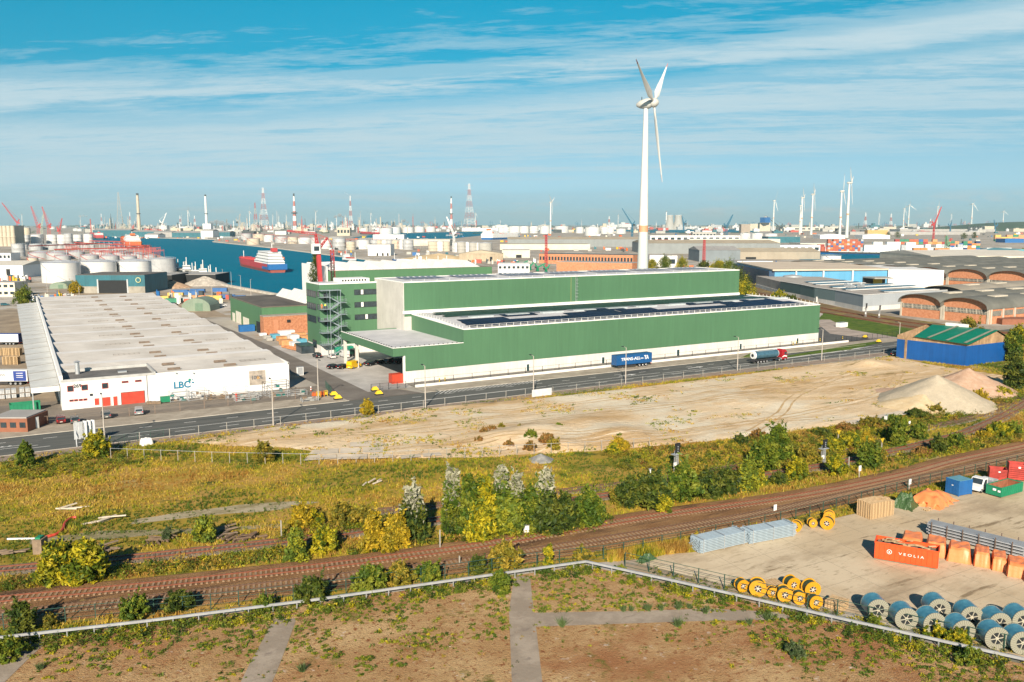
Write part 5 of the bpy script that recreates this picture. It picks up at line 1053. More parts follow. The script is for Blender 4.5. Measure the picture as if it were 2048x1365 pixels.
for(x,yb,tip,lab,m_,w_,ms) in[(36,470,(9,406),'red luffing crane at the far left with its jib leaning left',REDC,3,446),(78,478,(67,413),'left one of two tall red crawler crane jibs over the tank farm',REDC,6,455),(99,478,(89,414),'right one of two tall red crawler crane jibs over the tank farm',REDC,6,455),(120,476,(127,437),'small red crane right of the two tall red jibs',REDC,4,462),(84,476,(92,425),'pale green lattice crane between the two tall red jibs',mat('pale_green',(.40,.45,.36),.7),4,455),(325,462,(335,426),'thin white crane between the two tall chimneys',WHT,2,448),(478,462,(482,428),'thin grey crane right of the tall white chimney',GRYC,2,445),(1264,480,(1243,417),'dark blue dock crane with its jib leaning left, left of the huge turbine',BCR,3,450),(1452,478,(1464,430),'blue dock crane with its jib raised to the right',BCR,5,455),(908,505,(894,434),'white mobile crane jib standing over the grey silos',WHT,4,470),(1866,486,(1878,414),'red crawler crane above the container yard',REDC,3,450),(1560,462,(1530,432),'long dark crane jib right of the blue topped silo',DKB,1.5,455),(1900,466,(1902,440),'small blue dock crane near the far silos',BCR,2,455),(1990,463,(1986,440),'small blue crane by the green hill',BCR,2,455),(1367,462,(1363,432),'slender blue crane right of the cooling towers',BCR,2,448)]:
 crane(x,yb,tip,lab,m_,ms,w_)
X,Y=G(643,700);t=thing('mobile_crane','red lattice mobile crane rising behind the office block roof','crane',(X,Y,0));Yc=330.;x0,z0=hitY(645,566,Yc);x1,z1=hitY(636,500,Yc)
b=MB();b.beam((x0,Yc,0),(x1,Yc,z1),1.5,1.5);b.o('mast',REDC,t);b=MB();xa,za=hitY(632,499,Yc);b.box(xa-1.6,xa+1.4,Yc-1.3,Yc+1.3,za-1.8,za+2.2);b.o('cab',WHT,t);b=MB();b.box(xa-1.2,xa+.9,Yc-1.36,Yc-1.3,za-.6,za+1.2);b.o('cab_window',GLASS,t)
xt,zt=hitY(631,468,Yc);b=MB();lattice(b,(x1,Yc,z1),(xt,Yc,zt),1.2,.6,5,.18);b.o('upper_mast',REDC,t)
b=MB();xj,zj=hitY(575,462,Yc);lattice(b,(xt,Yc,zt),(xj,Yc,zj),1.0,.5,10,.14);xk,zk=hitY(655,476,Yc);lattice(b,(x1,Yc,z1),(xk,Yc,zk),.9,.5,5,.14);xl,zl=hitY(664,495,Yc);b.beam((xk,Yc,zk),(xl,Yc,zl),.2);b.beam((xt,Yc,zt),(xk,Yc,zk),.16);b.o('jib',REDC,t)
x2,z2=hitY(667,560,345);x3,z3=hitY(664,500,345);t=thing('thin_red_mast','thin red lattice mast right of the red mobile crane','mast',(x2,345,0));b=MB();lattice(b,(x2,345,0),(x3,345,z3),1.6,1.2,22,.13);b.o('lattice',REDC,t)
for(x,yb,yt,lab) in[(1407,540,480,'thin red lattice mast in front of the grey sheds right of the huge turbine'),(1092,540,470,'thin red lattice mast by the red brick halls')]:
 X,Y=G(x,yb);h_=hgt(x,yb,yt);t=thing('thin_red_mast',lab,'mast',(X,Y,0));b=MB();lattice(b,(X,Y,0),(X,Y,h_),2.2,1.4,14,.22);b.o('lattice',REDC,t)
for(x,w_,lb) in((1339,22,'left one of two hyperbolic cooling towers on the horizon'),(1356,24,'right one of two hyperbolic cooling towers on the horizon')):
 X,Y=G(x,460);r=w_*mpp(x,460)/2;h_=hgt(x,460,431);t=thing('cooling_tower',lb,'cooling tower',(X,Y,0));b=MB();b.lathe([(r,0),(r*.78,h_*.3),(r*.62,h_*.62),(r*.58,h_*.8),(r*.62,h_),(r*.55,h_),(r*.5,h_*.8)],(X,Y,0),28);b.o('shell',GRYC,t,True)
 b=MB();b.tube((X,Y,h_),(X,Y,h_+1.5),r*.64,r*.64,28,False);b.o('rim',WHT,t)
chimney(1332,460,424,2.2,'thin dark tipped chimney left of the cooling towers',WHT,DKB,.8)
CIRC=[(490,481,22,468),(515,482,24,469),(535,484,20,471),(560,486,26,474),(583,488,20,475),(606,488,26,476),(628,489,18,476),(503,490,26,478),(650,498,20,481),(676,500,26,478),(700,500,18,484),(724,499,28,481),(748,498,18,481),(758,498,12,481),(768,498,12,481),(778,498,14,481),(791,498,18,481),(803,499,12,481),(815,500,22,481)]
for i,(x,yb,w_,yt) in enumerate(CIRC):tank(x,yb,w_,yt,ORD[i]+' tank from the left on the far quay behind the tanker',[TNK,BEI,TNW][i%3],.1,'tanks of the far quay',rail=(i<8))
for i,(x,yb,w_,yt,m_) in enumerate([(865,503,20,484,BEI),(880,503,12,484,WHT),(893,503,14,484,BEI),(912,505,16,486,WHT),(922,506,18,485,GRYC),(935,506,8,485,WHT),(946,507,17,486,GRYC),(957,507,8,486,WHT),(970,508,28,487,GRYC)]):tank(x,yb,w_,yt,ORD[i]+' silo from the left in the row of grey and white bulk silos',m_,.1,'bulk silos beside the white mobile crane',stair=False,name='silo')
for i,(x,yb,w_,yt) in enumerate([(1030,466,26,453),(1048,467,20,453),(1068,467,18,453),(1090,468,20,453),(1124,466,28,453),(1160,467,16,455),(1178,468,10,456),(1186,472,30,455),(1210,468,16,455),(1222,468,14,457),(1243,468,20,458),(1493,480,22,467),(1517,481,24,467),(1003,466,14,456),(1012,466,14,455),(1545,478,26,468)]):tank(x,yb,w_,yt,ORD[i]+' distant white tank, counted from right of the tallest pylon',TNW,.06,'distant white tanks')
for i,(x,yb,w_,yt) in enumerate([(770,470,28,457),(790,468,20,455),(815,466,22,455),(838,465,20,454),(727,466,18,457),(756,466,14,456),(860,464,20,454)]):tank(x,yb,w_,yt,ORD[i]+' pale tank from the left beyond the blue water patch',TNW,.08,'pale tanks beyond the blue water')
for a in[(736,781,512,490,40,'white cube shaped warehouse on the far quay',GRF,WHT,0,[(.38,.46,.25),(.62,.7,.25),(.84,.92,.25)]),(674,700,472,456,30,'tan concrete building with window rows in the tank farm',GRF,BEI,4,None),(746,808,479,470,60,'long white shed by the distant blue water',WHT,WHT,0,None),(800,900,492,480,100,'long low cream shed behind the bulk silos',CRM,CRM,0,None),(924,960,463,456,90,'long white shed under the tallest right pylon',WHT,WHT,0,None),(960,1000,463,457,90,'second white shed right of the tallest pylon',WHT,WHT,0,None),(918,1006,523,508,30,'row of tan gabled sheds behind the sawtooth roof',TANR,mat('tan_sheet',(.38,.31,.22),.8,.15,.1,panel=(1.5,.1,.15)),0,[(.7,.76,.6)]),(1004,1060,516,501,40,'pale sheds left of the long red brick hall',GRF,CRM,0,[(.5,.7,.4)]),(1000,1180,500,489,60,'long low tan roofed shed behind the red brick hall',TANR,CRM,0,None),(1015,1290,494,479,90,'very long grey shed with a tan roof left of the huge turbine',TANR,GWL,0,None),(1285,1560,508,487,110,'very long grey shed with a tan roof right of the huge turbine',TANR,GWL,0,None),(1398,1480,524,501,60,'nearer grey shed with dark wall in front of the long grey shed',GRF,mat('blue_grey_wall',(.17,.20,.22),.7,.06,.1,panel=(3,.06,.05)),0,None),(1480,1640,519,504,60,'tan walled shed joined to the nearer grey shed',TANR,mat('tan_wall',(.33,.29,.23),.8,.08,.1,panel=(3,.06,.05)),0,[(.07,.2,.3)]),(1474,1545,541,523,30,'white depot with red roller doors beside the railway',GRF,WHT,0,None),(1299,1334,534,511,20,'white office with a black window band among trees',GRF,WHT,0,None),(1334,1354,537,512,16,'white stair tower block joined to the white office',GRF,WHT,1,None),(1300,1480,484,472,50,'low white dock sheds right of the huge turbine',WHT,WHT,14,None),(1385,1432,478,465,30,'grey building with tall narrow dark windows',GRF,GRYC,7,None),(1310,1342,489,480,20,'dark red shed on the far side of the grey roofs',RDP,RDP,0,None),(1378,1560,490,479,60,'long white roofed shed above the nearer grey shed',WHT,CRM,0,None),(1500,1536,462,448,40,'pale concrete silo block left of the blue topped silo',GRF,BEI,0,None),(1519,1540,463,446,40,'pale concrete silo block under a blue top',GRF,BEI,0,None),(1482,1500,466,449,40,'brown grain silo block by the blue dock crane',GRF,mat('brown_silo',(.32,.27,.22),.8,.1,.1,panel=(20,.1,.1)),0,None),(1536,1600,486,474,50,'dark teal shed behind the white roofs',GRF,TEA,0,None),(1530,1640,506,491,60,'white warehouse with grey roof left of the red container stack',GRF,WHT,8,None),(1600,1650,497,487,60,'grey roofed white shed by the red container stack',GRF,CRM,0,None),(1640,1690,478,471,60,'white tent roofed hall behind the red container stack',WHT,WHT,0,None),(1725,1780,478,471,60,'second white tent roofed hall behind the container stacks',WHT,WHT,0,None),(1735,1775,471,461,30,'orange ochre dock building behind the stacks',YEL,mat('ochre',(.55,.33,.12),.7),0,None),(1700,1960,470,464,160,'very long low grey roofed sheds behind the container yard',GRF,GRF,0,None),(1800,1990,464,459,160,'second line of long grey roofs behind the container yard',CRM,GRF,0,None),(1968,1988,463,453,30,'white elevator tower beside dark silos',WHT,BEI,0,None),(1560,1680,462,455,90,'low pale refinery halls behind the turbine row',GRF,CRM,9,None),(1860,2100,534,512,120,'broad cream roofed hall in front of the container terminal',mat('cream_white_roof',(.60,.56,.49),.8,.06,.05),CRM,0,None),(1995,2090,520,505,60,'grey gabled hall at the right edge',TEAR,TANR,0,None),(1900,2000,526,508,60,'cream hall joined to the broad cream roofed hall',MATS.get('cream_white_roof') or CRM,CRM,0,None),(2010,2048,486,478,40,'long dark blue shed at the right edge',BLUE,BLUE,0,None),(2004,2100,650+0,640,10,'low wall at the right edge by the vaulted warehouses',BRD,BRD,0,None)]:
 rg=4 if a[0] in(1015,1285,1398,1480,1640,1725,1860,1995,308,918,1900) else 0
 bld(a[5],a[0],a[1],a[2],a[3],a[4],a[7],a[6],win=a[8],door=a[9],ridge=rg,gable=a[0] in(1640,1725,1995,918))
bld('blue top box with lettering on the pale silo block',1521,1538,446.5,437,30,BLUE,BLUE,name='silo_head',cat='building') if False else None
X,Y=G(1519,463);h0=hgt(1519,463,446);s_=mpp(1519,463);t=thing('silo_head_house','blue head house on top of the pale concrete silo','building',(X,Y,0));b=MB();b.box(X-2*s_,X+12*s_,Y-16*s_,Y-2*s_,h0*1.02,h0*1.62);b.o('wall',BLUE,t);b=MB();b.box(X+2*s_,X+6*s_,Y-12*s_,Y-8*s_,h0*1.62,h0*1.75);b.o('roof_unit',GRYC,t)
for k in range(7):chimney(1937+k*5,464,456,4,ORD[k]+' narrow silo from the left beside the white elevator tower',TNK if k%2 else DKB,DKB,1.0,name='silo',cat='silo',group='row of narrow silos')
for(x0,x1,yb,yt,nw,lb) in((1078,1266,527,508,30,'long red brick hall with a white window band and dark roof'),(1113,1264,543,524,0,'lower red brick building in front of the long brick hall')):
 bld(lb,x0,x1,yb,yt,25,BRK2,mat('slate_roof',(.08,.10,.10),.8) if nw else GRF,yb2=yb+4,win=nw,name='brick_hall',cat='hall')
bld('white office building behind the rear green hall corner',996,1059,556,529,25,WHT,WHT,win=7,wrow=2,name='office')
for i,(x,y) in enumerate([(1040,538),(1060,541),(1075,543),(1092,546)]):crane(x,y,(x+16-8*(i%2),y-16),'green scrap grab crane, %s of four behind the rear hall'%ORD[i],GRE,y-8,4,name='scrap_crane')
tank(1668,530,40,513,'white round tank in front of the river',WHT,.05)
def mound(name,label,px,yb,wm,hm,m,cat='heap',seed=0,elong=1.0,n=26,kind=None,peak=1.0,off=None):
 X,Y=G(px,yb);r=wm/2;cx_,cy_=X+FW[0]*r*.5,Y+FW[1]*r*.5;vs=[];fs=[];k_=14
 for j in range(k_+1):
  f=j/k_
  for i in range(n):
   a=2*PI*i/n;q=r*f*(1+.13*noise.noise((math.cos(a)*1.5+seed,math.sin(a)*1.5,1)));x=math.cos(a)*q*elong;y=math.sin(a)*q;z=hm*max(0,(1-f**peak))*(1+.0*f)+hm*.05*noise.noise((x*.4,y*.4,seed))*(1 if f<1 else 0)
   vs.append((cx_+x*RT[0]+y*FW[0],cy_+x*RT[1]+y*FW[1],z if f<1 else-.1))
 for j in range(k_):
  for i in range(n):fs.append((j*n+i,j*n+(i+1)%n,(j+1)*n+(i+1)%n,(j+1)*n+i))
 b=MB();b.add(vs,fs);o=b.o(name,m,None,True)
 return tag(o,label,cat,None,kind)
mound('hill',None,2090,462,900,60,mat('wooded_hill',(.035,.07,.035),.95,.3,.01),None,3,1.8,40,'structure',1.6)
mound('gravel_heap','sand coloured bulk heap in front of the grey silos',875,521,55,8,mat('bulk_sand',(.52,.40,.24),.95,.12,.1),'heap',5,2.0);mound('rubble_heap','orange brown rubble heap beside the dark open shed',322,577,26,7,mat('rubble',(.42,.28,.18),.95,.4,.5),'heap',7,1.4);mound('rubble_heap','grey rubble heap on the quay corner',405,572,24,7,mat('rubble_grey',(.42,.38,.33),.95,.3,.5),'heap',8,1.5)
def ship(label,stern,bow,wm,hm,hull,boot,deckm,sup=.72,supm=WHT,name='tanker_ship',cat='ship',cargo=None,hullb=None,suph=3.0,supl=.2):
 A=Vector((*G(*stern),0));B_=Vector((*G(*bow),0));u=(B_-A).normalized();n_=Vector((-u.y,u.x,0));Ls=(B_-A).length;t=thing(name,label,cat,(A.x,A.y,0))
 out=[(0,.42),(.03,.5),(.75,.5),(.88,.36),(.96,.14),(1.0,0)];P2=[(f,w_) for f,w_ in out]+[(f,-w_) for f,w_ in out[::-1][1:]]
 def ring(z,sc,ex=0):return[tuple(A+u*(f*Ls+(ex*(f>.8)))+n_*w_*wm*sc+Vector((0,0,z+(hm*.25 if f>.85 and z>1 else 0)))) for f,w_ in P2]
 n=len(P2)
 for(z0,z1,s0,s1,m_,nm) in((0,hm*.35,.86,.96,boot,'boot_top'),(hm*.35,hm,.96,1.0,hull,'hull')):
  b=MB();vs=ring(z0,s0)+ring(z1,s1,2 if z1==hm else 0);b.add(vs,[(i,(i+1)%n,n+(i+1)%n,n+i) for i in range(n)]+([tuple(range(n,2*n))] if nm=='hull' else[]));b.o(nm,m_,t)
 def bx(f0,f1,w_,z0,z1,m_,nm,par=t,off=0):
  b=MB();q=[A+u*f0*Ls+n_*(off-w_/2),A+u*f1*Ls+n_*(off-w_/2),A+u*f1*Ls+n_*(off+w_/2),A+u*f0*Ls+n_*(off+w_/2)];b.prism([(v.x,v.y) for v in q],z0,z1);return b.o(nm,m_,par)
 if hullb:bx(-.004,.16,wm*.98,hm*.36,hm*1.02,hullb,'stern_plating')
 d_=1-sup;f=d_*.25;z=hm
 for k in range(int(suph)):bx(f+k*.012,f+supl-k*.02,wm*(.86-.06*k),z,z+2.7,supm,'superstructure');bx(f+k*.012-.001,f+supl-k*.02+.001,wm*(.86-.06*k)+.1,z+1.3,z+1.8,GLASS,'window_band');z+=2.7
 bx(f+.03,f+.07,wm*.28,z,z+3.4,deckm,'funnel');
 b=MB();p_=A+u*(f+.1)*Ls;b.beam((p_.x,p_.y,z),(p_.x,p_.y,z+7),.5);p_=A+u*.93*Ls;b.beam((p_.x,p_.y,hm),(p_.x,p_.y,hm+8),.5);b.o('mast',WHT,t)
 b=MB()
 for o_ in(-.2,0,.2):q0=A+u*(f+supl+.02)*Ls+n_*wm*o_;q1=A+u*.88*Ls+n_*wm*o_;b.beam((q0 .x,q0 .y,hm+.8),(q1 .x,q1 .y,hm+.8),.7)
 for k in range(6):q0=A+u*(f+supl+.06+k*.085)*Ls;b.beam(tuple(q0-n_*wm*.4+Vector((0,0,hm+1.2))),tuple(q0+n_*wm*.4+Vector((0,0,hm+1.2))),.6)
 if not cargo:b.o('deck_pipes',deckm,t)
 b=MB();q0=A+u*(f+.02)*Ls+n_*-wm*.4;b.beam((q0 .x,q0 .y,hm+5),tuple(q0+u*6+Vector((0,0,hm+3))),2.2,2.4);
 if wm>12:b.o('lifeboat',ORG,t)
 return t
ship('red and blue tanker ship lying in the basin with a white superstructure',(556,546),(484,530),17,7.5,REDC,mat('boot_red',(.30,.07,.05),.6),REDC,.9,hullb=BLUE,suph=4,supl=.36)
ship('bright orange ship seen from its stern at the tank jetty',(268,497),(252,484),30,12,ORG,mat('boot_dark',(.08,.06,.06),.6),ORG,.9,suph=4,supl=.3)
ship('small red ship beyond the tall tanks',(200,479),(184,474),24,12,REDC,DKB,REDC,.9,suph=2);ship('red coaster at the distant quay by the blue water',(755,470),(720,469),20,10,REDC,DKB,REDC,.9,suph=2);ship('large ship with an orange red funnel among the far quays',(972,480),(1040,478),40,16,WHT,BLUE,ORG,.9,suph=4)
ship('white yacht like vessel lying right of the silos',(690,521),(712,523),8,2.5,WHT,DKB,RDP,.9,suph=2)
for i,(s_,b_) in enumerate((((845,529),(785,523)),((825,533),(880,531)),((900,536),(850,533)))):ship('long low blue and white inland barge, %s from the left behind the sawtooth roof'%ORD[i],s_,b_,10,2.2,BLUE,DKB,WHT,.9,suph=1,name='inland_barge',cat='barge')
ship('dark inland barge loaded with orange and red containers on the river',(1788,516),(1945,517),14,3,DKB,DKB,WHT,.95,suph=1,supl=.07,cargo=1,name='container_barge',cat='barge');ship('white and dark inland barge moored at the white container wall',(1800,511),(1640,508),14,3,DKB,BLUE,WHT,.95,suph=2,supl=.12,name='inland_barge',cat='barge')
ship('small white motor vessel on the river below the loaded barge',(1772,523),(1786,522),6,1.6,WHT,WHT,WHT,.9,suph=1,name='motor_boat',cat='boat')
for i,(x,y) in enumerate([(355,545),(372,548),(390,552),(405,556),(420,560)]):ship('grey working boat at the rubble quay, %s from the left'%ORD[i],(x,y),(x+14,y+2),7,2.2,DKB,DKB,GRYC,.9,WHT,suph=1+i%2,name='work_boat',cat='boat')
CCOL={'rust red':(.42,.10,.05),'orange':(.62,.20,.05),'blue':(.03,.12,.32),'white':(.72,.72,.70),'dark red':(.30,.04,.04),'green':(.03,.20,.12),'yellow':(.60,.40,.10),'grey':(.40,.42,.44),'navy':(.02,.05,.14),'pale orange':(.58,.28,.13)}
CM={k:mat('container_'+k.replace(' ','_'),v,.6,.12,.15,panel=(.9,.12,.2)) for k,v in CCOL.items()};CME={}
def cont_mesh(col,Lc,w_=2.44,h_=2.6):
 k=(col,Lc,w_,h_)
 if k not in CME:
  b=MB();b.box(0,Lc,0,w_,.12,h_-.06);b.cur=1
  for x in(0,Lc-.2):
   for y in(-.03,w_-.15):b.box(x,x+.2,y,y+.18,0,h_)
  b.box(.2,Lc-.2,-.03,.1,h_-.16,h_);b.box(.2,Lc-.2,-.03,.1,0,.14);o=b.o('shipping_container',[CM[col],CM[col]]);CME[k]=o.data;bpy.data.objects.remove(o)
 return CME[k]
def container(col,Lc,x,y,z,rz,label,group,sc=1.,w_=2.44,h_=2.6):
 o=link(bpy.data.objects.new('shipping_container',cont_mesh(col,Lc,w_,h_)));o.location=(x,y,z);o.rotation_euler=(0,0,rz);o.scale=(sc,sc,sc);return tag(o,label,'container',group)
def stack(x0,x1,yb,rows,cols,pal,where,yt,group):
 p=Vector(G(x0,yb));q=Vector(G(x1,yb));L_=(q-p).length;a=math.atan2((q-p).y,(q-p).x);h_=hgt((x0+x1)/2,yb,yt);ch=h_/rows;cw=L_/cols
 for r_ in range(rows):
  for c in range(cols):
   if r_>=rows-1 and R.random()<.25:continue
   f=p+(q-p)*(c/cols);col=R.choice(pal)
   container(col,round(cw*.97,2),f.x,f.y,r_*ch,a,'%s container, %s layer, %s from left, %s'%(col,ORD[r_],ORD[c],where),group,1,max(6.,cw*.5),round(ch*.97,2))
stack(1655,1726,503,6,13,['rust red']*6+['orange','orange','blue','grey'],'in the tall red stack',479,'containers of the tall red stack');stack(1636,1655,503,3,3,['rust red','rust red','dark red'],'left of the tall red stack',489,'low red containers left of the tall stack')
stack(1728,1800,508,4,8,['white'],'in the left white stack',484,'white containers in the left stack');stack(1802,1850,507,4,5,['white','white','white','grey'],'in the middle white stack',485,'white containers in the middle stack');stack(1850,1925,508,3,7,['white','white','grey'],'in the white stack behind the barge',489,'white containers behind the barge')
stack(1790,1912,489,2,13,['orange','rust red','dark red','blue','green','pale orange'],'in the far mixed row',479,'mixed containers of the far row');stack(1892,1960,500,4,8,['blue','white','orange','green','rust red','navy','pale orange'],'in the right mixed stack',483,'mixed containers near the right');stack(1960,2060,512,3,8,['white','white','yellow','grey'],'at the right edge',496,'pale containers at the right edge');stack(1990,2060,483,3,6,['pale orange','yellow','green','pale orange'],'in the yellow stack at the right edge',470,'yellow containers at the right edge')
p=Vector(G(1812,514));q=Vector(G(1942,515));a=math.atan2((q-p).y,(q-p).x)
for c in range(9):
 for r_ in range(1+(c in(1,2,4,5))):f=p.lerp(q,c/9);col=['rust red','orange','orange','pale orange','orange','orange','dark red','orange','green'][c];container(col,round((q-p).length/9*.96,2),f.x,f.y,3+r_*4.4,a,'%s container, %s from the left on the river barge%s'%(col,ORD[c],', upper layer' if r_ else ''),'containers on the river barge',1,9,4.3)
t=crane(1893,514,(1890,472),'green mobile harbour crane standing over the river barge',mat('pale_crane_green',(.16,.32,.20),.6),492,9)
for i,(x,y,Lp,col) in enumerate([(305,601,28,'yellow'),(335,594,18,'yellow'),(346,588,16,'blue'),(368,590,18,'blue'),(380,586,14,'blue'),(384,600,24,'pale orange'),(411,600,24,'yellow'),(437,598,26,'blue'),(330,606,24,'green'),(350,604,24,'grey'),(425,584,20,'blue'),(458,600,22,'blue')]):
 X,Y=G(x,y);container(col,9,X,Y,0,AZ-PI/2+.05,'%s skip, %s of the storage yard by the basin'%(col,ORD[i]),'containers of the storage yard by the basin',1,2.6,2.4)
SM,t_,b_=base('steam');t_.nodes.remove(b_);pv=nd('ShaderNodeVolumePrincipled',t_);pv.inputs['Color'].default_value=(1,1,1,1);pv.inputs['Density'].default_value=.035;t_.links.new(pv.outputs[0],t_.nodes['Material Output'].inputs['Volume'])
def steam(label,pts):
 b=MB()
 for(x,y,yb,wpx) in pts:
  s_=mpp(x,yb);X,Y=G(x,yb);z=hgt(x,yb,y);r=wpx*s_/2;bm=bmesh.new();bmesh.ops.create_icosphere(bm,subdivisions=2,radius=1);vs=[]
  for v in bm.verts:k=1+.35*noise.noise(v.co*1.6+Vector((x,y,0)));vs.append((X+v.co.x*r*k,Y+v.co.y*r*k,z+v.co.z*r*.7*k))
  b.add(vs,[[v.index for v in f.verts] for f in bm.faces]);bm.free()
 return tag(b.o('steam',SM),label,'steam')
steam('low white steam drifting right of the tall white chimney',[(424,446,460,12),(434,444,460,13),(443,447,460,14),(455,449,460,12)]);steam('curl of white steam above the thin stack at the left',[(162,433,462,7),(168,432,462,6),(175,433,462,5)])
steam('white steam puff left of the flare stack',[(672,434,458,8),(680,431,458,10),(686,434,458,7)]);steam('wisp of white smoke from the flare stack',[(700,390,462,3),(696,388,462,4),(692,386,462,4)]);steam('white steam puff right of centre on the skyline',[(808,442,457,9),(815,445,457,6)])
LMK=[(30,'behind the left silos'),(90,'behind the two tall red crane jibs'),(160,'by the thin steaming stack'),(240,'round the grey lattice mast'),(285,'round the tall grey chimney'),(345,'between the two tall chimneys'),(414,'round the tall white chimney'),(470,'left of the tallest left pylon'),(530,'round the tallest left pylon'),(590,'round the candy striped chimney'),(650,'left of the flare stack'),(702,'round the flare stack'),(790,'right of the flare stack'),(860,'left of the second striped chimney'),(939,'round the tallest right pylon'),(1010,'right of the tallest right pylon'),(1100,'behind the lone turbine'),(1180,'behind the white tanks'),(1240,'left of the huge turbine'),(1310,'right of the huge turbine'),(1350,'round the cooling towers'),(1410,'right of the cooling towers'),(1470,'behind the raised blue crane'),(1520,'behind the blue topped silo'),(1580,'left of the turbine row'),(1650,'behind the turbine row'),(1740,'right of the tallest distant turbine'),(1810,'behind the distant turbine pair'),(1880,'behind the red crawler crane'),(1945,'behind the narrow silos'),(2010,'by the green hill')]
def lmk(x):return min(LMK,key=lambda q:abs(q[0]-x))[1]
SKC=[('white',TNW),('grey',GRYC),('beige',BEI),('dark',DKB),('red',RDP),('teal',TEA),('silver',TNK)]
for i in range(230):
 ref=R.random()<.62;x=R.choice([R.gauss(300,60),R.gauss(500,60),R.gauss(700,70),R.gauss(225,30),R.uniform(560,900)]) if ref else R.uniform(140,2040)
 if x<140 or x>2046:continue
 yb=452+R.uniform(3,16) if ref else 451.5+R.uniform(2,9);c,m_=R.choice([SKC[0],SKC[1],SKC[2],SKC[3],SKC[6],SKC[1],SKC[4]]);hh=R.choice([6,9,13,18,26])*(1.1 if ref else .6);hh*=R.uniform(.7,1.2)
 X,Y=G(x,yb);s_=mpp(x,yb);o=MB();r=s_*R.uniform(.5,1.3);z1=(hh)*s_;o.tube((X,Y,0),(X,Y,z1),r,r*R.uniform(.6,1),8)
 if R.random()<.5:o.tube((X,Y,z1*.6),(X,Y,z1*.63),r*1.8,r*1.8,8);o.tube((X,Y,z1),(X,Y,z1*1.25),r*.3,r*.3,6)
 tag(o.o('process_column',m_,None,True),'%s %s process column %s'%(c,'tall' if hh>16 else 'short',lmk(x)),'column','process columns '+lmk(x))
for i in range(70):
 x=R.choice([R.gauss(320,35),R.gauss(225,25),R.gauss(500,30),R.gauss(690,35),R.gauss(780,40)]);yb=452+R.uniform(6,13);X,Y=G(x,yb);s_=mpp(x,yb);o=MB();u=Vector((RT[0],RT[1],0));w_=R.uniform(3,9)*s_;hh=R.uniform(6,17)*s_;c_=Vector((X,Y,0));n=R.randint(3,5)
 for k in range(4):o.beam(c_+u*w_*k/3,c_+u*w_*k/3+Vector((0,0,hh*R.uniform(.7,1))),.5*s_)
 for k in range(n):z=hh*(k+.6)/(n+.5);o.beam(c_+Vector((0,0,z)),c_+u*w_+Vector((0,0,z)),.45*s_);q=c_+u*w_*R.uniform(.1,.7);o.tube((q.x,q.y,z),(q.x,q.y,z+hh/n*.7),.9*s_,.9*s_,8)
 tag(o.o('process_unit',R.choice([GRYC,BEI,DKB,TNK,WHT])),'open steel process unit '+lmk(x),'process unit','process units of the refinery')
for i in range(250):
 x=R.uniform(150,2046);yb=452+R.uniform(2,26)*(1 if x<1000 else .6);c,m_=R.choice(SKC+[SKC[0],SKC[2],SKC[0],SKC[1]]);w_=R.uniform(6,26);hh=R.uniform(2,7)
 if 285<x<460 and yb>466:continue
 if any(a<x<b2 and yb>y2 for a,b2,y2 in((700,980,463),(430,700,470),(150,300,466))):yb=452+R.uniform(2,9)
 X,Y=G(x,yb);s_=mpp(x,yb);o=MB();a=Vector((RT[0],RT[1]))*w_*s_;d_=Vector(FW)*w_*s_*.7;p_=Vector((X,Y));o.prism([tuple(p_),tuple(p_+a),tuple(p_+a+d_),tuple(p_+d_)],0,hh*s_)
 if R.random()<.5:o.prism([tuple(p_+a*.2),tuple(p_+a*.5),tuple(p_+a*.5+d_*.5),tuple(p_+a*.2+d_*.5)],hh*s_,hh*s_*R.uniform(1.2,1.8))
 tag(o.o('distant_shed',m_),'%s %s far hall %s'%(c,'broad' if w_>15 else 'small',lmk(x)),'hall','far halls '+lmk(x))
for i in range(70):
 x=R.uniform(100,2046);yb=452+R.uniform(2,12);X,Y=G(x,yb);s_=mpp(x,yb);w_=R.uniform(5,12);o=MB();o.lathe([(w_*s_/2,0),(w_*s_/2,s_*R.uniform(2.5,5)),(.1,s_*6)],(X,Y,0),16)
 tag(o.o('distant_tank',TNW,None,True),'small white far tank %s'%lmk(x),'tank','far tanks '+lmk(x))
for i in range(60):
 x=R.choice([R.uniform(720,1000),R.uniform(560,2040),R.uniform(1560,2040)]);yb=451.5+R.uniform(1,4);X,Y=G(x,yb);s_=mpp(x,yb);th=s_*.5;o=MB();hh=R.uniform(5,11)*s_;w_=2.2*s_;u=Vector((RT[0],RT[1],0));c_=Vector((X,Y,0))
 for sg in(-1,1):o.beam(c_+u*sg*w_,c_+u*sg*w_*.7+Vector((0,0,hh)),th)
 o.beam(c_-u*w_*2.4+Vector((0,0,hh*.7)),c_+u*w_*1.5+Vector((0,0,hh*.7)),th);o.beam(c_+Vector((0,0,hh*1.15)),c_-u*w_*2.2+Vector((0,0,hh*.72)),th*.6)
 tag(o.o('gantry_crane',BCR if R.random()<.7 else RDP),'tiny far gantry crane %s'%lmk(x),'crane','far gantry cranes '+lmk(x))
wm_=mat('far_woods',(.035,.06,.035),.95,.3,.01);b=MB()
for k in range(420):
 x=R.uniform(-60,2110);yb=451.6+R.uniform(.6,3.0) if R.random()<.7 else 452+R.uniform(3,16);X,Y=G(x,yb);s_=mpp(x,yb);w_=R.uniform(6,22)*s_;h_=R.uniform(1,2.4)*s_
 b.add([(X-RT[0]*w_/2,Y-RT[1]*w_/2,0),(X+RT[0]*w_/2,Y+RT[1]*w_/2,0),(X+RT[0]*w_*.3,Y+RT[1]*w_*.3,h_),(X-RT[0]*w_*.35,Y-RT[1]*w_*.35,h_*.8),(X+FW[0]*w_,Y+FW[1]*w_,0)],[(0,1,2,3),(1,4,2),(3,4,0),(2,4,3)])
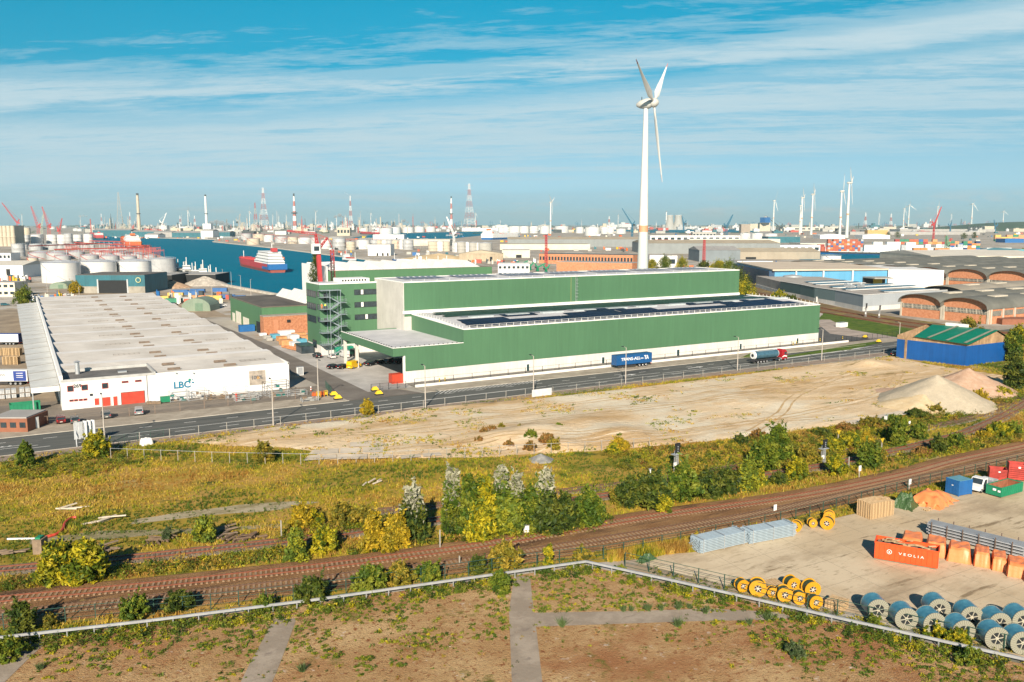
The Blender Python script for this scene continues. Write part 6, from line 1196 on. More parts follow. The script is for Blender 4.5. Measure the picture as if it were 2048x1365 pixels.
tag(b.o('distant_woods',wm_),'dark distant tree belts along the horizon','woods',None,'stuff')
for i in range(498):
 z_=R.choice([(700,1000,470,482),(430,700,478,484),(640,900,499,512),(1000,1280,470,476),(1290,1640,466,476),(1640,2046,466,474),(900,1076,524,530),(850,1010,512,520),(1000,1290,480,486),(1270,1300,520,540),(1060,1290,497,505),(1270,1470,536,541),(190,420,475.5,478),(60,150,596,606),(1540,1640,530,545),(440,620,476,490),(1000,1640,457,466),(1000,1260,478,480),(0,60,560,566),(1860,2046,474,482),(300,470,592,610),(1430,1560,509,512)])
 x=R.uniform(z_[0],z_[1]);yb=R.uniform(z_[2],z_[3]);X,Y=G(x,yb);s_=mpp(x,yb);w_=R.uniform(2.5,9)*min(s_,.9)*(1 if s_<.9 else s_*.8);h_=R.uniform(2,4.5)*(1 if s_<1.2 else s_*.7);c,m_=R.choice([('white',WHT),('white',WHT),('orange',ORG),('red',RDP),('cream',CRM),('blue',BLUE),('teal',TEA),('dark',DKB),('grey',GRYC),('yellow',YEL),('rust',CM['rust red'])])
 o=MB();a=Vector((math.cos(AZ-PI/2+R.uniform(-.5,.5)),math.sin(AZ-PI/2+R.uniform(-.5,.5))))*w_;d_=Vector((-a.y,a.x)).normalized()*w_*R.uniform(.3,.7);p_=Vector((X,Y));o.prism([tuple(p_),tuple(p_+a),tuple(p_+a+d_),tuple(p_+d_)],0,h_)
 if R.random()<.5:o.prism([tuple(p_+a*.1),tuple(p_+a*.3),tuple(p_+a*.3+d_*.8),tuple(p_+d_*.8+a*.1)],h_,h_*1.3)
 tag(o.o('site_cabin' if i<298 else 'stored_goods',m_),'small %s %s %s'%(c,'cabin' if i<298 else 'stack of goods',lmk(x) if yb<500 else(''+'behind the green halls' if x>600 else 'by the basin')),'cabin' if i<298 else 'stored goods','small cabins of the port' if i<298 else 'stacks of goods in the port')
for i in range(40):
 x=R.uniform(430,1000);yb=478+(x-430)/570*26+R.uniform(-8,4) if x<860 else R.uniform(470,476);X,Y=G(x,yb);s_=mpp(x,yb);t=MB();u=Vector((RT[0],RT[1],0))*R.uniform(14,30)*s_;c_=Vector((X,Y,0));hh=R.uniform(5,11)
 for k in range(3):t.beam(c_+Vector((0,0,hh+k*1.2)),c_+u+Vector((0,0,hh+k*1.2)),.28*s_)
 for k in range(6):t.beam(c_+u*k/5,c_+u*k/5+Vector((0,0,hh+2.4)),.28*s_)
 tag(t.o('pipe_rack',R.choice([RDP,GALV,GRYC,RDP])),'pipe rack '+lmk(x),'pipe rack','pipe racks of the far quay')
for i in range(30):
 x=R.uniform(128,300);yb=R.uniform(503,527);X,Y=G(x,yb);s_=mpp(x,yb);t=MB();an=R.choice([0,0,PI/2])+AZ-PI/2;u=Vector((math.cos(an),math.sin(an),0))*R.uniform(12,34);c_=Vector((X,Y,0));hh=R.uniform(10,13.5)
 for k in range(2):t.beam(c_+Vector((0,0,hh+k)),c_+u+Vector((0,0,hh+k)),.35)
 for k in range(5):t.beam(c_+u*k/4,c_+u*k/4+Vector((0,0,hh+2)),.3)
 tag(t.o('tank_walkway',R.choice([RDP,RDP,GALV])),'steel walkway between the low domed tanks','walkway','walkways between the domed tanks')
HZ,t_,b_=base('haze');t_.nodes.remove(b_);pv=nd('ShaderNodeVolumePrincipled',t_);pv.inputs['Color'].default_value=(.68,.93,1,1);pv.inputs['Density'].default_value=4.2e-5;pv.inputs['Anisotropy'].default_value=.1;t_.links.new(pv.outputs[0],t_.nodes['Material Output'].inputs['Volume'])
b=MB();b.box(-9050,27050,-450,27050,-1.5,420);tag(b.o('haze',HZ),kind='stuff')
# VEHICLES
TYRE=mat('tyre_rubber',(.015,.015,.016),.85,.2,3);RIM=mat('wheel_rim',(.45,.46,.48),.35,.1,3,metal=.6);HEAD=mat('headlight',(.75,.76,.74),.2,.05,3);TAIL=mat('tail_light',(.45,.02,.02),.3,.1,3);PLATE=mat('number_plate',(.7,.68,.6),.5)
CARC={}
def wheel(x,y,r,w_,par):
 b=MB();b.tube((x,y-w_/2,r),(x,y+w_/2,r),r,r,16);o=b.o('wheel',TYRE,par,True);b=MB();s_=1 if y>0 else-1
 b.tube((x,y+s_*w_*.5,r),(x,y+s_*(w_*.5+.02),r),r*.6,r*.55,12);b.o('rim',RIM,o);return o
def make_car(col,kind='car'):
 m=mat('paint_'+'_'.join(str(int(v*100)) for v in col),col,.25,.03,1,spec=.6);t=thing('parked_car','car','car',(0,0,0))
 if kind=='van':L_,Wd,body,gl=5.0,1.95,[(-2.5,.3),(-2.5,2.15),(-2.3,2.3),(1.0,2.3),(1.7,1.35),(2.4,1.1),(2.5,.75),(2.5,.3)],[(.1,1.42),(.1,2.02),(1.05,2.12),(1.62,1.42)]
 elif kind=='suv':L_,Wd,body,gl=4.5,1.85,[(-2.2,.35),(-2.22,1.0),(-2.0,1.62),(.5,1.68),(1.1,1.12),(2.1,.95),(2.22,.6),(2.2,.35)],[(-1.95,1.08),(-1.8,1.54),(.45,1.58),(.95,1.1)]
 else:L_,Wd,body,gl=4.3,1.78,[(-2.1,.3),(-2.15,.85),(-1.95,1.0),(-1.45,1.42),(.25,1.46),(1.0,.98),(2.0,.82),(2.13,.55),(2.1,.3)],[(-1.75,1.02),(-1.38,1.36),(.2,1.38),(.85,1.0)]
 b=MB();n=len(body);hw=Wd/2;vs=[]
 for(yy,inn) in((-hw,1),(hw,1)):
  for(x,z) in body:k=1 if z<1.05 else(.86 if kind!='van' else .95);vs.append((x,yy*k,z))
 b.add(vs,[(i,(i+1)%n,n+(i+1)%n,n+i) for i in range(n)]+[tuple(range(n-1,-1,-1)),tuple(range(n,2*n))]);o=b.o('body',m,t)
 bv=o.modifiers.new('b','BEVEL');bv.width=.06;bv.segments=2;bv.limit_method='ANGLE';bv.angle_limit=rad(25)
 for s_ in(-1,1):
  b=MB();k=.90 if kind!='van' else .965;b.add([(x,s_*hw*(k+(.06 if z<1.2 else 0)*(kind!='van'))+s_*.012,z) for x,z in gl],[(0,1,2,3)]);b.o('side_window',GLASS,t)
 x0,z0=gl[3];x1,z1=gl[2];b=MB();b.add([(x0+.12,-hw*.82,z0),(x0+.12,hw*.82,z0),(x1+.08,hw*.74,z1),(x1+.08,-hw*.74,z1)],[(0,1,2,3)]);b.o('windscreen',GLASS,t)
 b=MB();xr,zr=body[2][0],1.05;b.add([(body[1][0]-.02,-hw*.78,zr if kind!='car' else 1.02),(body[1][0]-.02,hw*.78,zr if kind!='car' else 1.02),(body[3][0]-.06 if kind=='car' else body[2][0]-.04,hw*.72,1.38 if kind=='car' else body[2][1]-.12),(body[3][0]-.06 if kind=='car' else body[2][0]-.04,-hw*.72,1.38 if kind=='car' else body[2][1]-.12)],[(0,1,2,3)]);b.o('rear_window',GLASS,t)
 for sx_ in(-1,1):
  for sy in(-1,1):wheel(sx_*L_*.3,sy*(hw-.1),.34,.24,t)
 for sy in(-1,1):
  b=MB();b.box(L_/2-.1,L_/2+.01,sy*hw*.75-.16,sy*hw*.75+.16,.62,.78);b.o('headlight',HEAD,t);b=MB();b.box(-L_/2-.02,-L_/2+.08,sy*hw*.8-.12,sy*hw*.8+.12,.75,.98);b.o('tail_light',TAIL,t)
 b=MB();b.box(-L_/2-.03,-L_/2+.05,-.26,.26,.5,.62);b.o('number_plate',PLATE,t);return t
def car(px,py,rz,col,kind,label,xy=None):
 k=(col,kind);X,Y=xy or G(px,py)
 if k not in CARC:CARC[k]=make_car(col,kind);return place(CARC[k],X,Y,rz,label,True,.1)
 return place(CARC[k],X,Y,rz,label,z=.1)
BK,WHc,GY,RDc,SV=(.012,.013,.016),(.62,.62,.62),(.10,.105,.11),(.12,.012,.015),(.28,.29,.31)
for a in[(122,846,PI/2,RDc,'suv','dark red car, leftmost of the four in front of the white warehouse'),(150,846,PI/2,GY,'car','dark grey car, second of the four by the white warehouse'),(212,836,PI/2,GY,'suv','dark car with a pale roof, third by the white warehouse'),(278,829,PI/2-.1,SV,'suv','silver grey car in front of the red roller door'),(634,716,PI/2,BK,'suv','black car in front of the office entrance'),(663,717,PI/2,WHc,'car','white car at the foot of the outdoor stair'),(689,715,PI/2,WHc,'van','white van beside the outdoor stair'),(708,712,PI/2,BK,'van','black van parked by the green container'),(668,738,.3,BK,'car','black car, left one of two beside the yellow van'),(686,738,.5,BK,'car','black car between its neighbour and the yellow van'),(708,737,.6,(.75,.45,.01),'van','bright yellow van by the canopy column'),(742,732,.5,BK,'car','black car just under the canopy edge'),(761,729,.5,BK,'car','dark car, second under the canopy'),(781,727,.5,GY,'suv','dark car, third under the canopy'),(798,727,.5,BK,'suv','dark car deepest under the canopy'),(1790,712,.4,BK,'suv','black car parked beside the blue corrugated shed'),(10,612,.2,(.02,.12,.16),'car','teal car at the left edge near the beige office'),(72,597,.6,GY,'car','grey car, first in the row behind the white warehouse roof'),(84,599,.6,WHc,'car','white car, second in the row behind the warehouse'),(97,600,.6,BK,'suv','black car, third in the row behind the warehouse'),(134,592,.5,WHc,'car','white car by the yellow bush at the teal shed'),(347,612,.3,BK,'suv','black car beside the green arched hut'),(444,614,.3,WHc,'suv','white pickup car right of the green arched hut'),(1812,566,.2,WHc,'van','white van by the yellow door'),(1536,553,.3,WHc,'van','white van by the white depot')]:car(*a)
TBL=mat('trailer_blue',(.010,.085,.25),.45,.06,.5,streak=.06);TCH=mat('chassis',(.03,.03,.035),.6,.1,2);TW=mat('letter_white',(.85,.85,.85),.5)
def trailer(label,x,y,rz,L_,m,h_=2.9,legs=True,name='semitrailer',top=None):
 t=thing(name,label,'trailer',(0,0,0));b=MB();b.box(0,L_,-1.27,1.27,1.15,1.15+h_);b.o('box_body',m,t)
 b=MB();b.box(-.04,.08,-1.3,1.3,1.1,1.2+h_);b.box(L_-.1,L_+.04,-1.3,1.3,1.1,1.2+h_);b.box(0,L_,-1.3,1.3,1.12+h_,1.2+h_);b.o('edge_frame',top or m,t)
 b=MB();b.box(.2,L_-.2,-.5,.5,.85,1.15);b.box(.5,L_*.55,-1.2,-1.12,.45,.95);b.o('chassis',TCH,t)
 for k in range(3):
  for s_ in(-1,1):wheel(L_-4.6+k*1.3,s_*1.05,.5,.35,t)
 for s_ in(-1,1):
  if legs:b=MB();b.box(2.4,2.6,s_*.8-.08,s_*.8+.08,0,.9);b.o('support_leg',GALV,t)
 b=MB();b.box(L_-.02,L_+.06,-1.2,1.2,.7,.9);b.o('bumper',TAIL,t);t.location=(x,y,0);t.rotation_euler=(0,0,rz);return t
x0,y0=G(1228,738);t=trailer('parked blue semitrailer with white lettering beside the long green hall',x0,y0,0,13.4,TBL)
txt('TRANS-ALL',1.25,TW,t,(5.3+x0,-1.29+y0,2.75),(PI/2,0,0),.01,'lettering',.02,1.15);txt('BVBA',.45,TW,t,(9.6+x0,-1.29+y0,2.62),(PI/2,0,0),.01,'lettering',.02);txt('TA',1.6,TW,t,(11.3+x0,-1.29+y0,2.8),(PI/2,0,0),.01,'logo',.06,.8)
MBW=mat('trailer_white',(.70,.70,.70),.5,.05,.4);MBB=mat('trailer_deep_blue',(.02,.05,.25),.5)
xa,ya=G(-28,770);t=trailer('white and blue semitrailer at the left edge by the warehouse awning',xa,ya,AZ-PI/2+.02,11.9,MBW)
b=MB();b.box(8.2,11.6,-1.3,-1.27,1.25,3.95);o=b.o('blue_panel',MBB,None);o.parent=t;txt('mann',1.3,mat('letter_grey',(.18,.18,.2),.5),t,(xa+4.6,ya-1.29,2.9),(PI/2,0,0),.01,'lettering',.03)
for(sx_,sz) in((9.9,3.3),(9.9,2.7),(9.9,2.2)):b=MB();b.box(sx_-.9,sx_+.9,-1.32,-1.3,sz,sz+.12);o=b.o('stripe',TW,None);o.parent=t
xa,ya=G(-30,690);t=trailer('white semitrailer with a blue roof edge further back at the left edge',xa,ya,AZ-PI/2,13,MBW,top=MBB)
x0,y0=G(1503,728);t=thing('tanker_truck','silver and blue tanker lorry with a dark red cab driving right','truck',(x0,y0,0));STL=mat('tank_steel',(.10,.22,.30),.25,.2,1,metal=.5);WC=mat('tank_white',(.72,.72,.72),.4)
def rel(b,name,m,sm=False):o=b.o(name,m,None,sm);o.parent=t;return o
b=MB();b.tube((.8,0,2.55),(10.6,0,2.55),1.22,1.22,24);rel(b,'tank',STL,True);b=MB();b.tube((.35,0,2.55),(.82,0,2.55),1.05,1.26,24);b.tube((10.55,0,2.55),(10.9,0,2.55),1.26,1.1,24);rel(b,'end_cap',WC,True)
b=MB();b.tube((.30,0,2.55),(.36,0,2.55),.5,.5,16);rel(b,'emblem_disc',NAV)
b=MB();b.box(2,9.5,-.35,.35,3.72,3.85);b.beam((2,-.5,4.1),(9.5,-.5,4.1),.06);rel(b,'catwalk',GALV)
b=MB();b.box(.2,12.6,-.5,.5,.8,1.15);b.box(-.5,.3,-1.2,1.2,.7,1.0);rel(b,'chassis',TCH)
for k in(1.6,2.9,4.2,5.5,11.0,13.6):
 for s_ in(-1,1):o=wheel(k,s_*1.05,.5,.35,None);o.parent=t
CR=mat('cab_red',(.33,.012,.02),.3,.05,1);b=MB();b.extr([(12.0,.6),(12.0,3.3),(12.3,3.75),(13.4,3.7),(14.3,3.1),(14.45,1.8),(14.45,.5)],-1.22,1.22);o=rel(b,'cab',CR);bv=o.modifiers.new('b','BEVEL');bv.width=.1;bv.segments=2
b=MB();b.add([(14.36,-1.1,1.95),(14.36,1.1,1.95),(14.28,1.1,3.05),(14.28,-1.1,3.05)],[(0,1,2,3)]);b.v=[(v[0]+.07,v[1],v[2]) for v in b.v];rel(b,'windscreen',GLASS);b=MB();b.box(13.1,14.1,-1.25,-1.22,2.0,2.9);rel(b,'side_window',GLASS)
b=MB();b.add([(12.2,-1.24,1.2),(13.0,-1.24,1.5),(14.3,-1.24,1.3),(14.3,-1.24,1.6),(13.0,-1.24,1.85),(12.2,-1.24,1.5)],[(0,1,4,5),(1,2,3,4)]);rel(b,'side_stripe',TW);b=MB();b.box(11.6,12.0,-1.2,-.4,.6,1.1);rel(b,'fuel_tank',GALV)
def mk_pickup():
 global t
 xp,yp=G(1946,986);t=thing('pickup_truck','white dropside pickup between the blue container and green skip','truck',(xp,yp,0))
 b=MB();b.extr([(-.1,.4),(-.1,1.05),(.9,1.3),(1.5,2.15),(2.7,2.2),(2.75,.4)],-1.0,1.0);o=rel(b,'cab',mat('van_white',(.74,.74,.74),.3,.03,1));bv=o.modifiers.new('b','BEVEL');bv.width=.08;bv.segments=2
 b=MB();b.add([(.86,-.9,1.34),(.86,.9,1.34),(1.42,.82,2.08),(1.42,-.82,2.08)],[(0,1,2,3)]);rel(b,'windscreen',GLASS);b=MB();b.add([(1.2,-1.02,1.3),(2.3,-1.02,1.3),(2.3,-1.02,2.0),(1.6,-1.02,2.0)],[(0,1,2,3)]);rel(b,'side_window',GLASS)
 b=MB();b.box(2.85,6.2,-1.1,1.1,.85,.95);b.box(2.85,6.2,-1.12,-1.05,.95,1.35);b.box(2.85,6.2,1.05,1.12,.95,1.35);b.box(6.1,6.2,-1.1,1.1,.95,1.35);rel(b,'load_bed',GALV)
 for(x,y) in((.75,-1),(.75,1),(4.9,-1),(4.9,1)):o=wheel(x,y*.9,.36,.22,None);o.parent=t
 for s_ in(-1,1):b=MB();b.box(-.13,-.08,s_*.75-.15,s_*.75+.15,.85,1.0);rel(b,'headlight',HEAD)
 t.rotation_euler=(0,0,.12);t.location.z=.06
mk_pickup()
# CABLE DRUMS
def radial(name,c,n=34,dark=.45):
 m,t_,b=base(name);l=t_.links.new;g=nd('ShaderNodeTexCoord',t_);s=nd('ShaderNodeSeparateXYZ',t_);l(g.outputs['Object'],s.inputs[0]);a=nd('ShaderNodeMath',t_,operation='ARCTAN2');l(s.outputs[0],a.inputs[0]);l(s.outputs[2],a.inputs[1])
 k=nd('ShaderNodeMath',t_,operation='MULTIPLY');l(a.outputs[0],k.inputs[0]);k.inputs[1].default_value=n/(2*PI);f=nd('ShaderNodeMath',t_,operation='FRACT');l(k.outputs[0],f.inputs[0]);q=nd('ShaderNodeMath',t_,operation='GREATER_THAN');l(f.outputs[0],q.inputs[0]);q.inputs[1].default_value=.84
 mx=nd('ShaderNodeMix',t_,data_type='RGBA');l(q.outputs[0],mx.inputs[0]);mx.inputs[6].default_value=(*c,1);mx.inputs[7].default_value=(*[v*dark for v in c],1);l(mx.outputs[2],b.inputs['Base Color']);b.inputs['Roughness'].default_value=.7;return m
FLB=radial('slatted_flange',(.27,.26,.20),30,.35);YFL=mat('yellow_flange',(.54,.26,.008),.55,.12,1.5);BWR=mat('blue_wrap',(.045,.19,.30),.35,.25,1.2,c2=(.09,.28,.38));CBL=mat('dark_cable',(.03,.055,.03),.6,.3,4);RWR=mat('red_rim',(.40,.10,.05),.6)
def make_drum(R_,W_,fl,wrap,rb,hole,label,spk):
 t=thing('cable_drum',label,'cable drum',(0,0,0));n=32
 for y0 in(0,W_):
  b=MB();th=.09;vs=[];
  for yy in(y0,y0+th):
   for r_ in(R_,hole*R_):
    for i in range(n):a=2*PI*i/n;vs.append((r_*math.sin(a),yy,R_+r_*math.cos(a)))
  fs=[]
  for i in range(n):
   j=(i+1)%n;fs+=[(i,j,n+j,n+i),(2*n+i,3*n+i,3*n+j,2*n+j),(i,2*n+i,2*n+j,j),(n+i,n+j,3*n+j,3*n+i)]
  b.add(vs,fs);b.v=[(x,y,z-R_) for x,y,z in b.v];o=b.o('flange',fl,t);o.location=(0,0,R_)
  b=MB()
  for k in range(3):a=PI*k/3+.3;d=Vector((math.sin(a),0,math.cos(a)))*hole*R_*1.02;c=Vector((0,y0+.05,R_));b.beam(c-d,c+d,.10*R_+.03,.06)
  b.tube((0,y0+.01,R_),(0,y0+.09,R_),.14*R_,.14*R_,12);b.o('spokes',spk,t)
 b=MB();b.tube((0,.11,R_),(0,W_-.01,R_),rb*R_,rb*R_,32);b.o('cable',wrap,t,True)
 b=MB();b.tube((0,.07,R_),(0,.108,R_),hole*R_*.99,hole*R_*.99,20);b.o('core',DARK,t);return t
dB=make_drum(1.22,1.85,FLB,BWR,.985,.52,'blue drum',mat('spoke_wood',(.45,.42,.33),.8));dY=make_drum(.9,1.0,YFL,CBL,.86,.42,'yellow drum',mat('spoke_pale',(.55,.48,.40),.8));dyaw=AZ-PI/2
q6=lambda x,y:(1350+x/2.934,930+y/2.934)
nfirst=[True,True]
for i,(x,y,r) in enumerate([(1190,918,70),(1355,972,73),(1520,1002,77),(1690,1048,78),(1885,1090,80),(2036,1118,80),(1548,915,68),(1738,962,72),(1903,1002,76),(2040,985,70)]):
 X,Y=G(*q6(x,y));p_=place(dB,X,Y,dyaw+R.uniform(-.1,.06),('%s blue wrapped cable drum from the left in the front row by the barrier'%ORD[i]) if i<6 else '%s blue wrapped drum from the left in the rear row'%ORD[i-6],i==0,.06,group='blue wrapped cable drums')
for i,(x,y,r,w_) in enumerate([(400,752,38,'leftmost'),(485,778,50,'second from the left, big, in the near group'),(573,786,32,'smallest one in the near group'),(645,810,45,'centre front of the near group'),(697,752,45,'centre back of the near group'),(733,826,41,'right front of the near group but one'),(808,784,49,'right back of the near group'),(828,852,42,'rightmost front of the near group'),(705,398,33,'right behind the end of the steel bundles'),(888,384,38,'front one of the far pair near the pallets'),(903,340,33,'back one of the far pair near the pallets'),(810,372,26,'small one left of the far pair')]):
 X,Y=G(*q6(x,y));s_=r/2.934*mpp(*q6(x,y))/.9;place(dY,X,Y,dyaw+R.uniform(-.25,.25)+(-.5 if i in(9,10,8) else 0),'yellow cable drum, '+w_,i==0,.06,s_,group='yellow cable drums')
# YARD GOODS
OTP=mat('orange_tarp',(.76,.225,.075),.45,.04,1.5,c2=(.78,.25,.09),bump=.12,bsc=2);GTP=mat('green_tarp',(.05,.10,.035),.4,.2,2,bump=.6,bsc=3);WOOD=mat('new_timber',(.55,.37,.19),.85,.25,2,c2=(.66,.47,.27));WOOD2=mat('grey_timber',(.22,.16,.11),.9,.25,2)
def lumpy(name,label,cat,cx_,cy_,w_,l_,h_,rz,m,top=.8,amp=.08,seed=0,n=(14,14),skirt=.0):
 vs=[];fs=[];nx,ny=n
 for j in range(ny+1):
  for i in range(nx+1):
   u,v=i/nx*2-1,j/ny*2-1;e_=max(abs(u),abs(v));z=h_*(1 if e_<top else max(0,1-((e_-top)/(1-top))**1.6));z*=1+amp*2*noise.noise((u*2+seed,v*2,1));k=1+.12*amp*noise.noise((u*5+seed,v*5,3))*10*(e_>.9)
   vs.append((u*w_/2*k*(1 if e_<top else .93+.07*(e_-top)/(1-top)),v*l_/2*k,z if e_<1 else 0))
 for j in range(ny):
  for i in range(nx):a=j*(nx+1)+i;fs.append((a,a+1,a+nx+2,a+nx+1))
 b=MB();b.add(vs,fs);o=b.o(name,m,None,True);o.location=(cx_,cy_,.07);o.rotation_euler=(0,0,rz);return tag(o,label,cat)
rzr=math.atan2(G(1870,1138)[1]-G(1747,1117)[1],G(1870,1138)[0]-G(1747,1117)[0])
for i,(xc,yb,wpx) in enumerate([(1385,505,122),(1527,545,120),(1665,580,135),(1800,607,92),(1902,630,86),(2005,668,110),(2110,700,110)]):
 P_=q6(xc,yb);X,Y=G(*P_);w_=wpx/2.934*mpp(*P_);d_=Vector((-math.sin(rzr),math.cos(rzr)));h_=[1.5,1.75,1.8,1.8,1.6,1.6,1.6][i]
 b=MB();n=9;vs=[];fs=[];lumpy('tarp_stack','%s orange tarpaulin covered stack from the left beside the steel rails'%ORD[i],'covered stack',X+d_.x*2,Y+d_.y*2,w_*.97,3.9,h_,rzr,OTP,.80,.05,i*3)['group']='orange covered stacks'
lumpy('tarp_heap','large rumpled orange tarpaulin heap beside the blue container','tarpaulin',*G(1862,1005),6.8,5.0,1.6,.25,OTP,.42,.28,9,(26,20));lumpy('tarp_heap','crumpled dark green tarpaulin heap left of the big orange one','tarpaulin',*G(1810,1014),3.4,3.0,1.9,.3,GTP,.3,.3,4,(18,18));lumpy('tarp_heap','flat dark green tarpaulin rolled up at the yard tip near the barrier corner','tarpaulin',*G(1293,1122),2.8,1.0,.7,.1,GTP,.4,.4,6)
A_=Vector(G(1748,1119));Lk=7.4;t=thing('waste_skip','bright orange red waste skip filled with wood, white lettering on its side','skip',(A_.x,A_.y,.07));SK=mat('skip_red',(.80,.085,.015),.5,.08,1,streak=.08)
def skip(L_,W_,h_,m,ribs=9,letter=True,inn=DARK):
 b=MB()
 for(a,c,d,e_) in((0,L_,0,.08),(0,L_,W_-.08,W_)):b.box(a,c,d,e_,.18,h_)
 b.box(0,.08,.08,W_-.08,.18,h_);b.box(L_-.08,L_,.08,W_-.08,.18,h_);rel(b,'side_panel',m);b=MB();b.box(.08,L_-.08,.08,W_-.08,.18,.28);rel(b,'floor',inn)
 b=MB();b.box(-.05,L_+.05,-.07,0,h_-.14,h_+.03);b.box(-.05,L_+.05,W_,W_+.07,h_-.14,h_+.03);b.box(-.07,0,0,W_,h_-.14,h_+.03);b.box(L_,L_+.07,0,W_,h_-.14,h_+.03);b.box(0,L_,-.04,0,.15,.32);rel(b,'rim',m)
 b=MB()
 for k in range(ribs+1):x=L_*k/ribs;b.box(max(0,x-.05),min(L_,x+.05),-.06,0,.18,h_-.14);b.box(max(0,x-.05),min(L_,x+.05),W_,W_+.06,.18,h_-.14)
 rel(b,'rib',m)
 for x in(.6,L_-.6):b=MB();b.tube((x,.2,.14),(x,W_-.2,.14),.12,.12,10);rel(b,'roller',TCH)
skip(Lk,2.4,2.35,SK,12)
for k in range(16):b=MB();x,y=R.uniform(.6,Lk-1.2),R.uniform(.4,2.0);a=R.uniform(-.7,.7);l_=R.uniform(.6,1.5);z=R.uniform(2.0,2.6);b.beam((x,y,z),(x+l_*math.cos(a),y+l_*math.sin(a)*.6,z+R.uniform(-.25,.25)),R.uniform(.15,.5),.06);o=rel(b,'plank',WOOD)
b=MB();b.box(.2,Lk-.2,.1,2.3,.3,1.95);rel(b,'wood_filling',WOOD2)
o=txt('V E O L I A',.46,TW,None,(0,0,0),(PI/2,0,0),.008,'lettering',.0,1.35);o.parent=t;o.location=(4.3,-.075,1.25)
b=MB();n=24
for k in range(n):a0,a1=2*PI*k/n,2*PI*(k+1)/n;b.beam((1.75+.27*math.cos(a0),-.085,1.3+.27*math.sin(a0)),(1.75+.27*math.cos(a1),-.085,1.3+.27*math.sin(a1)),.02,.06)
b.tube((1.75,-.1,1.27),(1.75,-.07,1.27),.10,.10,12);rel(b,'emblem',TW);t.rotation_euler=(0,0,rzr)
A_=Vector(G(2001.5,998));c2_=Vector(G(2040.6,987));r2=math.atan2((c2_-A_).y,(c2_-A_).x);t=thing('waste_skip','dark green open skip with rust brown inside near the right edge','skip',(A_.x,A_.y,.07));RIN=mat('rust_inside',(.28,.10,.05),.9,.3,1)
skip(6.0,2.4,1.7,GRE,11,inn=RIN);b=MB();b.box(.09,5.9,2.28,2.31,.3,1.65);b.box(5.86,5.9,.1,2.3,.3,1.6);rel(b,'rusty_lining',RIN);b=MB();b.box(-.12,-.07,.8,1.3,1.0,1.35);b.box(-.12,-.07,.1,.5,.9,1.2);rel(b,'label_plate',TW);t.rotation_euler=(0,0,r2)
for i,(x,y,L_,h_,lb) in enumerate([(1978,962,2.6,1.9,'rust red slatted skip side standing behind the white pickup'),(2016,961,2.8,2.7,'tall dark red slatted container at the right edge')]):
 A_=Vector(G(x,y));t=thing('slatted_skip',lb,'skip',(A_.x,A_.y,.07));b=MB()
 for k in range(8):b.box(0,L_,0,.09,.2+k*h_/8,.2+(k+.8)*h_/8)
 b.box(0,.1,-.02,2.2,.1,h_+.2);b.box(L_-.1,L_,-.02,2.2,.1,h_+.2);b.box(.1,L_-.1,2.1,2.2,.2,h_+.1);rel(b,'side_panel',mat('skip_dark_red',(.38,.04,.03),.6,.25,1));b=MB();b.box(.1,L_-.1,.1,2.1,.12,.2);rel(b,'floor',RIN);b=MB();b.box(L_*.5,L_*.62,-.03,0,h_*.8,h_*.9);rel(b,'label_plate',TW);t.rotation_euler=(0,0,rzr+.1)
C_=Vector(G(1917,994.5));A2=Vector(G(1887.7,984.8));t=thing('shipping_container','short blue container with a pale roof beside the white pickup','container',(C_.x,C_.y,.07));ang=math.atan2((A2-C_).y,(A2-C_).x);CB=mat('box_blue',(.015,.11,.33),.5,.08,1,panel=(.22,.12,.25));
Wc=2.44;Lc2=3.0;hc=2.5;b=MB();b.box(0,Wc,-Lc2,0,.12,hc-.05);rel(b,'body',CB);b=MB();b.box(.05,Wc-.05,-Lc2+.05,-.05,hc-.05,hc);rel(b,'roof',mat('box_roof',(.12,.30,.38),.6,.15,1));b=MB()
for x in(0,Wc-.14):
 for y in(-Lc2,-.12):b.box(x-.02,x+.16,y-.02,y+.14,0,hc+.01)
b.box(0,Wc,-.02,.03,.1,.25);b.box(0,Wc,-.02,.03,hc-.2,hc);rel(b,'corner_frame',BLUE)
for s_ in(0,1):
 b=MB();b.box(.16+s_*1.08,1.18+s_*1.08,0,.04,.28,hc-.22);o=rel(b,'door',BLUE);b=MB()
 for k in(.3,.75):b.tube((.16+s_*1.08+k,.07,.3),(.16+s_*1.08+k,.07,hc-.25),.02,.02,6)
 for k in range(1,5):b.box(.2+s_*1.08,1.14+s_*1.08,.04,.055,.28+k*.4,.33+k*.4)
 b.o('lock_rod',CB,None).parent=o
b=MB();b.box(1.0,1.3,.08,.09,1.5,1.65);rel(b,'label_plate',TW);t.rotation_euler=(0,0,ang);t.scale=(1,1,1)
bpy.context.view_layer.update()
pm=MB()
for k in range(7):pm.box(0,1.2,.0+k*.118,.09+k*.118,.12,.144)
for k in(0,.36,.71):
 pm.box(0,1.2,k,k+.09,0,.022)
 for j in(0,.55,1.1):pm.box(j,j+.1,k,k+.09,.022,.12)
pmo=pm.o('pallet',WOOD);C_=Vector(G(1740,1041));A1_=Vector(G(1714.6,1034));B1_=Vector(G(1784,1032));ang=math.atan2((B1_-C_).y,(B1_-C_).x);u=Vector((math.cos(ang),math.sin(ang)));v_=Vector((-u.y,u.x));fst=True
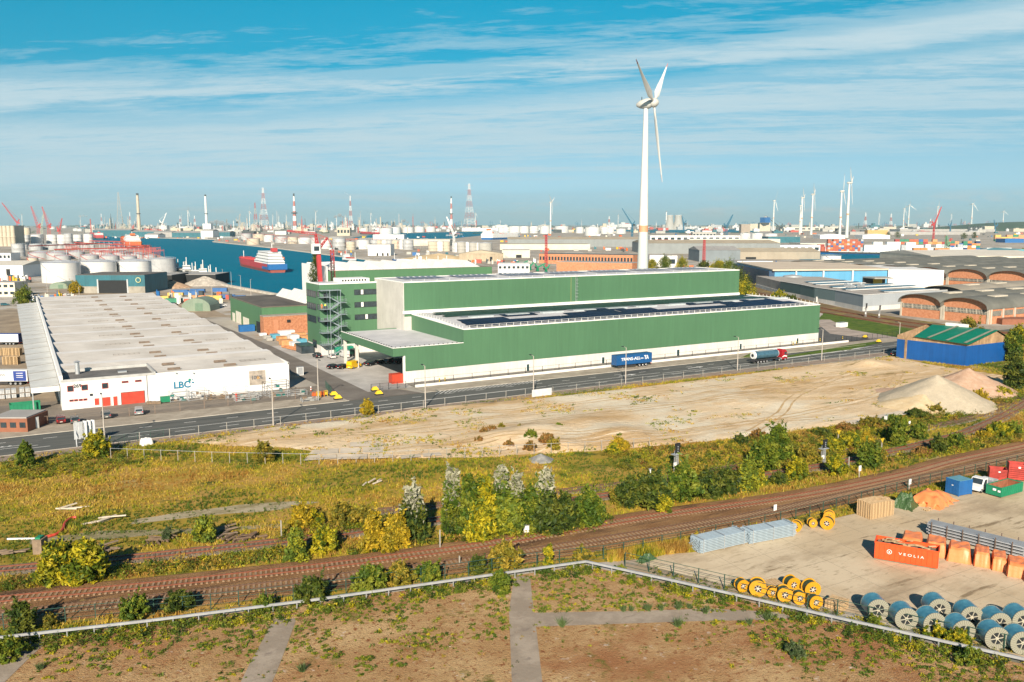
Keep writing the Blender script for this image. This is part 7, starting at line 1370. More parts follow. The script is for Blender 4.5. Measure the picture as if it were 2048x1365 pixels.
for i in range(4):
 for j in range(3):
  for k in range(16):
   if j==1 and i in(1,2) and k<15:continue
   if k==15 and R.random()<.3:continue
   o=pmo if fst else pmo.copy()
   if not fst:COL.objects.link(o)
   fst=False;p_=C_+u*(i*1.22+R.uniform(-.02,.02))+v_*(j*.85+R.uniform(-.02,.02));o.location=(p_.x,p_.y,.07+k*.15);o.rotation_euler=(0,0,ang+R.uniform(-.015,.015));tag(o,'wooden pallet, %s layer of stack %s in row %s of the big pallet block'%(ORD[k],['one','two','three','four'][i],['one','two','three'][j]),'pallet','pallets of the big block by the fence')
STB=mat('galvanised_beam',(.42,.52,.60),.45,.15,2,metal=.35)
def bundle(label,c,r_,bk,nl,nr,h_):
 C_=Vector(G(*c));R2=Vector(G(*r_));K=Vector(G(*bk));u=(R2-C_);L_=u.length;u=u.normalized();v_=Vector((-u.y,u.x));W_=max(2.2,abs((K-C_).dot(v_)));t=thing('steel_bundle',label,'steel bundle',(C_.x,C_.y,.07));pr=None
 for i in range(nr):
  for k in range(nl):
   if pr is None:b=MB();b.beam((0,0,0),(L_,0,0),.13,.13);pr=b.o('steel_beam',STB,None);o=pr
   else:o=pr.copy();COL.objects.link(o)
   o.parent=t;o.location=(R.uniform(-.12,.12),i*W_/nr+.1,.2+k*h_/nl)
 for q in(.06,.5,.93):
  b=MB();b.box(L_*q-.06,L_*q+.06,-.05,W_,.02,.13);b.box(L_*q-.04,L_*q+.04,-.05,.0,.13,h_+.2);b.box(L_*q-.04,L_*q+.04,W_,W_+.05,.13,h_+.2);b.box(L_*q-.05,L_*q+.05,-.05,W_,h_+.18,h_+.24);b.o('strap_frame',GALV,None).parent=t
 t.rotation_euler=(0,0,math.atan2(u.y,u.x));return t
bundle('left bundle of stacked galvanised steel beams beside the railway fence',(1401,1110.5),(1494,1089),(1379,1098),8,9,1.75);bundle('right bundle of stacked galvanised steel beams beside the railway fence',(1500,1091),(1592,1074),(1480,1080),8,9,1.75)
C_=Vector(G(1852,1072));R2=Vector(G(2046,1122));u=R2-C_;L_=u.length;t=thing('steel_rail_stack','long stack of pale steel guard rails on racks behind the orange covered stacks','steel stack',(C_.x,C_.y,.07));pr=None
for k in range(4):
 for i in range(7):
  if pr is None:b=MB();b.extr([(0,0),(.2,0),(.26,.08),(.2,.16),(0,.16),(.06,.08)],0,L_,'x');pr=b.o('guard_rail',ZN,None);o=pr
  else:o=pr.copy();COL.objects.link(o)
  o.parent=t;o.location=(R.uniform(-.3,.3),i*.32,.35+k*.42-(i>4)*0)
for q in range(6):b=MB();x=L_*(q+.3)/6;b.box(x,x+.12,-.1,-.02,0,2.1);b.box(x,x+.12,2.3,2.38,0,2.1);[b.box(x,x+.12,-.1,2.38,.2+k*.42,.28+k*.42) for k in range(4)];b.o('rack',mat('rack_brown',(.13,.09,.07),.8),None).parent=t
t.rotation_euler=(0,0,math.atan2(u.y,u.x))
for i,(x,y,lb) in enumerate([(1690,1222,'stack of new timber planks between yellow and blue drums'),(1560,1180,'short pile of timber boards behind the yellow drums')]):
 X,Y=G(x,y);t=thing('timber_stack',lb,'timber',(X,Y,.07))
 for k in range(6):
  b=MB()
  for j in range(6):b.box(-1.0+R.uniform(-.1,.1),1.0+R.uniform(-.1,.1),j*.33,j*.33+.26,k*.17,k*.17+.12)
  b.o('plank_layer',WOOD,None).parent=t
 t.rotation_euler=(0,0,.3+i)
X,Y=G(1812,1035)
for i,(x,y) in enumerate([(1862,1020),(1853,1024)]):o=pmo.copy();COL.objects.link(o);o.location=(*G(x,y),.08);tag(o,'single pallet on the ground by the orange heap, %s one'%('right' if not i else 'left'),'pallet')
# RAILWAY FURNITURE
def signal(px,py,top,lb):
 X,Y=G(px,py);h_=hgt(px,py,top);t=thing('railway_signal',lb,'signal',(X,Y,0));b=MB();lattice(b,(X,Y,0),(X,Y,h_*.72),.55,.45,8,.06);b.o('mast',GALV,t);b=MB();b.box(X-.9,X+.9,Y-.5,Y+.5,h_*.6,h_*.62);b.o('platform',GALV,t)
 b=MB();b.box(X-.45,X+.45,Y-.35,Y-.15,h_*.66,h_);b.box(X-.6,X+.6,Y-.3,Y-.2,h_*.9,h_*1.0);b.o('signal_board',BLK,t)
 b=MB();b.box(X-.7,X-.1,Y-.3,Y-.1,h_*.2,h_*.34);b.o('cabinet',WTRIM,t)
 for k in range(3):b=MB();b.tube((X,Y-.4,h_*(.72+k*.08)),(X,Y-.34,h_*(.72+k*.08)),.11,.11,10);b.o('lamp',GALV,t)
signal(1352,944,886,'railway signal on a lattice mast behind the dark bushes');signal(1646,926,879,'railway signal on a lattice mast further right beyond the poplars');signal(1731,634,607,'left of two railway signals by the grey shed corner');signal(1758,637,611,'right of two railway signals by the grey shed corner')
def cab(px,py,top,wpx,lb,name='relay_cabinet',m=None,cat='cabinet'):
 X,Y=G(px,py);h_=hgt(px,py,top);w_=wpx*mpp(px,py);t=thing(name,lb,cat,(X,Y,0));b=MB();b.box(X-w_/2,X+w_/2,Y,Y+w_*.5,.1,h_);b.o('box',m or WTRIM,t);b=MB();b.box(X-w_/2-.04,X+w_/2+.04,Y-.04,Y+w_*.5+.04,h_,h_+.08);b.o('lid',GALV,t);b=MB();b.box(X-w_*.4,X+w_*.4,Y-.03,Y,.25,h_-.1);b.o('door',GALV if m else WTRIM,t)
for a in[(1054,1070,1052,10,'white cabinet at the foot of the tall poplar thicket'),(1303,951,939,8,'white cabinet left of the railway signal'),(1776,846,832,11,'white cabinet on the bank by the sand lot'),(1963,819,809,8,'white cabinet near the sidings at the right'),(1636,605,594,6,'small white cabinet by the sidings'),(1688,655,646,22,'white low container on the grass right of the green hall')]:cab(*a)
def post(px,py,top,lb,sign=None,col=None,w_=.14):
 X,Y=G(px,py);h_=hgt(px,py,top);t=thing('marker_post',lb,'post',(X,Y,0));b=MB();b.box(X-w_/2,X+w_/2,Y-w_/2,Y+w_/2,0,h_);b.o('post',CONP,t)
 if sign=='tri':b=MB();b.add([(X-.55,Y-.12,h_+.7),(X+.55,Y-.12,h_+.7),(X,Y-.12,h_-.2),(X-.55,Y-.08,h_+.7),(X+.55,Y-.08,h_+.7),(X,Y-.08,h_-.2)],[(0,1,2),(5,4,3),(0,3,4,1),(1,4,5,2),(2,5,3,0)]);b.o('sign',YEL if col is None else col,t)
 elif sign:b=MB();b.box(X-.3,X+.3,Y-.13,Y-.08,h_-.9,h_+.05);b.o('sign',TW,t)
for a in[(880,1098,1060,'grey post beside the main track right of the golden bush'),(1697,940,914,'grey post left of the round green bush'),(1718,955,932,'post with a small white plate beside the main track','w'),(1818,979,958,'post with a white plate between track and orange heap','w'),(1676,882,868,'post with a yellow triangle beyond the signal','tri'),(1763,899,884,'post with a larger yellow triangle and white plate','tri'),(1818,851,843,'short white post by the sidings','w'),(563,1078,1041,'concrete post by the rusty siding'),(919,1132,1112,'concrete post between the railway and the barrier'),(1549,1024,1010,'post with a round white mark near the steel bundles','w'),(75,1250,1238,'short post by the track at the left',None)]:post(*a)
for i,(x,y,n,L_,m_,lb) in enumerate([(182,1108,14,5.5,WOOD2,'pile of old grey beams left of the rusty siding'),(120,1106,8,3.5,WOOD2,'smaller pile of old beams beside the bush'),(320,1084,22,3.2,mat('brushwood',(.16,.11,.07),.9,.3,3),'heap of broken brushwood beside the yellow bush'),(445,1080,8,3,WOOD2,'left heap of old sleepers right of the yellow bush'),(475,1080,9,3,SLP2,'middle heap of rust brown sleepers'),(510,1076,8,3,SLP2,'right heap of rust brown sleepers'),(455,1064,7,3,WOOD2,'thin planks behind the sleeper heaps'),(20,1110,8,2.5,WOOD2,'broken crates at the left edge by the siding'),(210,1042,7,3.5,SLAB,'pale rubble heap in the meadow'),(150,1018,5,3.5,SLAB,'pale flat stones in the meadow at the left'),(745,970,4,2,SLAB,'pale stones in the middle of the meadow')]):
 X,Y=G(x,y);t=thing('timber_pile' if m_ is not SLAB else 'stone_pile',lb,'pile',(X,Y,0))
 for k in range(n):
  b=MB();a=R.uniform(-.5,.9) if 'brush' not in lb else R.uniform(0,PI);l_=L_*R.uniform(.5,1);xx,yy=R.uniform(-1.6,1.6),R.uniform(-.8,.8);z=R.uniform(.1,.7);b.beam((xx-l_/2*math.cos(a),yy-l_/2*math.sin(a),z),(xx+l_/2*math.cos(a),yy+l_/2*math.sin(a),z+R.uniform(-.2,.2)),.24 if 'brush' not in lb else .08,.16);b.o('beam' if m_ is not SLAB else 'stone',m_,None).parent=t
t=thing('barrier_hose','crumpled red and white barrier tube lying in the meadow at the left','barrier',(*G(75,1082),0));pts=[Vector((*G(*p_),.25)) for p_ in[(15,1082),(72,1081)]];b=MB();b.tube(pts[0],pts[1],.13,.13,8);b.o('white_section',TW,t);b=MB();Q=spline([Vector((*G(*p_),.25)) for p_ in[(73,1081),(110,1073),(126,1062),(130,1050),(142,1040),(153,1038)]],4)
for a,c in zip(Q,Q[1:]):b.tube(a,c,.2,.2,8)
b.o('red_section',RED,t)
bld('wooden crate with a green lid between beams at the left',66,84,1110,1104,1.6,WOOD2,GRE,name='crate',cat='crate')
GRV=blend_mat('grey_gravel',[((.54,.46,.34),1,0,1,1),((.62,.53,.40),.8,.45,.6,1),((.38,.35,.30),5,.5,.7,1)],bump=.8,bsc=5);PNK=blend_mat('pink_gravel',[((.55,.36,.25),1,0,1,1),((.62,.44,.32),.8,.45,.6,1),((.45,.28,.2),5,.5,.7,1)],bump=.8,bsc=5);SDM=blend_mat('sand_heap',[((.60,.46,.28),1,0,1,1),((.66,.54,.36),.8,.45,.6,1)],bump=.6,bsc=3)
mound('gravel_heap','big pointed heap of pale grey gravel on the sand lot',1898,818,26,7.0,GRV,seed=2,n=44,elong=1.12);mound('gravel_heap','heap of pinkish gravel behind the big grey one',1958,790,22,6.0,PNK,seed=9,n=44,elong=1.15);mound('gravel_heap','low sandy apron heap at the foot of the big gravel heap',1868,822,17,3.6,SDM,seed=5,n=40,elong=1.4);mound('gravel_heap','low spread of pink gravel left of the big heap',1832,792,15,1.1,PNK,seed=12,elong=1.6)
mound('gravel_heap','small blue grey gravel heap in the meadow',1082,925,5,1.3,mat('blue_gravel',(.25,.25,.24),.95,.3,1),seed=21)
# ROADSIDE AND YARD THINGS
t=thing('billboard','row of white angled billboard panels seen from behind beside the road','billboard',(*G(165,893),0))
for k,(xa,xb) in enumerate(((150,159),(159,168),(168,176),(176,184),(184,192))):
 yb_=889;a,c=Vector(G(xa,yb_+(3 if k<2 else 0)-k)),Vector(G(xb,yb_-(k-1)));d=(c-a).normalized();nn=Vector((-d.y,d.x))*.12;b=MB();b.prism([tuple(a+d*.05),tuple(c-d*.05),tuple(c-d*.05+nn),tuple(a+d*.05+nn)],1.2,4.6);b.o('panel',mat('panel_white',(.60,.62,.64),.6,.1,1),t)
for xa in(153,170,188):X,Y=G(xa,891);b=MB();b.beam((X,Y,0),(X,Y,4.4),.16);b.beam((X,Y-1.5,0),(X,Y,3.2),.12);b.o('post',GALV,t)
lumpy('bulk_bag','white bulk bag standing in the dry grass behind the green bar fence','bag',*G(293,890),2.2,1.6,1.2,.3,WTRIM,.7,.1,3);X,Y=G(1084,793);b=MB();b.box(X-2.9,X+2.9,Y,Y+.15,.1,1.9);tag(b.o('hoarding',mat('hoarding_grey',(.55,.56,.58),.7,.08,1)),'pale board fixed in the roadside fence at the sand lot corner','board')
for i,(x,y) in enumerate([(668,793),(676,800),(750,783),(758,791),(1757,686),(1730,677)]):
 X,Y=G(x,y);t=thing('gate_block','black and yellow pyramid concrete block, %s'%['left rear at the side street','front at the side street','rear at the car park gate','front at the car park gate','front at the side yard gate','rear at the side yard gate'][i],'block',(X,Y,.1),'yellow gate blocks');b=MB();b.box(X-1.0,X+1.0,Y-.6,Y+.6,.1,.45);b.o('base',BLK,t);b=MB();b.add([(X-.95,Y-.55,.45),(X+.95,Y-.55,.45),(X+.95,Y+.55,.45),(X-.95,Y+.55,.45),(X-.4,Y-.2,1.25),(X+.4,Y-.2,1.25),(X+.4,Y+.2,1.25),(X-.4,Y+.2,1.25)],[(0,1,5,4),(1,2,6,5),(2,3,7,6),(3,0,4,7),(4,5,6,7)]);b.o('top',mat('safety_yellow',(.75,.5,.02),.6),t)
for i,(x,y) in enumerate([(622,783),(803,766),(808,766),(879,766),(890,764),(1586,692),(1593,690),(1640,684),(1685,680)]):
 X,Y=G(x,y);t=thing('bollard','yellow and black bollard, %s along the green hall'%ORD[i] if i else 'red and white bollard at the side street edge','bollard',(X,Y,.08));
 for k in range(4):b=MB();b.tube((X,Y,.08+k*.3),(X,Y,.38+k*.3),.16,.16,12);b.o('band',[RED if not i else BLK,TW if not i else MATS['safety_yellow']][k%2],t)
RCM=mat('red_container',(.45,.05,.02),.5,.1,.5,panel=(.3,.15,.2));b=MB();x,y=G(801,768);b.box(x-2.2,x+1.0,y+.5,y+3,.08,2.6);b.box(x-2.25,x-2.1,y+.45,y+.6,.05,2.65);b.box(x+.9,x+1.05,y+.45,y+.6,.05,2.65);tag(b.o('shipping_container',RCM),'short red container at the canopy corner','container')
b=MB();x,y=G(702,712);b.box(x-4,x+2,y+3,y+5.5,.08,2.7);b.box(x-4.06,x-3.9,y+2.94,y+3.1,.05,2.75);tag(b.o('shipping_container',mat('jade_container',(.01,.25,.16),.5,.1,.5,panel=(.3,.12,.2))),'jade green container behind the white and black vans','container')
b=MB();x,y=G(495,664);b.box(x-3,x+3,y,y+2.5,.08,2.7);b.box(x-.05,x+.05,y-.05,y,.08,2.7);tag(b.o('shipping_container',BLUE),'blue container beside the green workshop','container')
cab(601,752,735,13,'white switch cabinet at the side street edge',m=WHT);cab(72,858,836,12,'grey cabinet beside the brick hut',m=GRYC)
bld('low red brick hut at the left edge near the road',-20,56,865,838,8,BRD,GRF,name='brick_hut',cat='hut',win=4)
X,Y=G(20,827);t=thing('waste_skip','green skip with a yellow frame beside the warehouse awning','skip',(X,Y,.07));skip(6.2,2.4,1.9,GRE,8);t.rotation_euler=(0,0,.02)
IBC=mat('ibc_white',(.60,.61,.62),.4,.1,2);ib=thing('liquid_tank','x','liquid container',(0,0,0));b=MB();b.box(.04,.96,.04,1.16,.16,1.1);b.o('bottle',IBC,ib);b=MB()
for z in(.2,.5,.8,1.12):b.beam((0,0,z),(1,0,z),.04);b.beam((0,0,z),(0,1.2,z),.04);b.beam((1,0,z),(1,1.2,z),.04)
for x in(0,.33,.66,1):b.beam((x,0,.1),(x,0,1.14),.04)
b.o('cage',GALV,ib);b=MB();b.box(0,1,0,1.2,0,.13);b.o('pallet_base',WOOD2,ib);X0,Y0=G(5,800);n_=0
for i in range(7):
 for j in range(2):
  for k in range(2):place(ib,X0-3+i*1.25+(i>4)*.5,Y0+j*1.4,.05,'caged white liquid container, %s column, %s row, %s layer, left of the warehouse'%(ORD[i],['front','rear'][j],['lower','upper'][k]),n_==0,.06+k*1.17,group='caged liquid containers');n_+=1
for i,(x,y,k_) in enumerate([(5,730,3),(20,730,3),(25,712,3),(10,712,2),(0,712,3)]):
 for k in range(8):o=pmo.copy();COL.objects.link(o);p_=G(x,y);o.location=(p_[0],p_[1],.07+k*.3);o.rotation_euler=(0,0,AZ-PI/2);o.scale=(2,2,2);tag(o,'large wooden pallet, %s layer of %s stack left of the awning'%(ORD[k],['the first','the second','the third','the fourth','the fifth'][i]),'pallet','large pallets left of the awning')
def rack(px,py,w_,d_,h_,lb,m=GALV,stuffm=None,ns=3):
 X,Y=G(px,py);t=thing('storage_rack',lb,'rack',(X,Y,.06));b=MB()
 for x in(0,w_):
  for y in(0,d_):b.beam((X+x,Y+y,0),(X+x,Y+y,h_),.10)
 for z in np.linspace(.3,h_,ns):b.beam((X,Y,z),(X+w_,Y,z),.08);b.beam((X,Y+d_,z),(X+w_,Y+d_,z),.08);b.beam((X,Y,z),(X,Y+d_,z),.08);b.beam((X+w_,Y,z),(X+w_,Y+d_,z),.08)
 b.o('frame',m,t)
 for k in range(5):b=MB();x,y=R.uniform(.1,w_-1),R.uniform(.1,max(.2,d_-.8));z=R.choice([.1,h_*.5]);b.box(X+x,X+x+R.uniform(.5,1.1),Y+y,Y+y+.6,z,z+R.uniform(.3,.8));b.o('load',stuffm or R.choice([GALV,WOOD2,GRYC,mat('teal_bin',(.02,.16,.14),.6)]),t)
for a in[(341,806,4,2,2.6,'empty grey frame rack below the LBC letters',GALV),(378,804,4.2,2.4,2.8,'tall wire cage rack right of the grey frame rack',GALV),(412,803,5.2,2,1.6,'heap of crated frames right of the cage rack',WOOD2,WOOD2),(452,800,5.4,2.2,2.9,'galvanised rack beside the red gas bottle',GALV),(472,806,5.5,2,1.4,'low galvanised frames in front of the warehouse',GALV),(530,790,6.2,2.4,3.0,'dark open steel frame at the warehouse right corner',MATS['chassis']),(540,797,5,2,1.6,'bundle of grey tubes at the right corner of the warehouse',GALV),(575,795,5,2,1.3,'low frames stacked near the side street',GALV),(605,806,4,1.6,.9,'flat grey frames near the fence corner',GALV),(500,797,4,2,1.3,'low rack of grey parts under the 100 percent board',GALV)]:rack(*a)
b=MB();x,y=G(322,808);b.box(x,x+2.1,y,y+1.2,.3,1.5);b.box(x-.05,x+2.15,y-.05,y+1.25,1.5,1.6);tag(b.o('waste_bin',GRE),'green waste bin on the forecourt left of the racks','bin')
for i,x in enumerate((294,303,312)):X,Y=G(x,810);b=MB();b.box(X,X+1.1,Y,Y+.9,.08,.7);tag(b.o('crate',WOOD2),'small wooden crate by the red roller door, %s from the left'%ORD[i],'crate')
b=MB();x,y=G(473,802);b.tube((x,y,0),(x,y,1.7),.3,.3,12);b.tube((x,y,1.7),(x,y,1.9),.15,.1,10);tag(b.o('gas_bottle',RED),'red gas bottle between galvanised racks','gas bottle')
for i,x in enumerate((626,634,642,649)):X,Y=G(x,797-i);b=MB();b.box(X,X+.8,Y,Y+1.3,.5,.62);b.beam((X,Y,.1),(X,Y,1.6),.1);b.beam((X+.8,Y,.1),(X+.8,Y,1.6),.1);b.beam((X,Y,1.55),(X+.8,Y,1.55),.1);b.box(X+.1,X+.7,Y+.1,Y+1.2,.62,1.2);tag(b.o('hand_trolley',YEL if i%2 else ORG),'%s orange yellow trolley from the left at the side street corner'%ORD[i],'trolley')
PC=mat('clay_pipe',(.50,.22,.10),.7,.2,1);WR_=mat('white_wrap',(.66,.68,.70),.4,.1,1);LBL=mat('pale_blue_wrap',(.10,.35,.48),.5,.1,1);TML=mat('timber_pack',(.55,.28,.12),.8,.25,1)
for i,(x,y,w_,d_,h_,m_) in enumerate([(553,678,3,4,1.6,LBL),(566,684,3,4,1.8,TML),(575,672,6,3,2,WR_),(575,692,4,4,2.0,TML),(590,685,3.4,4,2.6,WR_),(600,676,5,3,1.8,TML),(593,695,3,4,1.7,WR_),(604,700,3.2,4,1.7,TML),(606,690,3,3,2.0,LBL),(612,681,4,3,1.8,TML),(527,673,2.6,2,1.2,WR_),(535,679,2.6,2,1.3,GRYC),(540,683,2,2,1.2,GRYC)]):
 X,Y=G(x,y);b=MB();b.box(X-w_/2,X+w_/2,Y,Y+d_,.15,h_);
 for k in range(3):b.box(X-w_/2+k*w_/2.4,X-w_/2+k*w_/2.4+.12,Y-.04,Y,.1,h_+.03)
 tag(b.o('wrapped_pack',m_),'%s pack of building goods from the brick annex towards the office'%ORD[i],'goods pack','packs of building goods')
for i in range(6):X,Y=G(585+i*5,700+i*1.2);b=MB();b.tube((X,Y,.5+(i%2)*.55),(X-2,Y+6,.5+(i%2)*.55),.32,.32,10);tag(b.o('clay_pipe',PC),'%s orange clay pipe from the left in the pile below the packs'%ORD[i],'pipe','orange clay pipes')
# PEOPLE
SKN=mat('skin',(.45,.26,.18),.6);def_=None
def person(x,y,z,rz,vest,trou,label,arm=.3):
 jt={'pel':(0,0,.95,.15),'wa':(0,0,1.12,.14),'ch':(0,.01,1.36,.17),'nk':(0,0,1.52,.06),'hd0':(0,.01,1.60,.085),'hd1':(0,.015,1.70,.10),'hd2':(0,.01,1.78,.07)}
 for s_,q in((-1,'l'),(1,'r')):jt.update({'hp'+q:(s_*.1,0,.9,.10),'kn'+q:(s_*.12,.03,.5,.065),'an'+q:(s_*.12,0,.1,.045),'to'+q:(s_*.13,.16,.05,.04),'sh'+q:(s_*.2,0,1.42,.065),'el'+q:(s_*.27,-.02+arm*.2,1.15,.045),'wr'+q:(s_*.25,.15+arm*.3,.98,.032),'ha'+q:(s_*.24,.2+arm*.3,.92,.035)})
 E=[('pel','wa'),('wa','ch'),('ch','nk'),('nk','hd0'),('hd0','hd1'),('hd1','hd2')]
 for q in 'lr':E+=[('pel','hp'+q),('hp'+q,'kn'+q),('kn'+q,'an'+q),('an'+q,'to'+q),('ch','sh'+q),('sh'+q,'el'+q),('el'+q,'wr'+q),('wr'+q,'ha'+q)]
 def skin(name,keys,grow,m,par):
  ks=[k for k in jt if k in keys];me=bpy.data.meshes.new(name);me.from_pydata([jt[k][:3] for k in ks],[(ks.index(a),ks.index(c)) for a,c in E if a in ks and c in ks],[]);o=link(bpy.data.objects.new(name,me),par);md=o.modifiers.new('s','SKIN')
  for i,k in enumerate(ks):r=jt[k][3]+grow;me.skin_vertices[0].data[i].radius=(r,r*(.75 if k in('wa','ch','pel') else 1));me.skin_vertices[0].data[i].use_root=(i==0)
  o.modifiers.new('u','SUBSURF').levels=1;me.materials.append(m);return o
 t=thing('person',label,'person',(x,y,z));skin('body',list(jt),0,SKN,t);skin('jacket',['pel','wa','ch','shl','shr','ell','elr','wrl','wrr'],.018,vest,t);skin('trousers',['pel','hpl','hpr','knl','knr','anl','anr'],.02,trou,t)
 b=MB();b.lathe([(.112,0),(.115,.05),(.09,.11),(.01,.13)],(0,.01,1.70),14);b.o('helmet',mat('helmet_white',(.7,.7,.68),.4),None).parent=t;t.rotation_euler=(0,0,rz);return t
HV=mat('hi_vis_orange',(.80,.16,.02),.6);HVY=mat('hi_vis_yellow',(.6,.75,.04),.6);NT=mat('navy_cloth',(.02,.025,.05),.8)
z_l=lv[4];person(sx0-2.2,OY-1.6,z_l,PI,HV,HV,'person in orange work clothes on the stair landing, the left one');person(sx0-1.1,OY-1.8,z_l,PI-.5,HVY,NT,'person in a yellow vest beside the one in orange on the landing');X,Y=G(1811,715);person(X,Y,.05,PI+.4,HVY,NT,'person in a yellow vest standing beside the blue shed')
# VEGETATION
PLN={'green':'mid green','dark':'dark green','yg':'yellow green','gold':'golden yellow','olive':'olive brown','silver':'silver tipped','lime':'bright lime green','rust':'rust brown','straw':'straw coloured'}
SIL=[(.42,.43,.38),(.50,.50,.46),(.20,.25,.14)]
def P(kind,x,yb,wpx,top,pal,where,sp=0.,n=1.0,tops=None,name=None,low=0.):
 X,Y=G(x,yb);wpx*=1.3 if 1130<yb and x<1300 and x not in(100,160,128) else 1;top=top+(yb-top)*(.15 if yb>1200 else .3 if 780<yb<895 and x>1480 else .12 if 900<yb<1030 and x>1200 else 0);w_=wpx*mpp(x,yb);X+=FW[0]*w_*.3;Y+=FW[1]*w_*.3;h_=max(.4,hgt(x,yb-2,top));c={'b':'bush','t':'tree','s':'shrub'}[kind]
 return plant(name or{'b':'bush','t':'tree','s':'shrub'}[kind],X,Y,w_,h_,pal,'%s %s %s'%(PLN[pal],c,where),c,n=int(min(7000,(1000+330*w_*h_)*n)),spiky=sp,tops=tops,low=low,trunk=.12,leaf=max(.085,min(.26,.045*math.sqrt(w_*h_)+mpp(x,yb)*.35)))
SL_=(.40,.39,.28)
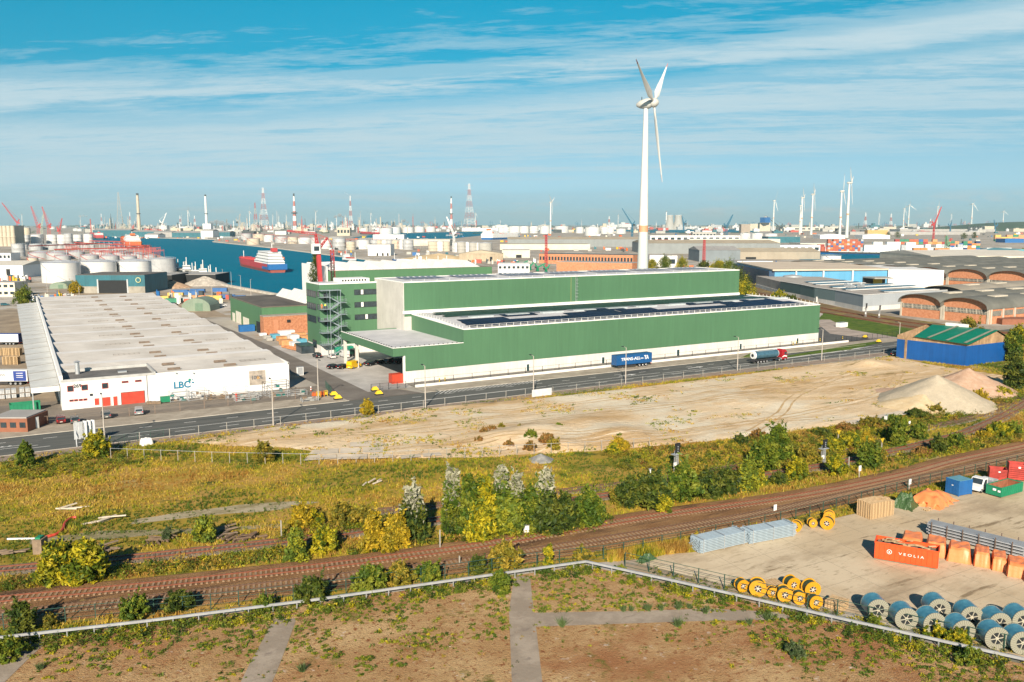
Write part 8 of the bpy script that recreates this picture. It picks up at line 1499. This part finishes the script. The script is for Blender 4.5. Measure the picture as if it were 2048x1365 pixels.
for a in[('b',100,1176,78,1108,'yg','at the left end of the rusty siding'),('b',160,1174,88,1104,'yg','just right of the leftmost big bush on the siding'),('b',128,1160,60,1104,'green','between the two big siding bushes'),('b',405,1090,44,1043,'lime','standing alone above the rusty siding'),('s',333,1086,22,1058,'silver','growing in the brushwood heap'),('b',590,1128,48,1068,'lime','left of a pair between rusty siding and main track',.5),('b',645,1112,66,1068,'yg','right of a pair between rusty siding and main track'),('b',745,1105,52,1040,'gold','left half of the golden clump',.6),('b',790,1100,60,1042,'gold','right half of the golden clump',.6),('s',768,1108,70,1075,'gold','low in front of the golden clump'),('b',600,1060,50,1018,'gold','by the concrete post above the rusty siding'),('b',625,1055,44,1024,'yg','beside the golden one above the rusty siding'),('b',680,1056,64,1018,'olive','left of the silver tipped shrub'),('b',725,1052,50,1020,'olive','between olive bush and silver tipped shrub'),('s',1130,1066,60,1000,'dark','right of the poplar thicket'),('b',1180,1060,60,992,'green','at the right end of the poplar thicket'),('b',1098,1075,70,1010,'dark','low in front of the right poplars'),('b',960,1085,70,1020,'yg','low in front of the middle poplars',.4),('b',1020,1078,60,1008,'lime','low in front of the white cabinet poplars'),('b',905,1072,46,1018,'dark','at the left foot of the poplar thicket'),('b',1262,1018,58,960,'dark','left of the dark hedge below the signal'),('b',1310,1022,74,950,'dark','second of the dark hedge below the signal'),('b',1370,1008,74,938,'green','in the middle of the hedge below the signal'),('b',1398,975,60,932,'olive','grey leaved, behind the hedge right of the signal'),('b',1420,998,60,945,'dark','fourth of the hedge below the signal'),('b',1455,992,50,940,'dark','fifth of the hedge below the signal'),('b',1500,984,52,925,'lime','at the right end of the dark hedge',.4),('b',1522,976,30,935,'yg','touching the lime green one at the hedge end'),('s',1330,1030,34,994,'yg','low and feathery before the hedge'),('b',1238,1012,40,975,'olive','at the left end of the hedge'),('t',1535,945,52,872,'green','loose crowned, beyond the hedge end'),('t',1558,925,56,852,'green','tallest beyond the hedge at the sand lot edge'),('b',1520,880,36,855,'rust','at the sand lot edge left of the loose tree'),('b',1485,890,40,866,'dark','at the sand lot edge above the hedge'),('b',1588,884,36,862,'olive','at the sand lot edge right of the loose tree'),('b',1562,972,36,944,'dark','small and round beside the main track'),('b',1598,962,44,918,'yg','right of the small round one'),('b',1676,955,42,912,'yg','beside the grey post by the track'),('b',1742,938,46,886,'green','full and round beside the track at the right'),('b',1768,925,30,900,'olive','touching the full round one at the right'),('b',1620,930,50,896,'olive','left of the second signal'),('b',1672,905,50,878,'yg','by the yellow triangle post'),('b',1738,890,34,858,'gold','between the two yellow triangles',.5),('b',1708,898,50,872,'yg','left of the golden one by the triangles'),('t',1803,895,34,838,'green','slender, between the sidings at the right'),('b',1842,880,40,840,'green','beside the slender one at the sidings'),('b',1783,880,40,852,'yg','left of the slender one'),('b',1882,908,38,872,'dark','between siding and main track at the right'),('b',1920,898,44,872,'green','right of the dark one near the main track'),('b',1850,915,44,895,'rust','low below the dark one near the main track'),('b',2005,878,50,838,'yg','right of the siding junction'),('b',2035,872,44,840,'lime','at the right edge by the main track'),('b',1975,880,36,858,'gold','left of the ones right of the junction'),('b',1965,808,50,778,'gold','at the right end of the sand lot bank'),('b',1920,812,44,788,'olive','on the bank below the gravel heaps'),('b',2010,795,40,770,'yg','between gravel heap and sidings'),('t',2035,780,44,715,'dark','at the right edge behind the gravel heaps'),('t',2030,725,40,665,'green','right of the blue shed'),('t',2042,690,36,655,'yg','further back right of the blue shed'),('b',1880,828,50,806,'olive','on the bank left of the gravel heaps'),('b',1840,838,50,816,'dark','on the bank by the white cabinet'),('b',1750,856,50,832,'olive','on the bank at the slab corner'),('b',1790,850,44,826,'green','on the bank left of the white cabinet'),('b',1700,865,50,845,'rust','on the bank below the pale slabs'),('b',1650,875,50,856,'dark','on the bank above the second signal'),('b',185,918,52,876,'yg','in front of the billboard'),('s',46,938,34,892,'green','at the left edge below the road'),('b',525,928,40,892,'olive','by the old fence at the left of the slabs'),('b',733,832,28,804,'gold','at the roadside beside the railing fence'),('b',1240,905,50,880,'gold','by the old fence below the sand lot'),('b',1225,910,40,888,'yg','left of the golden one at the old fence'),('b',35,1275,42,1206,'dark','growing over the barrier at the left edge'),('b',262,1248,52,1196,'green','growing over the barrier left of the gap'),('b',348,1232,56,1190,'dark','loose, beside the green fence'),('b',525,1228,36,1192,'green','hanging over the barrier at the left path'),('b',620,1214,66,1166,'dark','leaning over the barrier above the left path'),('b',738,1192,60,1148,'green','over the barrier, first of three by the middle'),('b',795,1178,54,1140,'olive','over the barrier, second of three by the middle'),('b',855,1172,54,1138,'green','over the barrier, third of three by the middle'),('b',958,1152,46,1122,'dark','climbing on the fence left of the middle path'),('b',1010,1142,56,1098,'olive','gold leaved climber on the fence above the middle path'),('b',1098,1140,20,1090,'yg','thin climber on one fence post'),('b',1000,1192,40,1152,'green','in front of the barrier by the middle path'),('b',1165,1128,56,1104,'olive','at the barrier corner behind the fence'),('b',1392,1098,26,1070,'gold','at the left end of the steel bundles'),('b',8,1330,50,1280,'green','at the lower left corner'),('b',1755,1262,46,1236,'green','at the fence by the first blue drum'),('b',1880,1285,54,1254,'yg','tangled over the barrier before the blue drums'),('b',1925,1302,60,1262,'yg','covering the broken barrier before the blue drums'),('b',1945,1338,56,1300,'green','below the broken barrier at the right'),('b',1595,1320,44,1288,'silver','alone in the bare ground at the right'),('b',1240,1150,30,1134,'green','low behind the barrier near the yard tip'),('b',95,1262,30,1232,'olive','behind the barrier at the far left'),('t',632,620,36,489,'dark','tall and narrow behind the white gable',.6),('t',1480,592,60,545,'dark','beside the end of the tall green warehouse'),('t',1462,566,54,524,'green','above the end of the tall green warehouse'),('t',1492,610,50,565,'yg','by the railway behind the low green warehouse'),('t',1305,545,26,520,'yg','left of the white office right of the turbine'),('t',1330,546,32,514,'green','before the white office right of the turbine'),('t',1365,546,30,518,'yg','right of the white stair tower block'),('t',1410,545,34,524,'dark','behind the tall green roof by the red mast'),('t',1440,546,34,522,'yg','left of the tall green end trees'),('b',1562,600,34,582,'yg','beside the curved grey shed'),('b',1585,608,30,592,'dark','second beside the curved grey shed'),('t',40,612,46,580,'green','between the left office and warehouse'),('b',148,588,30,566,'gold','at the corner of the teal shed'),('t',1778,476,14,464,'dark','left one of two far firs above the containers'),('t',1797,476,16,463,'dark','right one of two far firs above the containers'),('t',1930,478,16,466,'dark','far fir behind the mixed containers'),('t',1950,477,12,464,'dark','slim far fir behind the mixed containers'),('b',1945,672,60,640,'olive','behind the green roof of the blue shed')]:P(*a)
for a in[('t',905,1072,52,945,'green','of the poplar thicket, leftmost and tallest',.7,1.2,SL_),('t',938,1076,54,962,'green','of the poplar thicket, second from the left',.5),('t',968,1074,60,965,'yg','of the poplar thicket, third from the left',.5),('t',1003,1070,50,935,'green','of the poplar thicket, with the highest silver tip',.7,1.2,SL_),('t',1032,1068,50,958,'green','of the poplar thicket, right of the highest tip',.7,1.1,SL_),('t',1060,1066,50,985,'green','of the poplar thicket, sixth from the left',.4),('t',1092,1060,54,950,'green','of the poplar thicket, silver topped at its right',.7,1.1,SL_),('t',825,1085,72,988,'dark','standing right of the golden clump',.6,1.1,SL_)]:P(*a)
def pts_in(poly,n):
 p_=np.array(poly);lo,hi=p_.min(0),p_.max(0);X=NR.uniform(lo[0],hi[0],n*3);Y=NR.uniform(lo[1],hi[1],n*3);k=inside(poly,X,Y);return X[k][:n],Y[k][:n]
def frames(X,Y):
 d=X*FW[0]+Y*FW[1];s=X*RT[0]+Y*RT[1];return(np.abs(s)<d*.68+4)&(d>60)
GP=np.array([(.07,.11,.010),(.17,.20,.014),(.32,.29,.018),(.44,.31,.035),(.48,.33,.07),(.33,.18,.035)])
def cols(X,Y,s=.05,seed=0.,shift=0.):
 v=fbm(X,Y,s,seed)*2.3+fbm(X,Y,s*5,seed+5)*.9;i=np.clip((v*2.4+2.4+shift+NR.normal(0,.8,len(X))).astype(int),0,5);return GP[i]
ALLT=[(-60,1050),(0,917)]
X,Y=pts_in(MEADOW,110000);k=frames(X,Y);X,Y=X[k],Y[k]
def near_line(X,Y,P_,r):
 A=np.array([(p.x,p.y) for p in P_[::2]]);return np.min(np.hypot(X[:,None]-A[None,:,0],Y[:,None]-A[None,:,1]),1)<r
bad=inside(SAND,X,Y)|inside(YARD,X,Y);D1=near_line(X,Y,[q[0] for q in resample(S1,2)],3.4)|near_line(X,Y,[q[0] for q in resample(S2,2)],3.2)|near_line(X,Y,[q[0] for q in resample(S3,2)],1.7)
dens=fbm(X,Y,.06,8.);GV=[inside([G(*p) for p in pl],X,Y) for pl in([(270,1040),(480,1010),(640,1004),(560,1022),(260,1052)],[(60,1078),(420,1058),(560,1048),(300,1072),(60,1090)])]
k=~bad&~D1&(dens>-.62)&~((GV[0]|GV[1])&(NR.random(len(X))<.85));X,Y=X[k],Y[k];gr=(X*RT[0]+Y*RT[1])/(X*FW[0]+Y*FW[1])
hh=.32+.30*np.clip(fbm(X,Y,.08,3.)+.3,0,1)
tag(tufts('meadow_grass',X,Y,cols(X,Y,.05,0.,0.35),hh,.085,4),'tall uneven grass in yellow, green and brown covering the railway meadow','grass',None,'stuff')
X,Y=pts_in(SAND,16000);v=fbm(X,Y,.09,2.)*1.3+fbm(X,Y,.4,6.)*.7;sd=(X*RT[0]+Y*RT[1])/(X*FW[0]+Y*FW[1]);k=frames(X,Y)&(v>.06+.42*np.clip((sd+.25)*2,0,1));X,Y=X[k],Y[k]
tag(tufts('sand_weeds',X,Y,cols(X,Y,.2,4.,.4),np.full(len(X),.3),.11,5,lambda a,c:np.full(len(a),.25)),'scattered weeds and dry tufts on the sand lot','weeds',None,'stuff')
def clumps(name,C,pal_i,r,n,leaf,lab,cat='weeds',zs=.5):
 C=np.array(C);m_=len(C);k=np.repeat(np.arange(m_),n);rr=np.repeat(np.array(r) if np.ndim(r) else np.full(m_,r),n);d=NR.normal(size=(m_*n,3));d/=np.linalg.norm(d,axis=1)[:,None];d*=(rr*NR.uniform(.2,1.1,m_*n))[:,None];cen=np.column_stack([C[k,0]+d[:,0],C[k,1]+d[:,1],np.abs(d[:,2])*zs+.08+(C[k,2] if C.shape[1]>2 else 0)])
 pc=np.array([PAL[pal_i[i]][R.randrange(3)] for i in range(m_)]);me=leaf_mesh(name,cen,pc[k]*NR.uniform(.7,1.3,(m_*n,1)),leaf,1.4,.8);return tag(link(bpy.data.objects.new(name,me)),lab,cat,None,'stuff')
X,Y=pts_in(FG,9000);k=frames(X,Y);X,Y=X[k],Y[k];A=np.array([(q[0].x,q[0].y) for q in resample(CO,1.5)]);dd=np.min(np.hypot(X[:,None]-A[None,:,0],Y[:,None]-A[None,:,1]),1)
v=fbm(X,Y,.14,12.)*1.2+fbm(X,Y,.5,15.)*.6;pth=[inside([G(*p) for p in pl],X,Y) for pl in([(1026,1165),(1064,1165),(1068,1227),(1250,1224),(1580,1226),(1580,1241),(1400,1244),(1072,1255),(1088,1400),(1022,1400),(1018,1224)],[(547,1250),(595,1248),(545,1365),(500,1480),(440,1480),(482,1365)],[(60,1285),(92,1286),(10,1365),(-60,1440),(-150,1440),(0,1324)])]
k=(v>-.75+dd*.085)&(dd<18)&~(pth[0]|pth[1]|pth[2]);X,Y=X[k],Y[k]
clumps('ground_cover',np.column_stack([X,Y]),[R.choice(['green','yg','green','lime','lime','green']) for _ in X],NR.uniform(.15,.55,len(X))*NR.uniform(.6,1.2,len(X)),26,.085,'low green and yellow weeds spreading in front of the barrier')
Q=[q for q in resample(CO,.22)];CL=[]
for p,d in Q:
 nn=Vector((-d.y,d.x,0));nn=-nn if nn.dot(Vector((*FW,0)))>0 else nn;v=noise.fractal((p.x*.16,p.y*.16,3.),1.0,2.0,4)
 if v>-.38 and not any(inside([G(*c) for c in pl],np.array([p.x]),np.array([p.y]))[0] for pl in([(1018,1100),(1070,1100),(1075,1240),(1018,1240)],)):CL.append((p.x+nn.x*R.uniform(-1.2,2.6),p.y+nn.y*R.uniform(-1.2,2.6),0))
clumps('barrier_weeds',CL,[R.choice(['green','green','lime','yg','dark']) for _ in CL],NR.uniform(.3,.8,len(CL)),60,.10,'lush green weeds growing under and in front of the pale barrier','weeds',1.15)
X,Y=pts_in(FG,5000);k=frames(X,Y);X,Y=X[k],Y[k];k=fbm(X,Y,.3,30.)>.22;X,Y=X[k],Y[k];clumps('ground_cover',np.column_stack([X,Y]),[R.choice(['green','dark','olive','rust']) for _ in X],NR.uniform(.1,.3,len(X)),14,.06,'sparse small weeds dotted over the brown bare ground')
X,Y=pts_in(FG,60000);k=frames(X,Y)&(fbm(X,Y,.12,44.)>-.15);X,Y=X[k],Y[k];tag(tufts('dry_growth',X,Y,np.array([(.22,.10,.045),(.30,.17,.09),(.15,.075,.035),(.40,.28,.17)])[NR.integers(0,4,len(X))],np.full(len(X),.10),.045,3,None,.9),'short dry reddish growth on the bare ground','dry plants',None,'stuff')
V1=[G(*p) for p in[(-60,1262),(300,1222),(700,1180),(1050,1128),(1290,1112),(1380,1100),(1390,1080),(1216,1105),(900,1145),(600,1180),(200,1228),(-60,1258)]]
X,Y=pts_in([G(*p) for p in[(1216,1126),(1280,1118),(1388,1104),(1392,1080),(1300,1095),(1216,1110)]],1300);tag(tufts('reed_grass',X,Y,cols(X,Y,.3,7.,1.4),np.full(len(X),1.1),.06,4,None,.2),'tall straw coloured reed grass at the tip of the concrete yard','grass',None,'stuff')
Q=[q[0] for q in resample(offset(S1,4.6),.22)];X=np.array([p.x for p in Q])+NR.normal(0,.9,len(Q));Y=np.array([p.y for p in Q])+NR.normal(0,.9,len(Q));k=frames(X,Y);X,Y=X[k],Y[k];tag(tufts('trackside_grass',X,Y,cols(X,Y,.2,9.,1.0),np.full(len(X),.75),.06,4,None,.3),'long golden grass along the far side of the main tracks','grass',None,'stuff')
A=[q[0] for q in resample([Vector((*G(*p),0)) for p in[(1300,1140),(1480,1188),(1700,1238),(2048,1314),(2150,1338)]],.35)]+[q[0] for q in resample([Vector((*G(*p),0)) for p in[(1395,1092),(1600,1046),(1850,978),(2060,930)]],.6)]
clumps('fence_weeds',[(p.x+R.gauss(0,.6),p.y+R.gauss(0,.5),0) for p in A],[R.choice(['green','yg','dark','olive']) for _ in A],.42,30,.07,'green weeds growing along the mesh fences of the yard',zs=.9)
for i,(x,y,s_) in enumerate([(1124,1255,1.1),(1355,1255,1.1),(1247,1224,.7),(1262,1223,.6),(1296,1223,.9),(1322,1222,.7),(1357,1220,.9),(1379,1218,.6),(1410,1228,.8),(1535,1242,1.0),(1500,1250,.6),(605,1345,.9),(80,1340,.7)]):
 X,Y=G(x,y);n=26;o=tufts('grass_tussock',np.full(n,0.),np.full(n,0.),np.tile(np.array([(.10,.15,.05)]),(n,1)),np.full(n,.95*s_),.055,4,None,.42);o.location=(X,Y,.07);tag(o,'spiky grey green tussock by the paths, %s in order'%ORD[i],'plant','spiky tussocks by the paths')
SC=[]
for pl,n in(([(1230,1022),(1500,987),(1620,957),(1800,925),(2048,885),(2048,866),(1900,888),(1650,946),(1500,972),(1240,1000)],420),([(1200,907),(1400,891),(1560,874),(1700,851),(1850,827),(1990,792),(2048,775),(2048,800),(1930,838),(1750,874),(1600,908),(1450,930),(1250,944)],900),([(1400,948),(1640,900),(1780,868),(1860,866),(1760,903),(1620,928),(1420,962)],260),([(560,1064),(820,1030),(840,1050),(700,1066),(560,1085)],160),([(700,1112),(880,1092),(1160,1070),(1230,1050),(1225,1030),(1100,1056),(880,1078),(700,1096)],200),([(0,1190),(60,1178),(560,1125),(560,1100),(250,1135),(0,1165)],160),([(0,960),(0,925),(240,905),(300,925),(150,960)],150),([(1960,700),(2048,690),(2048,770),(2015,780),(2012,740)],200)):
 X,Y=pts_in([G(*p) for p in pl],n);SC+=list(zip(X,Y))
clumps('scrub',SC,[R.choice(['yg','olive','green','lime','rust','dark','yg','olive']) for _ in SC],NR.uniform(.5,1.15,len(SC)),46,.12,'low yellow green scrub filling the ground between bushes along the railway','scrub',1.0)
for i,(x,y,w_,pl) in enumerate([(968,872,16,'rust'),(958,888,14,'rust'),(985,865,14,'rust'),(1002,860,12,'olive'),(1062,885,22,'green'),(1018,898,16,'rust'),(1010,884,14,'olive'),(1080,872,14,'green'),(1095,896,26,'rust'),(1118,862,16,'green'),(1060,905,20,'rust'),(1040,862,12,'olive'),(1240,882,14,'green'),(1256,876,12,'green'),(1108,905,24,'olive'),(1028,882,12,'rust')]):P('s',x,y,w_*1.5,y-w_*1.0,pl,'on the low dune, %s in order'%ORD[i],name='dune_shrub',n=.8)
GRPS={}
for o in COL.objects:
 if o.parent is None and o.get('category'):
  if not o.get('kind'):o['kind']='thing'
  GRPS.setdefault(o['label'],[]).append(o)
bpy.context.view_layer.update()
def side(o):
 p=o.matrix_world@Vector(o.bound_box[0]) if o.type=='MESH' else o.matrix_world.translation
 return(p.x*RT[0]+p.y*RT[1])/max(1,p.x*FW[0]+p.y*FW[1])
for lb,L_ in GRPS.items():
 if len(L_)>1:
  L_.sort(key=side)
  for i,o in enumerate(L_):o['label']=lb+(', %s from the left'%ORD[i] if i<30 else ', number %d from the left'%(i+1));o['group']=o.get('group') or lb
